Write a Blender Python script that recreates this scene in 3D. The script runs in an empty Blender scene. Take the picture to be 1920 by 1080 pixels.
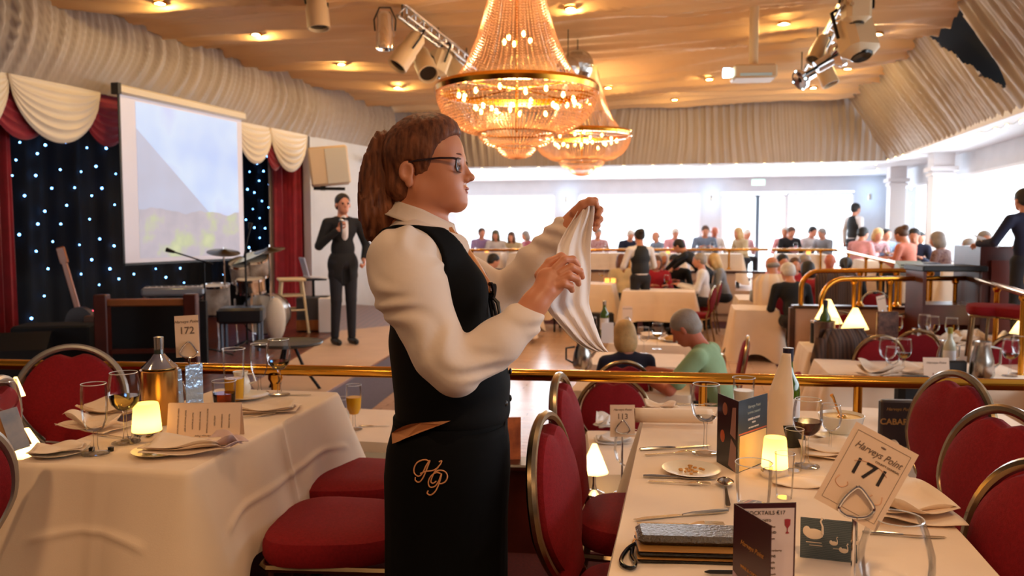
import bpy, math, random
import numpy as np
from mathutils import Vector as V, Matrix, Euler
random.seed(7)
PI=math.pi
C=bpy.context.scene.collection
scn=bpy.context.scene
# ---------------------------------------------------------------- camera
CH=1.41; PITCH=math.atan(103/1500)
cam_d=bpy.data.cameras.new('camera'); cam=bpy.data.objects.new('camera',cam_d); C.objects.link(cam)
cam.location=(0,0,CH); cam.rotation_euler=(PI/2-PITCH,0,0)
cam_d.lens=1500/1920*36; cam_d.sensor_width=36; cam_d.clip_start=.05; cam_d.clip_end=300
cam_d.dof.use_dof=True; cam_d.dof.focus_distance=1.95; cam_d.dof.aperture_fstop=4.6
scn.camera=cam
CAM=V((0,0,CH)); FW=V((0,math.cos(PITCH),-math.sin(PITCH))); UP=V((0,math.sin(PITCH),math.cos(PITCH)))
def at(px,py,Y=None,z=None):
    "the point of the place seen at a pixel, at depth Y or height z"
    d=FW+V((1,0,0))*((px-960)/1500)+UP*((540-py)/1500)
    t=(Y/d.y) if Y is not None else (z-CH)/d.z
    return CAM+d*t
RA=math.radians(12.2); SA,CA=math.sin(RA),math.cos(RA)
def uv(u,v,z=0): return V((SA*v+CA*u, CA*v-SA*u, z))
def uof(p): return (CA*p.x-SA*p.y, SA*p.x+CA*p.y)
ROOM=-RA
# ---------------------------------------------------------------- view, world
scn.view_settings.view_transform='Standard'; scn.view_settings.look='None'; scn.view_settings.gamma=1
scn.view_settings.use_curve_mapping=False; scn.view_settings.exposure=0.0
scn.cycles.max_bounces=8; scn.cycles.transparent_max_bounces=24; scn.cycles.glossy_bounces=3
scn.cycles.transmission_bounces=6; scn.cycles.diffuse_bounces=4; scn.cycles.caustics_reflective=False; scn.cycles.caustics_refractive=False
scn.cycles.sample_clamp_indirect=4; scn.cycles.sample_clamp_direct=0
w=bpy.data.worlds.new('sky'); scn.world=w; w.use_nodes=True
bg=w.node_tree.nodes['Background']; bg.inputs[0].default_value=(.86,.93,1,1); bg.inputs[1].default_value=2.6
def light(kind,name,loc,energy,color=(1,.74,.45),size=.1,size_y=None,rot=None,aim=None,spot=None):
    d=bpy.data.lights.new(name,kind); d.energy=energy; d.color=color
    if kind=='AREA':
        d.size=size
        if size_y: d.shape='RECTANGLE'; d.size_y=size_y
    else: d.shadow_soft_size=size
    if spot: d.spot_size=math.radians(spot); d.spot_blend=.6
    o=bpy.data.objects.new(name,d); C.objects.link(o); o.location=loc
    if rot: o.rotation_euler=rot
    if aim: o.rotation_euler=(V(aim)-V(loc)).to_track_quat('-Z','Y').to_euler()
    return o
# daylight through the far and the right-hand windows
DAY=(.80,.90,1)
light('AREA','daylight_far',uv(-1.0,21.35,1.75),640,DAY,11,1.4,aim=uv(-1.0,8,.6))
light('AREA','daylight_right',uv(5.1,14,1.7),230,DAY,8,1.3,aim=uv(-2,12,.4))
light('AREA','daylight_right_near',uv(5.1,4.5,1.75),110,DAY,7,1.4,aim=uv(-2,3.4,.8))
# added unseen warm fill spots under the low ceiling of the near terrace
for i,(x,y) in enumerate([(-1.9,.3),(.6,.4),(-2.3,2.7),(-.4,2.6),(1.7,2.7),(3.6,3.6),(-.9,-1.2),(2.4,-.8)]):
    light('SPOT','terrace_fill_spot',(x,y,2.74),(76 if y<1 else 24),(1,.62,.32),.09,rot=(0,0,0),spot=150)
# ---------------------------------------------------------------- materials
def lin(c):
    def f(x):
        x=x/255; return x/12.92 if x<=.04045 else ((x+.055)/1.055)**2.4
    return tuple(f(x) for x in c[:3])+(1,)
MATS={}
def mat(name,col=(200,200,200),rough=.5,metal=0,emit=None,es=1,noise=0,nscale=20,bump=0,bscale=60,sheen=0,spec=.5,trans=0,weave=0,col2=None,link=None):
    if name in MATS: return MATS[name]
    m=bpy.data.materials.new(name); MATS[name]=m; m.use_nodes=True
    nt=m.node_tree; b=nt.nodes['Principled BSDF']
    c=lin(col); b.inputs['Base Color'].default_value=c; b.inputs['Roughness'].default_value=rough
    b.inputs['Metallic'].default_value=metal; b.inputs['Specular IOR Level'].default_value=spec
    b.inputs['Sheen Weight'].default_value=sheen; b.inputs['Transmission Weight'].default_value=trans
    if emit: b.inputs['Emission Color'].default_value=lin(emit); b.inputs['Emission Strength'].default_value=es
    tc=nt.nodes.new('ShaderNodeTexCoord')
    if noise or col2:
        n=nt.nodes.new('ShaderNodeTexNoise'); n.inputs['Scale'].default_value=nscale; n.inputs['Detail'].default_value=4
        nt.links.new(tc.outputs['Object'],n.inputs['Vector'])
        r=nt.nodes.new('ShaderNodeValToRGB'); e=r.color_ramp.elements
        e[0].position=.32; e[1].position=.68
        if col2: e[0].color=c; e[1].color=lin(col2)
        else:
            e[0].color=tuple(x*(1-noise) for x in c[:3])+(1,); e[1].color=tuple(min(1,x*(1+noise)) for x in c[:3])+(1,)
        nt.links.new(n.outputs['Fac'],r.inputs['Fac']); nt.links.new(r.outputs['Color'],b.inputs['Base Color'])
    if bump:
        n=nt.nodes.new('ShaderNodeTexNoise'); n.inputs['Scale'].default_value=bscale; n.inputs['Detail'].default_value=3
        nt.links.new(tc.outputs['Object'],n.inputs['Vector'])
        bp=nt.nodes.new('ShaderNodeBump'); bp.inputs['Strength'].default_value=bump; bp.inputs['Distance'].default_value=.01
        nt.links.new(n.outputs['Fac'],bp.inputs['Height']); nt.links.new(bp.outputs['Normal'],b.inputs['Normal'])
    return m
def glass(name,tint=(255,255,255),fac=1.0,rough=.02,cap=1):
    "thin clear glass: mostly see-through, mirror-like towards grazing"
    if name in MATS: return MATS[name]
    m=bpy.data.materials.new(name); MATS[name]=m; m.use_nodes=True; nt=m.node_tree; nt.nodes.clear()
    o=nt.nodes.new('ShaderNodeOutputMaterial'); t=nt.nodes.new('ShaderNodeBsdfTransparent'); g=nt.nodes.new('ShaderNodeBsdfGlossy')
    f=nt.nodes.new('ShaderNodeLayerWeight'); f.inputs['Blend'].default_value=.32*fac; mx=nt.nodes.new('ShaderNodeMixShader')
    t.inputs[0].default_value=lin(tint); g.inputs['Roughness'].default_value=rough
    mu=nt.nodes.new('ShaderNodeMath'); mu.operation='MULTIPLY'; mu.inputs[1].default_value=cap
    nt.links.new(f.outputs['Fresnel'],mu.inputs[0]); nt.links.new(mu.outputs[0],mx.inputs[0]); nt.links.new(t.outputs[0],mx.inputs[1]); nt.links.new(g.outputs[0],mx.inputs[2])
    nt.links.new(mx.outputs[0],o.inputs[0]); return m
def translucent(name,col,mixf=.5,emit=None,es=0,rough=.6):
    if name in MATS: return MATS[name]
    m=bpy.data.materials.new(name); MATS[name]=m; m.use_nodes=True; nt=m.node_tree
    b=nt.nodes['Principled BSDF']; b.inputs['Base Color'].default_value=lin(col); b.inputs['Roughness'].default_value=rough
    if emit: b.inputs['Emission Color'].default_value=lin(emit); b.inputs['Emission Strength'].default_value=es
    t=nt.nodes.new('ShaderNodeBsdfTranslucent'); t.inputs[0].default_value=lin(col); mx=nt.nodes.new('ShaderNodeMixShader')
    mx.inputs[0].default_value=mixf; nt.links.new(b.outputs[0],mx.inputs[1]); nt.links.new(t.outputs[0],mx.inputs[2])
    nt.links.new(mx.outputs[0],nt.nodes['Material Output'].inputs[0]); return m
def ramp_mat(name,stops,rough=.5,tex='wave',scale=8,dirn='X',dist=2,bump=0):
    if name in MATS: return MATS[name]
    m=mat(name,rough=rough); nt=m.node_tree; b=nt.nodes['Principled BSDF']; tc=nt.nodes.new('ShaderNodeTexCoord')
    n=nt.nodes.new('ShaderNodeTexWave'); n.bands_direction=dirn; n.inputs['Scale'].default_value=scale; n.inputs['Distortion'].default_value=dist
    n.inputs['Detail'].default_value=3
    nt.links.new(tc.outputs['Object'],n.inputs['Vector']); r=nt.nodes.new('ShaderNodeValToRGB'); e=r.color_ramp.elements
    e[0].color=lin(stops[0]); e[1].color=lin(stops[1])
    nt.links.new(n.outputs['Color'],r.inputs[0]); nt.links.new(r.outputs[0],b.inputs['Base Color']); return m
# ---------------------------------------------------------------- mesh builder
class MB:
    def __init__(s): s.v=[]; s.f=[]
    def add(s,vs,fs):
        n=len(s.v); s.v+= [tuple(x) for x in vs]; s.f+=[tuple(i+n for i in f) for f in fs]; return s
    def box(s,c,d,rot=None,b=0):
        x,y,z=d[0]/2,d[1]/2,d[2]/2
        if b:
            b=min(b,x*.9,y*.9,z*.9); vs=[]
            for sz in(-1,1):
                for (ex,ey,ez) in ((b,b,0),(0,0,b)) if sz<0 else ((0,0,b),(b,b,0)):
                    X=x-ex; Y=y-ey; Z=(z-ez)*sz; q=b*.9 if ez else b*.5
                    for (a,e2) in ((1,1),(-1,1),(-1,-1),(1,-1)):
                        pts=[(X*a,(Y-q)*e2,Z),((X-q)*a,Y*e2,Z)]
                        if a*e2<0: pts=pts[::-1]
                        vs+=pts
            fs=[]
            for k in range(3):
                for i in range(8): fs.append((k*8+i,k*8+(i+1)%8,(k+1)*8+(i+1)%8,(k+1)*8+i))
            fs.append(tuple(range(7,-1,-1))); fs.append(tuple(range(24,32)))
        else:
            vs=[(i*x,j*y,k*z) for k in(-1,1) for j in(-1,1) for i in(-1,1)]
            fs=[(0,2,3,1),(4,5,7,6),(0,1,5,4),(1,3,7,5),(3,2,6,7),(2,0,4,6)]
        vs=[V(p) for p in vs]
        if rot is not None:
            R=rot if isinstance(rot,Matrix) else Euler(rot).to_matrix()
            vs=[R@p for p in vs]
        return s.add([p+V(c) for p in vs],fs)
    def tube(s,pts,r,n=8,closed=False,cap=True):
        pts=[V(p) for p in pts]; m=len(pts); rr=r if isinstance(r,(list,tuple)) else [r]*m
        vs=[]; prev=None
        for i,p in enumerate(pts):
            if closed: t=(pts[(i+1)%m]-pts[i-1])
            else: t=pts[min(i+1,m-1)]-pts[max(i-1,0)]
            if t.length<1e-9: t=V((0,0,1))
            t.normalize()
            if prev is None:
                a=V((0,0,1)) if abs(t.z)<.9 else V((1,0,0)); nrm=t.cross(a).normalized()
            else:
                nrm=prev-t*prev.dot(t)
                nrm=nrm.normalized() if nrm.length>1e-6 else t.orthogonal().normalized()
            prev=nrm; bn=t.cross(nrm)
            for k in range(n):
                a=2*PI*k/n; vs.append(p+(nrm*math.cos(a)+bn*math.sin(a))*rr[i])
        fs=[]
        for i in range(m if closed else m-1):
            for k in range(n):
                a=i*n+k; b=i*n+(k+1)%n; j=((i+1)%m)*n
                fs.append((a,b,j+(k+1)%n,j+k))
        if cap and not closed: fs+= [tuple(range(n-1,-1,-1)),tuple(range((m-1)*n,m*n))]
        return s.add(vs,fs)
    def lathe(s,prof,c=(0,0,0),n=20,M=None,arc=None):
        vs=[];fs=[];m=len(prof)
        for (r,z) in prof:
            for k in range(n):
                a=2*PI*k/n; p=V((r*math.cos(a),r*math.sin(a),z))
                if M: p=M@p
                vs.append(p+V(c))
        for i in range(m-1):
            for k in range(n):
                a=i*n+k;b=i*n+(k+1)%n; fs.append((a,b,b+n,a+n))
        if prof[0][0]>1e-4 and prof[0][1]<prof[-1][1]+9: pass
        return s.add(vs,fs)
    def cyl(s,p,q,r,n=12,r2=None): return s.tube([p,q],[r,r if r2 is None else r2],n)
    def ball(s,c,r,n=10,m=6,rot=None):
        r=(r,r,r) if not hasattr(r,'__len__') else r; vs=[];fs=[]
        for i in range(m+1):
            t=PI*i/m
            for k in range(n):
                a=2*PI*k/n; p=V((r[0]*math.sin(t)*math.cos(a),r[1]*math.sin(t)*math.sin(a),-r[2]*math.cos(t)))
                if rot is not None: p=(rot if isinstance(rot,Matrix) else Euler(rot).to_matrix())@p
                vs.append(p+V(c))
        for i in range(m):
            for k in range(n): a=i*n+k;b=i*n+(k+1)%n; fs.append((a,b,b+n,a+n))
        return s.add(vs,fs)
    def grid(s,nu,nv,fn):
        vs=[fn(i/nu,j/nv) for j in range(nv+1) for i in range(nu+1)]
        return s.add(vs,[(j*(nu+1)+i,j*(nu+1)+i+1,(j+1)*(nu+1)+i+1,(j+1)*(nu+1)+i) for j in range(nv) for i in range(nu)])
    def rings(s,R,closed=True,caps=(0,0)):
        n=len(R[0]); vs=[p for r in R for p in r]; fs=[]
        for i in range(len(R)-1):
            for k in range(n if closed else n-1):
                a=i*n+k;b=i*n+(k+1)%n; fs.append((a,b,b+n,a+n))
        if caps[0]: fs.append(tuple(range(n-1,-1,-1)))
        if caps[1]: fs.append(tuple(range((len(R)-1)*n,len(R)*n)))
        return s.add(vs,fs)
    def prism(s,poly,h,M=None):
        n=len(poly); vs=[V((x,y,0)) for x,y in poly]+[V((x,y,h)) for x,y in poly]
        if M: vs=[M@p for p in vs]
        return s.add(vs,[tuple(range(n-1,-1,-1)),tuple(range(n,2*n))]+[(i,(i+1)%n,n+(i+1)%n,n+i) for i in range(n)])
    def build(s,name,m,parent=None,smooth=True,loc=None,rot=None,solid=0,sharp=38):
        me=bpy.data.meshes.new(name); me.from_pydata(s.v,[],s.f); me.validate()
        ms=m if isinstance(m,(list,tuple)) else [m]
        for x in ms: me.materials.append(x)
        if smooth:
            me.polygons.foreach_set('use_smooth',[True]*len(me.polygons)); me.set_sharp_from_angle(angle=math.radians(sharp))
        o=bpy.data.objects.new(name,me); C.objects.link(o)
        if parent: o.parent=parent
        if loc is not None: o.location=loc
        if rot is not None: o.rotation_euler=rot
        if solid:
            md=o.modifiers.new('thick','SOLIDIFY'); md.thickness=solid; md.offset=0
        return o
def tag(o,label,cat,group=None,kind=None):
    o['label']=label; o['category']=cat
    if group: o['group']=group
    if kind: o['kind']=kind
    return o
def thing(name,label,cat,loc=(0,0,0),rz=0,group=None,rot=None):
    o=bpy.data.objects.new(name,None); C.objects.link(o); o.location=loc; o.rotation_euler=rot or (0,0,rz)
    o.empty_display_size=.05
    return tag(o,label,cat,group)
def struct(name,mb,m,**k):
    o=mb.build(name,m,smooth=k.pop('smooth',False),**k); o['kind']='structure'; return o
KIDS={}
def copy_tree(src,loc=None,rz=None,label=None,group=None,parent=None):
    c=src.copy(); C.objects.link(c)
    if parent: c.parent=parent
    if loc is not None: c.location=loc
    if rz is not None: c.rotation_euler=(0,0,rz)
    if label: c['label']=label
    if group: c['group']=group
    for ch in list(src.children): copy_tree(ch,parent=c)
    return c
def proto(fn):
    "first call hands out the built thing itself, later calls copy it"
    st={}
    def place(loc,rz,label,group=None,key=None,**kw):
        if key not in st:
            o=fn(key) if key is not None else fn(); st[key]=o
            o.location=loc; o.rotation_euler=(0,0,rz); o['label']=label
            if group: o['group']=group
            return o
        return copy_tree(st[key],loc,rz,label,group)
    return place
def text(txt,size,m,parent,loc,rot,name='lettering',shear=0,ext=.0004,align='CENTER',sx=1,off=0):
    cu=bpy.data.curves.new(name,'FONT'); cu.body=txt; cu.size=size; cu.shear=shear; cu.extrude=ext; cu.align_x=align; cu.offset=off
    cu.resolution_u=3
    t=bpy.data.objects.new('tmp',cu); C.objects.link(t); bpy.context.view_layer.update()
    me=bpy.data.meshes.new_from_object(t.evaluated_get(bpy.context.evaluated_depsgraph_get())); bpy.data.objects.remove(t)
    me.materials.clear(); me.materials.append(m); o=bpy.data.objects.new(name,me); C.objects.link(o)
    o.parent=parent; o.location=loc; o.rotation_euler=rot; o.scale=(sx,1,1); return o
def spline(pts,n=8,closed=False):
    P=[V(p) for p in pts]; out=[]; m=len(P)
    for i in range(m if closed else m-1):
        if closed: a,b,c,d=P[i-1],P[i],P[(i+1)%m],P[(i+2)%m]
        else: a,b,c,d=P[max(i-1,0)],P[i],P[i+1],P[min(i+2,m-1)]
        for k in range(n):
            t=k/n; out.append(.5*((2*b)+(c-a)*t+(2*a-5*b+4*c-d)*t*t+(3*b-a-3*c+d)*t**3))
    if not closed: out.append(P[-1])
    return out
# ---------------------------------------------------------------- implicit surfaces for bodies and clothes
def RC(p,q,r1,r2,k=None): return ('c',V(p),V(q),r1,r2,k)
def EL(c,r,rot=None,k=None):
    R=rot if isinstance(rot,Matrix) else (Euler(rot).to_matrix() if rot else Matrix.Identity(3))
    return ('e',V(c),V(r),R,k)
def sdf_mesh(add,sub=(),res=.02,k=.02,inter=None,wave=None):
    lo=V((9,9,9)); hi=-lo
    for p in add:
        if p[0]=='c':
            for q,r in((p[1],p[3]),(p[2],p[4])):
                for i in range(3): lo[i]=min(lo[i],q[i]-r); hi[i]=max(hi[i],q[i]+r)
        else:
            r=max(p[2])
            for i in range(3): lo[i]=min(lo[i],p[1][i]-r); hi[i]=max(hi[i],p[1][i]+r)
    lo-=V((1,1,1))*res*3; hi+=V((1,1,1))*res*3
    n=[int((hi[i]-lo[i])/res)+2 for i in range(3)]
    ax=[np.arange(n[i])*res+lo[i] for i in range(3)]
    F=np.full(n,.25)
    def dist(p,X,Y,Z):
        if p[0]=='c':
            a=p[1];b=p[2]-p[1];L=max(b.length_squared,1e-12)
            t=np.clip(((X-a.x)*b.x+(Y-a.y)*b.y+(Z-a.z)*b.z)/L,0,1)
            return np.sqrt((X-a.x-t*b.x)**2+(Y-a.y-t*b.y)**2+(Z-a.z-t*b.z)**2)-(p[3]+(p[4]-p[3])*t)
        c,r,R=p[1],p[2],p[3]; dx,dy,dz=X-c.x,Y-c.y,Z-c.z
        x=(R[0][0]*dx+R[1][0]*dy+R[2][0]*dz);y=(R[0][1]*dx+R[1][1]*dy+R[2][1]*dz);z=(R[0][2]*dx+R[1][2]*dy+R[2][2]*dz)
        k0=np.sqrt((x/r.x)**2+(y/r.y)**2+(z/r.z)**2); k1=np.sqrt((x/r.x**2)**2+(y/r.y**2)**2+(z/r.z**2)**2)+1e-9
        return k0*(k0-1)/k1
    def win(p,mar):
        if p[0]=='c':
            R=max(p[3],p[4]); l=[min(p[1][i],p[2][i])-R-mar for i in range(3)]; h=[max(p[1][i],p[2][i])+R+mar for i in range(3)]
        else:
            R=max(p[2]); l=[p[1][i]-R-mar for i in range(3)]; h=[p[1][i]+R+mar for i in range(3)]
        s=[slice(max(0,int((l[i]-lo[i])/res)),max(0,min(n[i],int((h[i]-lo[i])/res)+2))) for i in range(3)]
        if any(x.stop<=x.start for x in s): return None
        return s
    def grid(s): return ax[0][s[0],None,None],ax[1][None,s[1],None],ax[2][None,None,s[2]]
    for p in add:
        kk=p[-1] if p[-1] is not None else k; s=win(p,kk*1.5+res*3)
        if s is None: continue
        d=dist(p,*grid(s)); f=F[tuple(s)]; kk=max(kk,1e-5)
        h=np.clip(.5+.5*(f-d)/kk,0,1); F[tuple(s)]=f*(1-h)+d*h-kk*h*(1-h)
    for p in sub:
        kk=p[-1] if p[-1] is not None else .004; s=win(p,kk*1.5+res*3)
        if s is None: continue
        d=-dist(p,*grid(s)); f=F[tuple(s)]; kk=max(kk,1e-5)
        h=np.clip(.5-.5*(f-d)/kk,0,1); F[tuple(s)]=f*(1-h)+d*h+kk*h*(1-h)
    if inter is not None: F=np.maximum(F,inter(ax[0][:,None,None],ax[1][None,:,None],ax[2][None,None,:]))
    if wave is not None: F=F+wave(ax[0][:,None,None],ax[1][None,:,None],ax[2][None,None,:])
    ins=F<0; cs=[ins[i:n[0]-1+i,j:n[1]-1+j,l:n[2]-1+l] for i in(0,1) for j in(0,1) for l in(0,1)]
    any_=np.logical_or.reduce(cs); all_=np.logical_and.reduce(cs); cell=any_&~all_
    idx=-np.ones(cell.shape,dtype=np.int64); I=np.argwhere(cell); idx[cell]=np.arange(len(I))
    P=np.zeros((len(I),3)); W=np.zeros(len(I)); co=[(0,0,0),(0,0,1),(0,1,0),(0,1,1),(1,0,0),(1,0,1),(1,1,0),(1,1,1)]
    val={c:F[I[:,0]+c[0],I[:,1]+c[1],I[:,2]+c[2]] for c in co}
    for a in co:
        for axn in range(3):
            if a[axn]: continue
            b=list(a); b[axn]=1; b=tuple(b); va,vb=val[a],val[b]; m=(va<0)!=(vb<0)
            t=np.where(m,va/(va-vb+1e-20),0)
            q=np.array(a,float)[None,:]+t[:,None]*(np.array(b)-np.array(a))[None,:]
            P+=q*m[:,None]; W+=m
    P=P/np.maximum(W,1)[:,None]+I; P=P*res+np.array(lo)
    fs=[]
    for axn in range(3):
        A=np.moveaxis(ins,axn,0); m=A[:-1]!=A[1:]; s0=A[:-1]
        J=np.argwhere(m); sg=s0[m]
        u,v=[x for x in range(3) if x!=axn]
        ok=(J[:,1]>0)&(J[:,2]>0)&(J[:,1]<n[u]-1)&(J[:,2]<n[v]-1); J=J[ok]; sg=sg[ok]
        def g(du,dv):
            q=np.zeros((len(J),3),int); q[:,axn]=J[:,0]; q[:,u]=J[:,1]+du; q[:,v]=J[:,2]+dv; return idx[q[:,0],q[:,1],q[:,2]]
        Q=np.stack([g(-1,-1),g(0,-1),g(0,0),g(-1,0)],1)
        if axn==1: sg=~sg
        Q[~sg]=Q[~sg][:,::-1]; fs.append(Q)
    Q=np.concatenate(fs); Q=Q[(Q>=0).all(1)]
    return P,Q
def sdf_obj(name,m,parent,add,sub=(),res=.02,k=.02,inter=None,wave=None,me=None,smooth=0):
    if me is None:
        P,Q=sdf_mesh(add,sub,res,k,inter,wave)
        me=bpy.data.meshes.new(name); me.vertices.add(len(P)); me.vertices.foreach_set('co',P.ravel())
        me.loops.add(len(Q)*4); me.loops.foreach_set('vertex_index',Q.ravel())
        me.polygons.add(len(Q)); me.polygons.foreach_set('loop_start',np.arange(len(Q))*4)
        me.update(calc_edges=True); me.validate(); me.polygons.foreach_set('use_smooth',[True]*len(me.polygons))
        me.materials.append(m)
    o=bpy.data.objects.new(name,me); C.objects.link(o); o.parent=parent
    if smooth:
        md=o.modifiers.new('soft','SMOOTH'); md.iterations=smooth; md.factor=.5
    return o
def obj_mat(o,m):
    o.material_slots[0].link='OBJECT'; o.material_slots[0].material=m; return o
# ================================================================ materials of the place
FAB=mat('champagne_fabric',(166,152,142),.62,sheen=.3,noise=.06,nscale=1.5)
CAN=translucent('canopy_fabric',(240,196,144),.2)
CREAM=mat('cream_satin',(236,222,200),.5,sheen=.3)
REDV=mat('crimson_velvet',(150,16,38),.75,sheen=.5,noise=.15,nscale=8)
BLACKC=mat('black_cloth',(9,9,14),.85)
WHITE=mat('white_paint',(226,222,224),.6)
WHITEW=mat('white_wall',(214,216,222),.7,noise=.04,nscale=3)
PINKW=mat('pinkish_cream_panel',(214,176,148),.55)
CAPW=mat('dark_cap_wood',(62,26,18),.3,noise=.2,nscale=6)
CARPET=mat('dark_red_carpet',(70,10,14),.95,noise=.35,nscale=90,bump=.3,bscale=200)
GREYC=mat('grey_stage_carpet',(96,92,104),.9,noise=.1,nscale=60)
BEIGE=mat('beige_stage_floor',(196,166,142),.55,noise=.05,nscale=4)
BRASS=mat('polished_brass',(226,160,58),.16,1)
STEEL=mat('brushed_steel',(190,186,180),.22,1)
CHROME=mat('chrome',(225,225,228),.08,1)
BLACKM=mat('black_metal',(18,18,20),.4,.6)
BLACKP=mat('black_plastic',(16,16,18),.45)
WOODD=mat('dark_mahogany',(74,26,16),.35,noise=.25,nscale=5)
WOODM=mat('amber_wood',(150,86,40),.4,noise=.2,nscale=6)
GLASS=glass('clear_glass',fac=.55,cap=.7); PANE=glass('window_glass',fac=.5,cap=.12)
PORC=mat('white_porcelain',(238,230,214),.18)
LINEN=mat('white_linen',(238,214,188),.8,sheen=.2,noise=.03,nscale=5,bump=.05,bscale=300)
WLINEN=mat('bright_linen',(240,232,226),.8,sheen=.2,bump=.04,bscale=300)
SILV=mat('silver_cutlery',(210,204,192),.18,1)
def wood_floor():
    m=mat('dance_floor_parquet',(200,150,114),.22,spec=.6); nt=m.node_tree; b=nt.nodes['Principled BSDF']
    tc=nt.nodes.new('ShaderNodeTexCoord'); mp=nt.nodes.new('ShaderNodeMapping'); mp.inputs['Rotation'].default_value=(0,0,RA)
    br=nt.nodes.new('ShaderNodeTexBrick'); br.inputs['Scale'].default_value=1; br.inputs['Brick Width'].default_value=.6; br.inputs['Row Height'].default_value=.1
    br.inputs['Mortar Size'].default_value=.003; br.inputs['Color1'].default_value=lin((214,178,152)); br.inputs['Color2'].default_value=lin((202,164,138)); br.inputs['Mortar'].default_value=lin((110,66,44))
    nt.links.new(tc.outputs['Object'],mp.inputs[0]); nt.links.new(mp.outputs[0],br.inputs['Vector']); nt.links.new(br.outputs['Color'],b.inputs['Base Color']); return m
PARQ=wood_floor()
STAGEW=ramp_mat('stage_boards',((78,36,22),(112,58,34)),.3,scale=3,dirn='X',dist=1)
# ================================================================ levels: near terrace, sunken floor, far terraces, stage
ZL=-.38
R0=at(0,683,Y=3.69); R1=at(1920,722,Y=3.22); RD=(R1-R0); RD.z=0; RD.normalize(); RN=V((-RD.y,RD.x,0))  # near rail line
def poly(pts,z0,z1):
    mb=MB(); a=sum((pts[i].x*pts[(i+1)%len(pts)].y-pts[(i+1)%len(pts)].x*pts[i].y) for i in range(len(pts)))
    p=pts if a>0 else pts[::-1]
    return mb.prism([(q.x,q.y) for q in p],z1-z0,Matrix.Translation((0,0,z0)))
ra=R0-RD*4+RN*.06; rb=R1+RD*3.4+RN*.06
struct('floor',poly([ra,rb,V((5.6,-4,0)),V((-6.5,-4,0))],-.5,0),CARPET)
struct('floor_sunken',poly([V((-8,3,0)),V((7,2.6,0)),uv(5.2,21.2),uv(-9,21.2)],ZL-.2,ZL),CARPET)
dl=-1.25
struct('floor_dance',poly([uv(-2.6,4.9),uv(1.22,4.9),uv(1.22,15.4),uv(-5.2,15.4)],ZL,ZL+.006),PARQ)
# far terrace behind its rail, and right-hand terrace
struct('floor_far_terrace',poly([uv(-8,16.7),uv(2.9,16.7),uv(2.9,21.1),uv(-8,21.1)],ZL,.25),PINKW)
struct('floor_right_terrace',poly([uv(2.8,8.1),uv(5.05,8.1),uv(5.05,21.1),uv(2.8,21.1)],ZL,.2),CARPET)
struct('trim_far_cap',MB().box((0,0,0),(10.9,.12,.04),(0,0,ROOM)),CAPW,loc=uv(-2.55,16.68,.63))
struct('wall_far_knee',MB().box((0,0,0),(9.0,.08,.84),(0,0,ROOM)),PINKW,loc=uv(-3.5,16.7,.2))
struct('wall_far_knee_right',MB().box((0,0,0),(1.55,.08,.84),(0,0,ROOM)),PINKW,loc=uv(2.1,16.7,.2))
# knee wall on the right, white panel with dark cap
w1=at(1490,575,Y=9.0); w2=at(1745,575,Y=8.75)
wd=(w2-w1); wd.z=0; wl=wd.length; wc=(w1+w2)/2; wa=math.atan2(wd.y,wd.x)
struct('wall_right_knee',MB().box((0,0,0),(wl,.09,.94),(0,0,wa)),PINKW,loc=(wc.x,wc.y,.10))
struct('trim_right_knee_cap',MB().box((0,0,0),(wl+.06,.16,.035),(0,0,wa),b=.008),CAPW,loc=(wc.x,wc.y,.585))
struct('trim_right_knee_end',MB().box((0,0,0),(.06,.11,.95),(0,0,wa)),CAPW,loc=(w1.x-.03,w1.y,.095))
# low wall below the near rail
kA=R0-RD*2.5; kB=at(1075,800,Y=3.5); kl=(V((kB.x,kB.y,0))-V((kA.x,kA.y,0))).length
kc=(kA+kB)/2; ka=math.atan2(RD.y,RD.x)
struct('wall_near_knee',MB().box((0,0,0),(kl,.07,.42),(0,0,ka)),WOODD,loc=(kc.x,kc.y-.0,.17))
struct('trim_near_knee_cap',MB().box((0,0,0),(kl+.04,.15,.03),(0,0,ka),b=.008),CAPW,loc=(kc.x,kc.y,.39))
# stage
T=V((.316,.949,0)); N=V((-.949,.316,0)); A0=V((-5.36,8.4,0))
E1=at(604,740,z=.07); E2=at(745,657,z=.07); ed=(E2-E1).normalized()
st=[E1-ed*1.6,E1,E2,E2+ed*3.2,A0+T*6.3+V((.9,.3,0)),A0+T*8+N*3,A0-T*6+N*3.2,V((-6.8,4.2,0))]
struct('stage_riser',poly(st,ZL,.05),GREYC); struct('floor_stage',poly(st,.05,.07),STAGEW)
ap=[at(470,722,z=.07),E1-ed*.9,E2+ed*3.2,at(640,620,z=.07)]
struct('floor_stage_apron',poly(ap,.07,.074),BEIGE)
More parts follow.
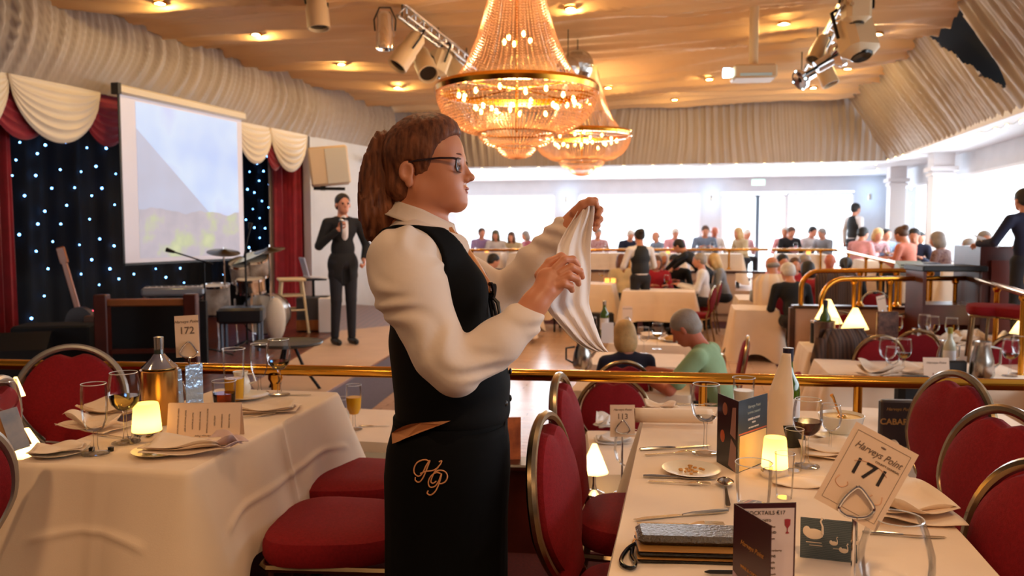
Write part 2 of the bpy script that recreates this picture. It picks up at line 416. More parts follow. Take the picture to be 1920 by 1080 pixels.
# ================================================================ walls and windows
def wall_boxes(rects,depth,mk): # rects in (a0,a1,z0,z1)
    mb=MB()
    for a0,a1,z0,z1 in rects: mk(mb,a0,a1,z0,z1)
    return mb
def u_at(px,v): a=(px-960)/1500; return v*(a*CA-SA)/(CA+a*SA)
def v_at(px,u): a=(px-960)/1500; return u*(CA+a*SA)/(a*CA-SA)
VF=21.0; UR=4.75; ZT=2.44; ZS=.92; ZC=2.8
mkf=lambda mb,a0,a1,z0,z1: mb.box(uv((a0+a1)/2,VF+.1,(z0+z1)/2),(a1-a0,.24,z1-z0),(0,0,ROOM))
mkr=lambda mb,a0,a1,z0,z1: mb.box(uv(UR+.1,(a0+a1)/2,(z0+z1)/2),(.24,a1-a0,z1-z0),(0,0,ROOM))
fw=[u_at(p,VF) for p in (660,1042,1083,1312,1350,1598)]
struct('wall_far',wall_boxes([(-9,fw[0],.25,3.1),(fw[0],UR+.2,ZT,3.2),(fw[0],fw[4],.2,ZS),(fw[1],fw[2],ZS,ZT),(fw[3],fw[4],ZS,ZT),(fw[5],UR+.2,.2,ZT)],0,mkf),WHITEW)
rw=[v_at(1694,UR),v_at(1737,UR),v_at(1785,UR)]
near_w=[(rw[2]-4.4,rw[2]-4.0),(rw[2]-8.4,rw[2]-8.0)]
rr=[(-4,21,-.4,ZS-.05),(-4,21,ZT,3.2),(rw[0],21,ZS-.05,ZT),(rw[2],rw[1],ZS-.05,ZT),(-4,.2,ZS-.05,ZT)]
for a,b in near_w: rr.append((a,b,ZS-.05,ZT))
struct('wall_right',wall_boxes(rr,0,mkr),WHITEW)
FRAME=mat('window_frame_white',(232,232,236),.4)
def window(name,kind,a0,a1,z0,z1,muls,fm=FRAME):
    mb=MB(); t=.05; mk=(lambda *r: mkf(mb,*r)) if kind=='f' else (lambda *r: mkr(mb,*r))
    def bar(x0,x1,y0,y1):
        c=uv((x0+x1)/2,VF,(y0+y1)/2) if kind=='f' else uv(UR,(x0+x1)/2,(y0+y1)/2)
        mb.box(c,(x1-x0,.07,y1-y0) if kind=='f' else (.07,x1-x0,y1-y0),(0,0,ROOM))
    bar(a0,a1,z0,z0+t); bar(a0,a1,z1-t,z1); bar(a0,a0+t,z0,z1); bar(a1-t,a1,z0,z1)
    for m in muls: bar(m-.035,m+.035,z0,z1)
    o=struct(name,mb,fm)
    p=MB().box(uv((a0+a1)/2,VF+.02,(z0+z1)/2) if kind=='f' else uv(UR+.02,(a0+a1)/2,(z0+z1)/2),(a1-a0,.008,z1-z0) if kind=='f' else (.008,a1-a0,z1-z0),(0,0,ROOM)).build('pane',PANE,o,smooth=False)
    return o
window('window_1','f',fw[0],fw[1],ZS,ZT,[]); window('window_2','f',fw[2],fw[3],ZS,ZT,[])
DARKF=mat('grey_door_frame',(96,116,132),.4)
dA=u_at(1418,VF)
window('door_1','f',fw[4],dA,.25,ZT-.08,[],FRAME)
window('door_2','f',dA,u_at(1472,VF),.25,ZT-.08,[],FRAME)
struct('trim_door_post',MB().box(uv(dA,VF-.03,1.3),(.07,.1,2.1),(0,0,ROOM)),DARKF)
window('window_3','f',u_at(1472,VF),fw[5],.25,ZT-.04,[])
window('window_4','r',rw[1],rw[0],ZS-.05,ZT,[]); e=rw[2]
for k,(a,b) in enumerate([(e-4.0,e),(e-8.0,e-4.4),(.2,e-8.4)]): window('window_%d'%(5+k),'r',a,b,ZS-.05,ZT,[])
# pillars by the right windows, with capitals
for k,(px,ww) in enumerate([(1676,.30),(1758,.32)]):
    p=uv(4.35,v_at(px,4.35)) ; mb=MB()
    mb.box((0,0,1.2),(ww,ww,2.5),(0,0,ROOM)).box((0,0,2.42),(ww+.12,ww+.12,.07),(0,0,ROOM)).box((0,0,2.33),(ww+.06,ww+.06,.05),(0,0,ROOM)).box((0,0,2.62),(ww+.02,ww+.02,.36),(0,0,ROOM))
    struct('trim_pillar_%d'%(k+1),mb,WHITE,loc=(p.x,p.y,.1))
# side wall beyond the stage, left wall, rear wall
s1=at(578,500,Y=14.0); s2=at(862,500,Y=19.4); sd=s2-s1; sd.z=0
struct('wall_left_side',MB().box((0,0,0),(sd.length,.15,3.5),(0,0,math.atan2(sd.y,sd.x))),WHITEW,loc=((s1.x+s2.x)/2,(s1.y+s2.y)/2,1.33))
struct('wall_stage_end',MB().box((0,0,0),(6,.15,4.8),(0,0,math.atan2(N.y,N.x))),WHITEW,loc=(s1.x+N.x*3.05+T.x*1.7,s1.y+N.y*3.05+T.y*1.7,1.9))
q=A0+T*1.0+N*3.4
struct('wall_left',MB().box((0,0,0),(.15,19,4.8),(0,0,math.atan2(T.y,T.x)-PI/2)),BLACKC,loc=(q.x,q.y,1.9))
WARMW=mat('warm_cream_wall',(206,180,150),.7)
struct('wall_rear',MB().box((-.4,-4,1.2),(14,.15,3.6)),WARMW)
struct('wall_left_near',MB().box((-6.7,-.2,1.2),(.15,7.8,3.6)),WARMW)
# low ceilings round the fabric canopy
struct('ceiling_near',poly([V((-9,-4,0)),V((8,-4,0)),V((8,4.2,0)),V((-9,4.2,0))],2.8,2.9),WHITE)
struct('ceiling_far',poly([uv(-9,16.75),uv(5,16.75),uv(5,21.2),uv(-9,21.2)],2.8,2.9),WHITE)
struct('ceiling_right',poly([uv(3.78,4.3),uv(5,4.3),uv(5,16.8),uv(3.78,16.8)],2.8,2.9),WHITE)
struct('ceiling_stage',poly([A0-T*5+N*.1,A0+T*8+N*.1,A0+T*8+N*3.5,A0-T*5+N*3.5],3.4,3.5),BLACKC)
struct('ceiling_roof',poly([uv(-11,4),uv(5.2,4),uv(5.2,17),uv(-11,17)],4.5,4.6),WHITE)
# ================================================================ fabric: canopy and gathered valances
def ridge(x): return 1-abs(math.sin(PI*x))
def pleat(P,Q,z0,z1,freq,seed,amp=.05,rows=10,lean=None,hole=None,bulge=.0,bot=None,slant=0):
    "gathered cloth hung between two points; each fold its own width and slant"
    rnd=random.Random(seed); P=V(P);Q=V(Q); L=(Q-P); Ln=L.length; t=L.normalized(); n=V((t.y,-t.x,0)); nu=int(Ln*freq*8)
    ph=[rnd.random()*6 for _ in range(8)]; mb=MB()
    def fn(i,j):
        s=i*Ln; h=z1+(z0-z1)*j
        sl=.20*math.sin(.9*s+ph[0])*j+.07*math.sin(2.1*s+ph[1])*math.sin(PI*j)+slant*j*j
        x=s*freq+.9*math.sin(.8*s+ph[3])+sl*freq*.6
        o=amp*(ridge(x)*(.6+.4*math.sin(2.3*s+ph[4]))+.45*ridge(x*2.37+ph[5]+.25*j))*(.55+.6*math.sin(PI*min(1,j+.12)))
        o+=bulge*math.sin(PI*j)
        p=P+t*s+n*(o+(lean*j if lean else 0)); zz=h
        if bot: zz-=bot*j*abs(math.sin(PI*s*.25))
        return V((p.x,p.y,zz))
    mb.grid(nu,rows,fn)
    if hole: mb.f=[f for f in mb.f if not hole(sum((V(mb.v[i]) for i in f),V())/4)]
    return mb
VZ=4.05
def ul(v): return -7.0+(v-7.08)*.109
a=A0-T*4.6; b=A0+T*8.9
tag(pleat(a,b,3.07,VZ,4.6,3,.085,40,bulge=.1,slant=.45).build('gathered_valance',FAB,sharp=180),'long gathered champagne fabric valance above the stage on the left','valance')
a=uv(-6.3,16.35); b=uv(3.95,16.75)
tag(pleat(a,b,2.80,VZ+.03,6.0,5,.05,14,bulge=.02).build('gathered_valance',FAB,sharp=180),'finely pleated champagne fabric valance across the far end above the windows','valance')
def hole(p):
    u,v=uof(p); z=p.z
    if z<3.1: return False
    k=(z-3.1)/.95; return 10.45-.15*k<v<10.5+1.15*k**.8
rv=pleat(uv(3.0,16.6),uv(3.1,4.4),2.82,VZ,4.2,9,.08,56,lean=-.78,hole=hole,bulge=-.04,slant=-.35)
tag(rv.build('gathered_valance',FAB,sharp=180),'steep gathered champagne fabric valance over the right-hand terrace with a dark gap torn open','valance')
tag(pleat(V((4.6,4.25,0)),V((-7.4,4.25,0)),2.82,VZ,4,13,.04,8).build('gathered_valance',FAB),'gathered fabric valance closing the near side of the ceiling canopy','valance')
tag(MB().grid(1,1,lambda i,j: uv(4.05-.62*j,7.6+5.4*i,2.95+1.45*j)).build('dark_void_sheet',BLACKC,solid=.02),'black sheet standing in for the dark void behind the right-hand valance gap','lining')  # black sheet put in where the gap shows only darkness
def canopy(i,j):
    v=2.0+14.8*j; u0=ul(v)-.1; u1=3.12; u=u0+(u1-u0)*i; x=2*i-1
    vv=v+.28*math.sin(u*.55+1)+.1*math.sin(u*1.7+v)
    z=4.14-.17*(1-x*x)*(.6+.4*math.sin(v*1.1))-.15*abs(math.sin(PI*vv/1.7))-.085*ridge(vv*2.2+.35*math.sin(u))**2-.040*ridge(vv*4.7+u*.2)
    return uv(u,v,z)
CANO=MB().grid(70,520,canopy)
tag(CANO.build('draped_canopy',CAN,sharp=180),'swagged golden fabric canopy covering the whole high ceiling','canopy')
# downlights shining through the canopy
LAMP=mat('warm_lamp_lens',(255,230,180),.4,emit=(255,222,150),es=30)
def downlight():
    t=thing('ceiling_downlight','x','ceiling light')
    MB().lathe([(.055,.0),(.075,.0),(.08,.012),(.07,.03),(.055,.035)],n=16).build('rim',BRASS,t)
    MB().lathe([(.0,.006),(.057,.006)],n=16).build('lens',LAMP,t)
    return t
dlp=proto(lambda k=None: downlight())
DL=[(640,122,'over the stage screen side'),(745,166,'between the left truss and the head of the waitress'),(480,66,'near the upper left corner of the canopy'),(1070,18,'just right of the top of the large chandelier'),
 (1470,46,'left of the right-hand truss'),(1140,166,'between the two chandeliers and the right canopy'),(1645,66,'at the right-hand truss'),(1525,166,'just under the tip of the right-hand truss'),(1265,188,'above the far pleated valance'),(1590,130,'beside the small right-hand stage lamps'),(1330,150,'left of the hanging projector'),(300,8,'highest at the upper left'),(935,212,'hidden low behind the large chandelier')]
for i,(px,py,lab) in enumerate(DL):
    p=at(px,py,z=3.86)
    for _ in range(4):
        cu,cv=uof(p); cz=canopy((cu-ul(cv)+.1)/(3.12-ul(cv)+.1),(cv-2.0)/14.8).z-.05; p=at(px,py,z=cz)
    dlp(p,0,'round golden canopy downlight '+lab,'downlights in the canopy')
    light('POINT','canopy_lamp',(p.x,p.y,p.z-.012),30,(1,.66,.26),.03)
tl=proto(lambda k=None: downlight())
for i,(x,y) in enumerate([(-1.9,.3),(.6,.4),(-2.3,2.7),(-.4,2.6),(1.7,2.7),(3.6,3.6),(-.9,-1.2),(2.4,-.8)]):  # fittings added out of view to go with the fill spots
    dlp((x,y,2.765),0,'added unseen downlight in the low white ceiling '+('above the left table','above the near right table','above the left end of the rail','above the waitress','above the far end of table 171','above the right chairs','behind the viewer at the left','behind the viewer at the right')[i],'added fill downlights over the near terrace')
# ================================================================ fairy lights
BULB=mat('fairy_bulb',(255,220,160),.4,emit=(255,206,130),es=9)
def string(name,lab,pts,wm):
    t=thing('fairy_light_string',lab,'string lights',pts[0])
    P=[p-pts[0] for p in pts]; w=[]
    for i,p in enumerate(P):
        w.append(p+V((0,0,.03)))
        if i<len(P)-1: w.append((p+P[i+1])/2+V((0,0,.0)))
    MB().tube(w,.004,4).build('wire',wm,t)
    b=None
    for p in P:
        if b is None: b=MB().ball((0,0,0),(.016,.016,.024),8,6).build('bulb',BULB,t); b.location=p
        else: c=b.copy(); C.objects.link(c); c.location=p
WIRE=mat('pale_wire',(190,180,160),.6)
string('a','string of warm fairy lights along the foot of the far pleated valance',[uv(u_at(x,16.6),16.55,2.76) for x in (905,957,1010,1062,1115,1168,1222,1275,1327,1377,1429,1482,1535,1588)],WIRE)
string('b','string of warm fairy lights along the ceiling edge above the far windows',[uv(u_at(x,18.6),18.6,2.77) for x in (890,940,990,1040,1098,1158,1205,1262,1318,1362,1405,1449,1492,1536,1583,1640)],WIRE)
string('c','string of warm fairy lights rising along the foot of the right-hand valance',[at(x,y,z=2.77) for x,y in ((1642,307),(1665,301),(1679,296),(1693,292),(1726,283),(1744,277),(1765,273),(1786,266),(1810,258),(1836,251),(1866,243),(1888,236),(1914,228))],WIRE)
# sconces with a blue up and down glow
def sconce():
    t=thing('wall_sconce','x','wall light'); MB().cyl((0,0,-.07),(0,0,.07),.045,12).build('housing',STEEL,t)
    MB().box((0,.07,0),(.05,.09,.05)).build('bracket',STEEL,t); return t
scp=proto(lambda k=None: sconce())
for px,lab in ((1062,'on the pier between the two far windows'),(1331,'on the pier left of the glass doors'),(1625,'on the pier right of the glass doors')):
    p=uv(u_at(px,20.85),20.72,2.28); scp(p,ROOM,'small steel wall sconce with blue-white glow '+lab,'sconces on the window piers')
    light('POINT','sconce_up',(p.x,p.y-.03,p.z+.17),2.5,(.45,.72,1),.02); light('POINT','sconce_down',(p.x,p.y-.03,p.z-.17),2.5,(.45,.72,1),.02)
es=uv(u_at(1419,20.7),20.75,2.66)
t=thing('exit_sign','small pale green lit exit sign box above the glass doors','sign',es,ROOM)
MB().box((0,0,0),(.34,.06,.17),b=.01).build('housing',WHITE,t); MB().box((0,-.033,0),(.30,.006,.13)).build('lit_panel',mat('exit_panel',(200,255,225),.5,emit=(170,255,215),es=1.6),t)
# ================================================================ near rail
def rail(name,lab,pts,r,posts,zb,group=None,coll=True):
    t=thing(name,lab,'railing',pts[0],0,group); P=[p-pts[0] for p in pts]
    MB().tube(P,r,16).build('handrail',BRASS,t)
    for p in posts:
        p=V(p)-pts[0]; b=MB().cyl((p.x,p.y,zb-pts[0].z),(p.x,p.y,p.z),r*.8,12)
        b.lathe([(r*1.9,0),(r*1.9,.012),(r*1.1,.03),(r*.85,.05)],(p.x,p.y,zb-pts[0].z),14); b.lathe([(r*.85,-.06),(r*1.3,-.04),(r*1.3,-.02)],p,14); b.build('post',BRASS,t)
    return t
p0=R0-RD*2.5; p1=R1+RD*2.6
def onr(px): # point on the rail line at a pixel column
    k=(px-960)/1500; s=(k*R0.y-R0.x)/(RD.x-k*RD.y); return R0+RD*s+V((0,0,(R1.z-R0.z)*s/(R1-R0).length))
p0.z=onr(0).z; 
t=rail('brass_railing','thick polished brass handrail running across behind the waitress',[V((p0.x,p0.y,R0.z)),R0,R1,V((p1.x,p1.y,R1.z))],.025,[onr(x) for x in (-250,512,)],.40)
for x in (1322,1616,2150):
    q=onr(x)-V((p0.x,p0.y,R0.z)); MB().cyl((q.x,q.y,.0-R0.z),(q.x,q.y,q.z),.018,12).lathe([(.045,0),(.045,.012),(.02,.04)],(q.x,q.y,-R0.z),14).build('post',BRASS,t)
# far rail, right-hand rails
def arc(c,r,a0,a1,ax,n=8):
    return [c+ax*(r*math.cos(a0+(a1-a0)*i/n))+V((0,0,1))*(r*math.sin(a0+(a1-a0)*i/n)) for i in range(n+1)]
f0=at(560,469,Y=17.6); f1=at(1440,468,Y=16.6); pl=[f0,f1]
rail('brass_railing','far brass handrail in front of the window tables behind the dance floor',pl,.028,[at(x,469,Y=17.6-(x-560)/880) for x in (700,885,1010,1180,1367)],.65)
g0=at(1447,468,Y=16.55); g1=at(1570,469,Y=16.4); g2=at(1742,507,Y=9.2)
rail('brass_railing','long brass handrail slanting toward the viewer along the right-hand terrace',[g0,g1,g2],.028,[g0+(g1-g0)*.75]+[g1+(g2-g1)*k for k in(.2,.45,.62,.8,.985)],.22)
h0=at(1503,508,Y=9.0); h1=at(1742,507,Y=8.75); hx=(h1-h0).normalized(); rr_=.2
cc=h0+hx*rr_-V((0,0,rr_)); pts=[V((h0.x,h0.y,.6))]+[cc-hx*(rr_*math.cos(a))+V((0,0,1))*rr_*math.sin(a) for a in [PI/2*i/8 for i in range(9)]]+[h1]
rail('brass_railing','brass rail with rounded end standing on the dark capped low wall',pts,.026,[h0+hx*k for k in(.62,1.0,1.35)],.6)
i0=at(1541,523,Y=8.1); i1=at(1825,522,Y=8.3); i2=at(1920,550,Y=6.0); i3=i2+(i2-i1)*.8; hx=(i1-i0).normalized(); rr_=.24
cc=i0+hx*rr_-V((0,0,rr_)); pts=[V((i0.x,i0.y,.36))]+[cc-hx*(rr_*math.cos(a))+V((0,0,1))*rr_*math.sin(a) for a in [PI/2*i/8 for i in range(9)]]+[i1,i2,i3]
rail('brass_railing','nearest right-hand brass rail with rounded end, turning at a corner',pts,.026,[i0+(i1-i0)*k for k in(.21,.45,.88)]+[i1,i1+(i2-i1)*.55,i2],.30)
MBp=poly([i0-hx*.1,i1,i3,i3+V((3.0,2,0)),i1+V((3,3,0)),V((w2.x,w2.y,0)),i0+V((.1,.55,0))],ZL,.30)
struct('floor_right_island',MBp,PINKW)
# ================================================================ chandeliers
CRY=bpy.data.materials.new('crystal_beads'); CRY.use_nodes=True
def _cry():
    nt=CRY.node_tree; nt.nodes.clear(); o=nt.nodes.new('ShaderNodeOutputMaterial')
    t=nt.nodes.new('ShaderNodeBsdfTranslucent'); t.inputs[0].default_value=lin((255,212,180))
    g=nt.nodes.new('ShaderNodeBsdfGlossy'); g.inputs[0].default_value=lin((255,236,220)); g.inputs[1].default_value=.12
    p=nt.nodes.new('ShaderNodeBsdfTransparent'); p.inputs[0].default_value=lin((255,232,205))
    a=nt.nodes.new('ShaderNodeMixShader'); b=nt.nodes.new('ShaderNodeMixShader'); a.inputs[0].default_value=.35; b.inputs[0].default_value=.16
    nt.links.new(t.outputs[0],a.inputs[1]); nt.links.new(g.outputs[0],a.inputs[2]); nt.links.new(a.outputs[0],b.inputs[1]); nt.links.new(p.outputs[0],b.inputs[2]); nt.links.new(b.outputs[0],o.inputs[0])
_cry()
CBULB=mat('candle_bulb',(255,220,150),.3,emit=(255,196,100),es=26)
def beads(prof,nst,rad,dz,swirl=0,phase=0):
    "strands of faceted beads laid along a profile turned about the axis"
    L=[0]
    for a,b in zip(prof,prof[1:]): L.append(L[-1]+math.hypot(b[0]-a[0],b[1]-a[1]))
    n=int(L[-1]/dz); pos=[]
    for i in range(n+1):
        s=L[-1]*i/n; k=max(j for j in range(len(L)) if L[j]<=s+1e-9); k=min(k,len(prof)-2); t=(s-L[k])/(L[k+1]-L[k])
        pos.append((prof[k][0]+(prof[k+1][0]-prof[k][0])*t,prof[k][1]+(prof[k+1][1]-prof[k][1])*t))
    vs=[];fs=[]
    for j in range(nst):
        a=2*PI*(j+phase)/nst; ca,sa=math.cos(a),math.sin(a)
        for r,z in pos:
            x,y=r*ca,r*sa; n0=len(vs); q=rad
            vs+=[(x,y,z-q),(x+q*ca,y+q*sa,z),(x-q*sa,y+q*ca,z),(x-q*ca,y-q*sa,z),(x+q*sa,y-q*ca,z),(x,y,z+q)]
            fs+=[(n0,n0+2,n0+1),(n0,n0+3,n0+2),(n0,n0+4,n0+3),(n0,n0+1,n0+4),(n0+5,n0+1,n0+2),(n0+5,n0+2,n0+3),(n0+5,n0+3,n0+4),(n0+5,n0+4,n0+1)]
    return MB().add(vs,fs)
def chandelier(loc,R,lab,top):
    t=thing('crystal_chandelier',lab,'chandelier',loc); s=R/.70
    S=lambda pr:[(r*s,z*s) for r,z in pr]
    tent=S([(.13,1.55),(.16,1.3),(.20,1.0),(.26,.72),(.34,.45),(.44,.22),(.56,.06)])
    beads(tent,64,.0085*s,.024*s).build('bead_tent',CRY,t,smooth=False)
    beads(S([(.69,.0),(.685,-.08),(.65,-.17),(.57,-.265),(.46,-.33),(.33,-.36)]),104,.0105*s,.027*s).build('bead_basket',CRY,t,smooth=False)
    beads(S([(.335,-.34),(.325,-.39),(.28,-.44),(.19,-.47)]),64,.009*s,.024*s).build('bead_tier',CRY,t,smooth=False)
    beads(S([(.175,-.455),(.165,-.50),(.12,-.545),(.06,-.565),(.01,-.57)]),40,.009*s,.022*s).build('bead_bowl',CRY,t,smooth=False)
    MB().lathe(S([(.665,-.02),(.705,-.02),(.715,.02),(.695,.05),(.66,.04),(.665,-.02)]),n=64).build('ring',BRASS,t)
    MB().lathe(S([(.32,-.36),(.34,-.36),(.34,-.345),(.32,-.345)]),n=48).lathe(S([(.165,-.47),(.18,-.47),(.18,-.46),(.165,-.46)]),n=40).build('lower_ring',BRASS,t)
    m=MB().lathe(S([(.0,1.62),(.14,1.62),(.17,1.57),(.14,1.52),(.0,1.52)]),n=32); m.cyl((0,0,-.35*s),(0,0,1.55*s),.012*s,8)
    for k in range(8):
        a=2*PI*k/8; m.cyl((0,0,.03*s),(.66*s*math.cos(a),.66*s*math.sin(a),.0),.008*s,6)
    m.build('crown_frame',BRASS,t)
    MB().cyl((0,0,1.6*s),(0,0,top-loc[2]),.012,8).build('chain',BRASS,t)
    b=None; rnd=random.Random(4)
    for (rr,zz,n) in ((.50,-.06,16),(.36,-.14,10),(.12,.45,5),(.10,.85,4),(.08,1.2,3)):
        for k in range(n):
            a=2*PI*(k+rnd.random()*.4)/n; p=(rr*s*math.cos(a),rr*s*math.sin(a),(zz+rnd.uniform(-.03,.03))*s)
            if b is None: b=MB().ball((0,0,0),(.016*s,.016*s,.026*s),8,6).build('bulb',CBULB,t); b.location=p
            else: c=b.copy(); C.objects.link(c); c.location=p
    for zz,e in ((-.08,62),(.45,22),(1.0,14)):
        light('POINT','chandelier_glow',(loc[0],loc[1],loc[2]+zz*s),e*1.15,(1,.66,.34),.12*s)
    return t
c1=at(969,172,Y=7.25); c2=at(1091,254,Y=12.2)
chandelier(tuple(c1),150/1500*7.25,'large lit crystal bead chandelier hanging above and right of the waitress',4.0)
chandelier(tuple(c2),91/1500*12.2,'smaller-looking lit crystal chandelier further back, partly behind the large one',4.0)
# ================================================================ stage lamps
IVORY=mat('ivory_lamp_body',(214,186,146),.45); DARKL=mat('dark_lens',(30,26,24),.15)
COOLL=mat('cool_glint_glow',(200,240,255),.2,emit=(190,235,255),es=5)  # glow stands in for cool reflections
def spot_can(lab,loc,aim,s=1,m=IVORY,lens=DARKL,kind='can',group=None):
    d=(V(aim)).normalized(); rot=d.to_track_quat('-Z','Y').to_euler()
    t=thing('stage_spotlight',lab,'stage light',loc,0,group,rot=rot)
    if kind=='can':
        MB().lathe([(.0,.2*s),(.06*s,.2*s),(.085*s,.16*s),(.09*s,.0),(.1*s,-.02*s),(.1*s,-.2*s),(.088*s,-.2*s),(.08*s,-.17*s),(.0,-.17*s)],n=20).build('housing',m,t)
        MB().lathe([(.0,-.172*s),(.08*s,-.176*s)],n=20).build('lens',lens,t)
    elif kind=='par':
        MB().lathe([(.0,.15*s),(.05*s,.15*s),(.055*s,.02*s),(.10*s,-.02*s),(.10*s,-.06*s),(.085*s,-.06*s),(.0,-.045*s)],n=20).build('housing',m,t)
        b=MB(); 
        for k in range(4): b.ball((.095*s*math.cos(k*PI/2),.095*s*math.sin(k*PI/2),-.055*s),.013*s,6,4)
        b.build('rim_glints',lens,t)  # glowing dots painted as glints round the rim
        MB().lathe([(.0,-.05*s),(.075*s,-.05*s)],n=20).build('lens',DARKL,t)
    else:
        MB().box((0,0,.0),(.26*s,.22*s,.34*s),b=.05*s).build('housing',m,t)
        MB().lathe([(.0,-.175*s),(.07*s,-.18*s),(.085*s,-.165*s)],n=18).build('lens',lens,t)
        MB().tube([(-.17*s,0,-.02*s),(-.17*s,0,.2*s),(-.1*s,0,.25*s),(.1*s,0,.25*s),(.17*s,0,.2*s),(.17*s,0,-.02*s)],.014*s,6).build('yoke',BLACKM,t)
        return t
    MB().tube([(-.11*s,0,0),(-.12*s,0,.12*s),(-.06*s,0,.25*s),(.06*s,0,.25*s),(.12*s,0,.12*s),(.11*s,0,0)],.009*s,6).build('yoke',BLACKM,t)
    return t
def truss(lab,a,b,drop=()):
    a=V(a);b=V(b); t=thing('lighting_truss',lab,'lighting bar',a); m=MB(); d=b-a
    side=d.cross(V((0,0,1))).normalized()*.10
    for o in (V(),side,side*.5+V((0,0,.14))): m.cyl(o,d+o,.02,8)
    n=int(d.length/.28)
    for k in range(n): m.cyl(d*(k/n),d*((k+.5)/n)+side,.008,5); m.cyl(d*((k+.5)/n)+side,d*((k+1)/n),.008,5); m.cyl(d*(k/n),d*((k+.5)/n)+side*.5+V((0,0,.14)),.008,5); m.cyl(d*((k+.5)/n)+side*.5+V((0,0,.14)),d*((k+1)/n),.008,5)
    m.build('lattice_bar',STEEL,t)
    h=MB()
    for k in (.05,.5,.95): q=d*k; h.cyl(q,q+V((0,0,.55)),.008,5)
    h.build('hanger',BLACKM,t); return t
la=at(745,30,Y=8.6); lb=at(880,130,Y=11.4)
truss('steel lighting bar left of the chandelier under the canopy',la,lb)
P=lambda x,y,Y: tuple(at(x,y,Y=Y))
spot_can('shiny chrome stage lamp hanging alone at the left end of the left bar',P(722,58,8.5),(0,0,-1),.95,CHROME)
spot_can('ivory stage lamp tilted down left, nearest on the left bar',P(765,95,8.9),(-.5,-.3,-.8),1.15)
spot_can('ivory stage lamp with a black lens ring in the middle of the left bar',P(795,118,9.4),(.25,-.6,-.6),1.2,kind='can')
spot_can('ivory moving head lamp on the left bar, third in line',P(822,118,9.9),(-.3,-.2,-.9),1.0,kind='head')
spot_can('ivory stage lamp at the right end of the left bar by the chandelier',P(850,128,10.5),(.5,-.3,-.7),1.2)
spot_can('ivory lamp with a rounded end at the top edge left of the chandelier',P(594,12,8.3),(.1,-.1,-1),1.15)
ra_=at(1578,8,Y=8.2); rb_=at(1500,150,Y=11.6)
truss('steel lighting bar on the right under the canopy',ra_,rb_)
spot_can('ivory moving head lamp, large and rounded, on the right bar',P(1606,70,8.4),(.1,-.35,-.9),1.35,kind='head')
spot_can('boxy ivory lamp base at the top of the right bar',P(1606,12,8.3),(0,0,-1),1.0,kind='head')
spot_can('chrome stage lamp with four cool glints, upper one on the right bar',P(1562,108,8.8),(.75,-.1,.45),1.35,CHROME,COOLL,'par')
spot_can('chrome stage lamp with cool glints at the lower tip of the right bar',P(1507,146,9.8),(-.7,-.2,-.4),1.2,CHROME,COOLL,'par')
spot_can('ivory stage lamp behind the chrome one on the right bar',P(1545,130,9.4),(.3,-.2,-.8),1.0)
spot_can('small ivory stage lamp halfway down the right bar',P(1535,92,9.0),(-.4,-.3,-.7),.85)
# mirror balls
MIR=mat('mirror_facets',(200,196,190),.06,1,bump=.6,bscale=45)
for x,y,r,l in ((1083,123,.21,'largest mirror ball hanging behind the large chandelier'),(1065,128,.15,'mirror ball at the left of the three behind the chandelier'),(1083,92,.14,'small mirror ball above the other two behind the chandelier')):
    c=at(x,y,Y=10.6 if r>.2 else 10.2+(.9 if r<.145 else 0)); t=thing('mirror_ball',l,'mirror ball',c); MB().ball((0,0,0),r,20,12).build('ball',MIR,t,sharp=5); MB().cyl((0,0,r),(0,0,3.95-c.z),.006,5).build('cord',BLACKM,t)
# projector on a pole
pj=at(1412,138,Y=9.0); t=thing('ceiling_projector','ivory projector hanging on a short pole from the canopy','projector',pj,math.radians(-6))
MB().box((0,0,0),(.46,.34,.15),b=.02).build('casing',IVORY,t); MB().cyl((0,0,.07),(0,0,4.0-pj.z),.05,12).build('pole',IVORY,t)
MB().lathe([(0,.0),(.045,.0),(.055,-.04),(.055,-.10)],(0,0,0),14,M=Matrix.Translation((-.24,-.12,-.01))@Matrix.Rotation(PI/2,4,'Y')).build('lens',COOLL,t)
MB().box((.0,-.172,-.04),(.34,.01,.03)).build('vent',mat('cool_panel',(190,220,226),.3),t)
# ================================================================ stage backdrop
STARM=mat('blue_star_lamp',(150,200,255),.4,emit=(105,170,255),es=16)
CL0=A0+N*1.7
def onplane(px,py,P0,n=N):
    d=at(px,py,Y=10)-CAM; return CAM+d*((P0-CAM).dot(n)/d.dot(n))
t=thing('star_cloth','black backdrop cloth dotted with small blue star lights behind the stage','backdrop',CL0-T*1.5)
def sc(i,j):
    s=9.3*i; p=T*s+N*(.05*math.sin(s*9)+.02*math.sin(s*23)); return V((p.x,p.y,.06+3.3*j))
MB().grid(220,3,sc).build('cloth',BLACKC,t)
STARS=[(12,239),(95,240),(147,245),(37,267),(85,272),(123,267),(163,277),(199,278),(70,288),(30,300),(23,329),(67,329),(113,318),(152,322),(180,312),(97,353),(140,352),(191,353),(46,367),(172,367),(22,392),(84,396),(125,385),(215,384),(71,420),(114,420),(168,411),(36,440),(187,448),(99,453),(149,459),(214,461),(68,471),(124,487),(172,487),(90,504),(152,514),(206,504),(223,523),(251,514),(292,504),(311,520),(338,503),(186,534),(278,540),(28,555),(83,555),(59,597),(82,642),(219,255),(217,326),(501,293),(482,307),(468,322),(494,321),(486,339),(504,346),(464,355),(477,361),(491,377),(474,392),(504,389),(461,412),(487,409),(477,427),(497,428),(487,446),(467,464),(432,489),(419,515),(345,530),(510,452),(505,480)]
b=None
for k,(x,y) in enumerate(STARS):
    p=onplane(x,y,CL0-N*.09)-t.location
    if b is None: b=MB().ball((0,0,0),.020,8,6).build('star_light',STARM,t); b.location=p
    else: c=b.copy(); C.objects.link(c); c.location=p; k2=.7+.5*((k*37)%10)/10; c.scale=(k2*.7,)*3
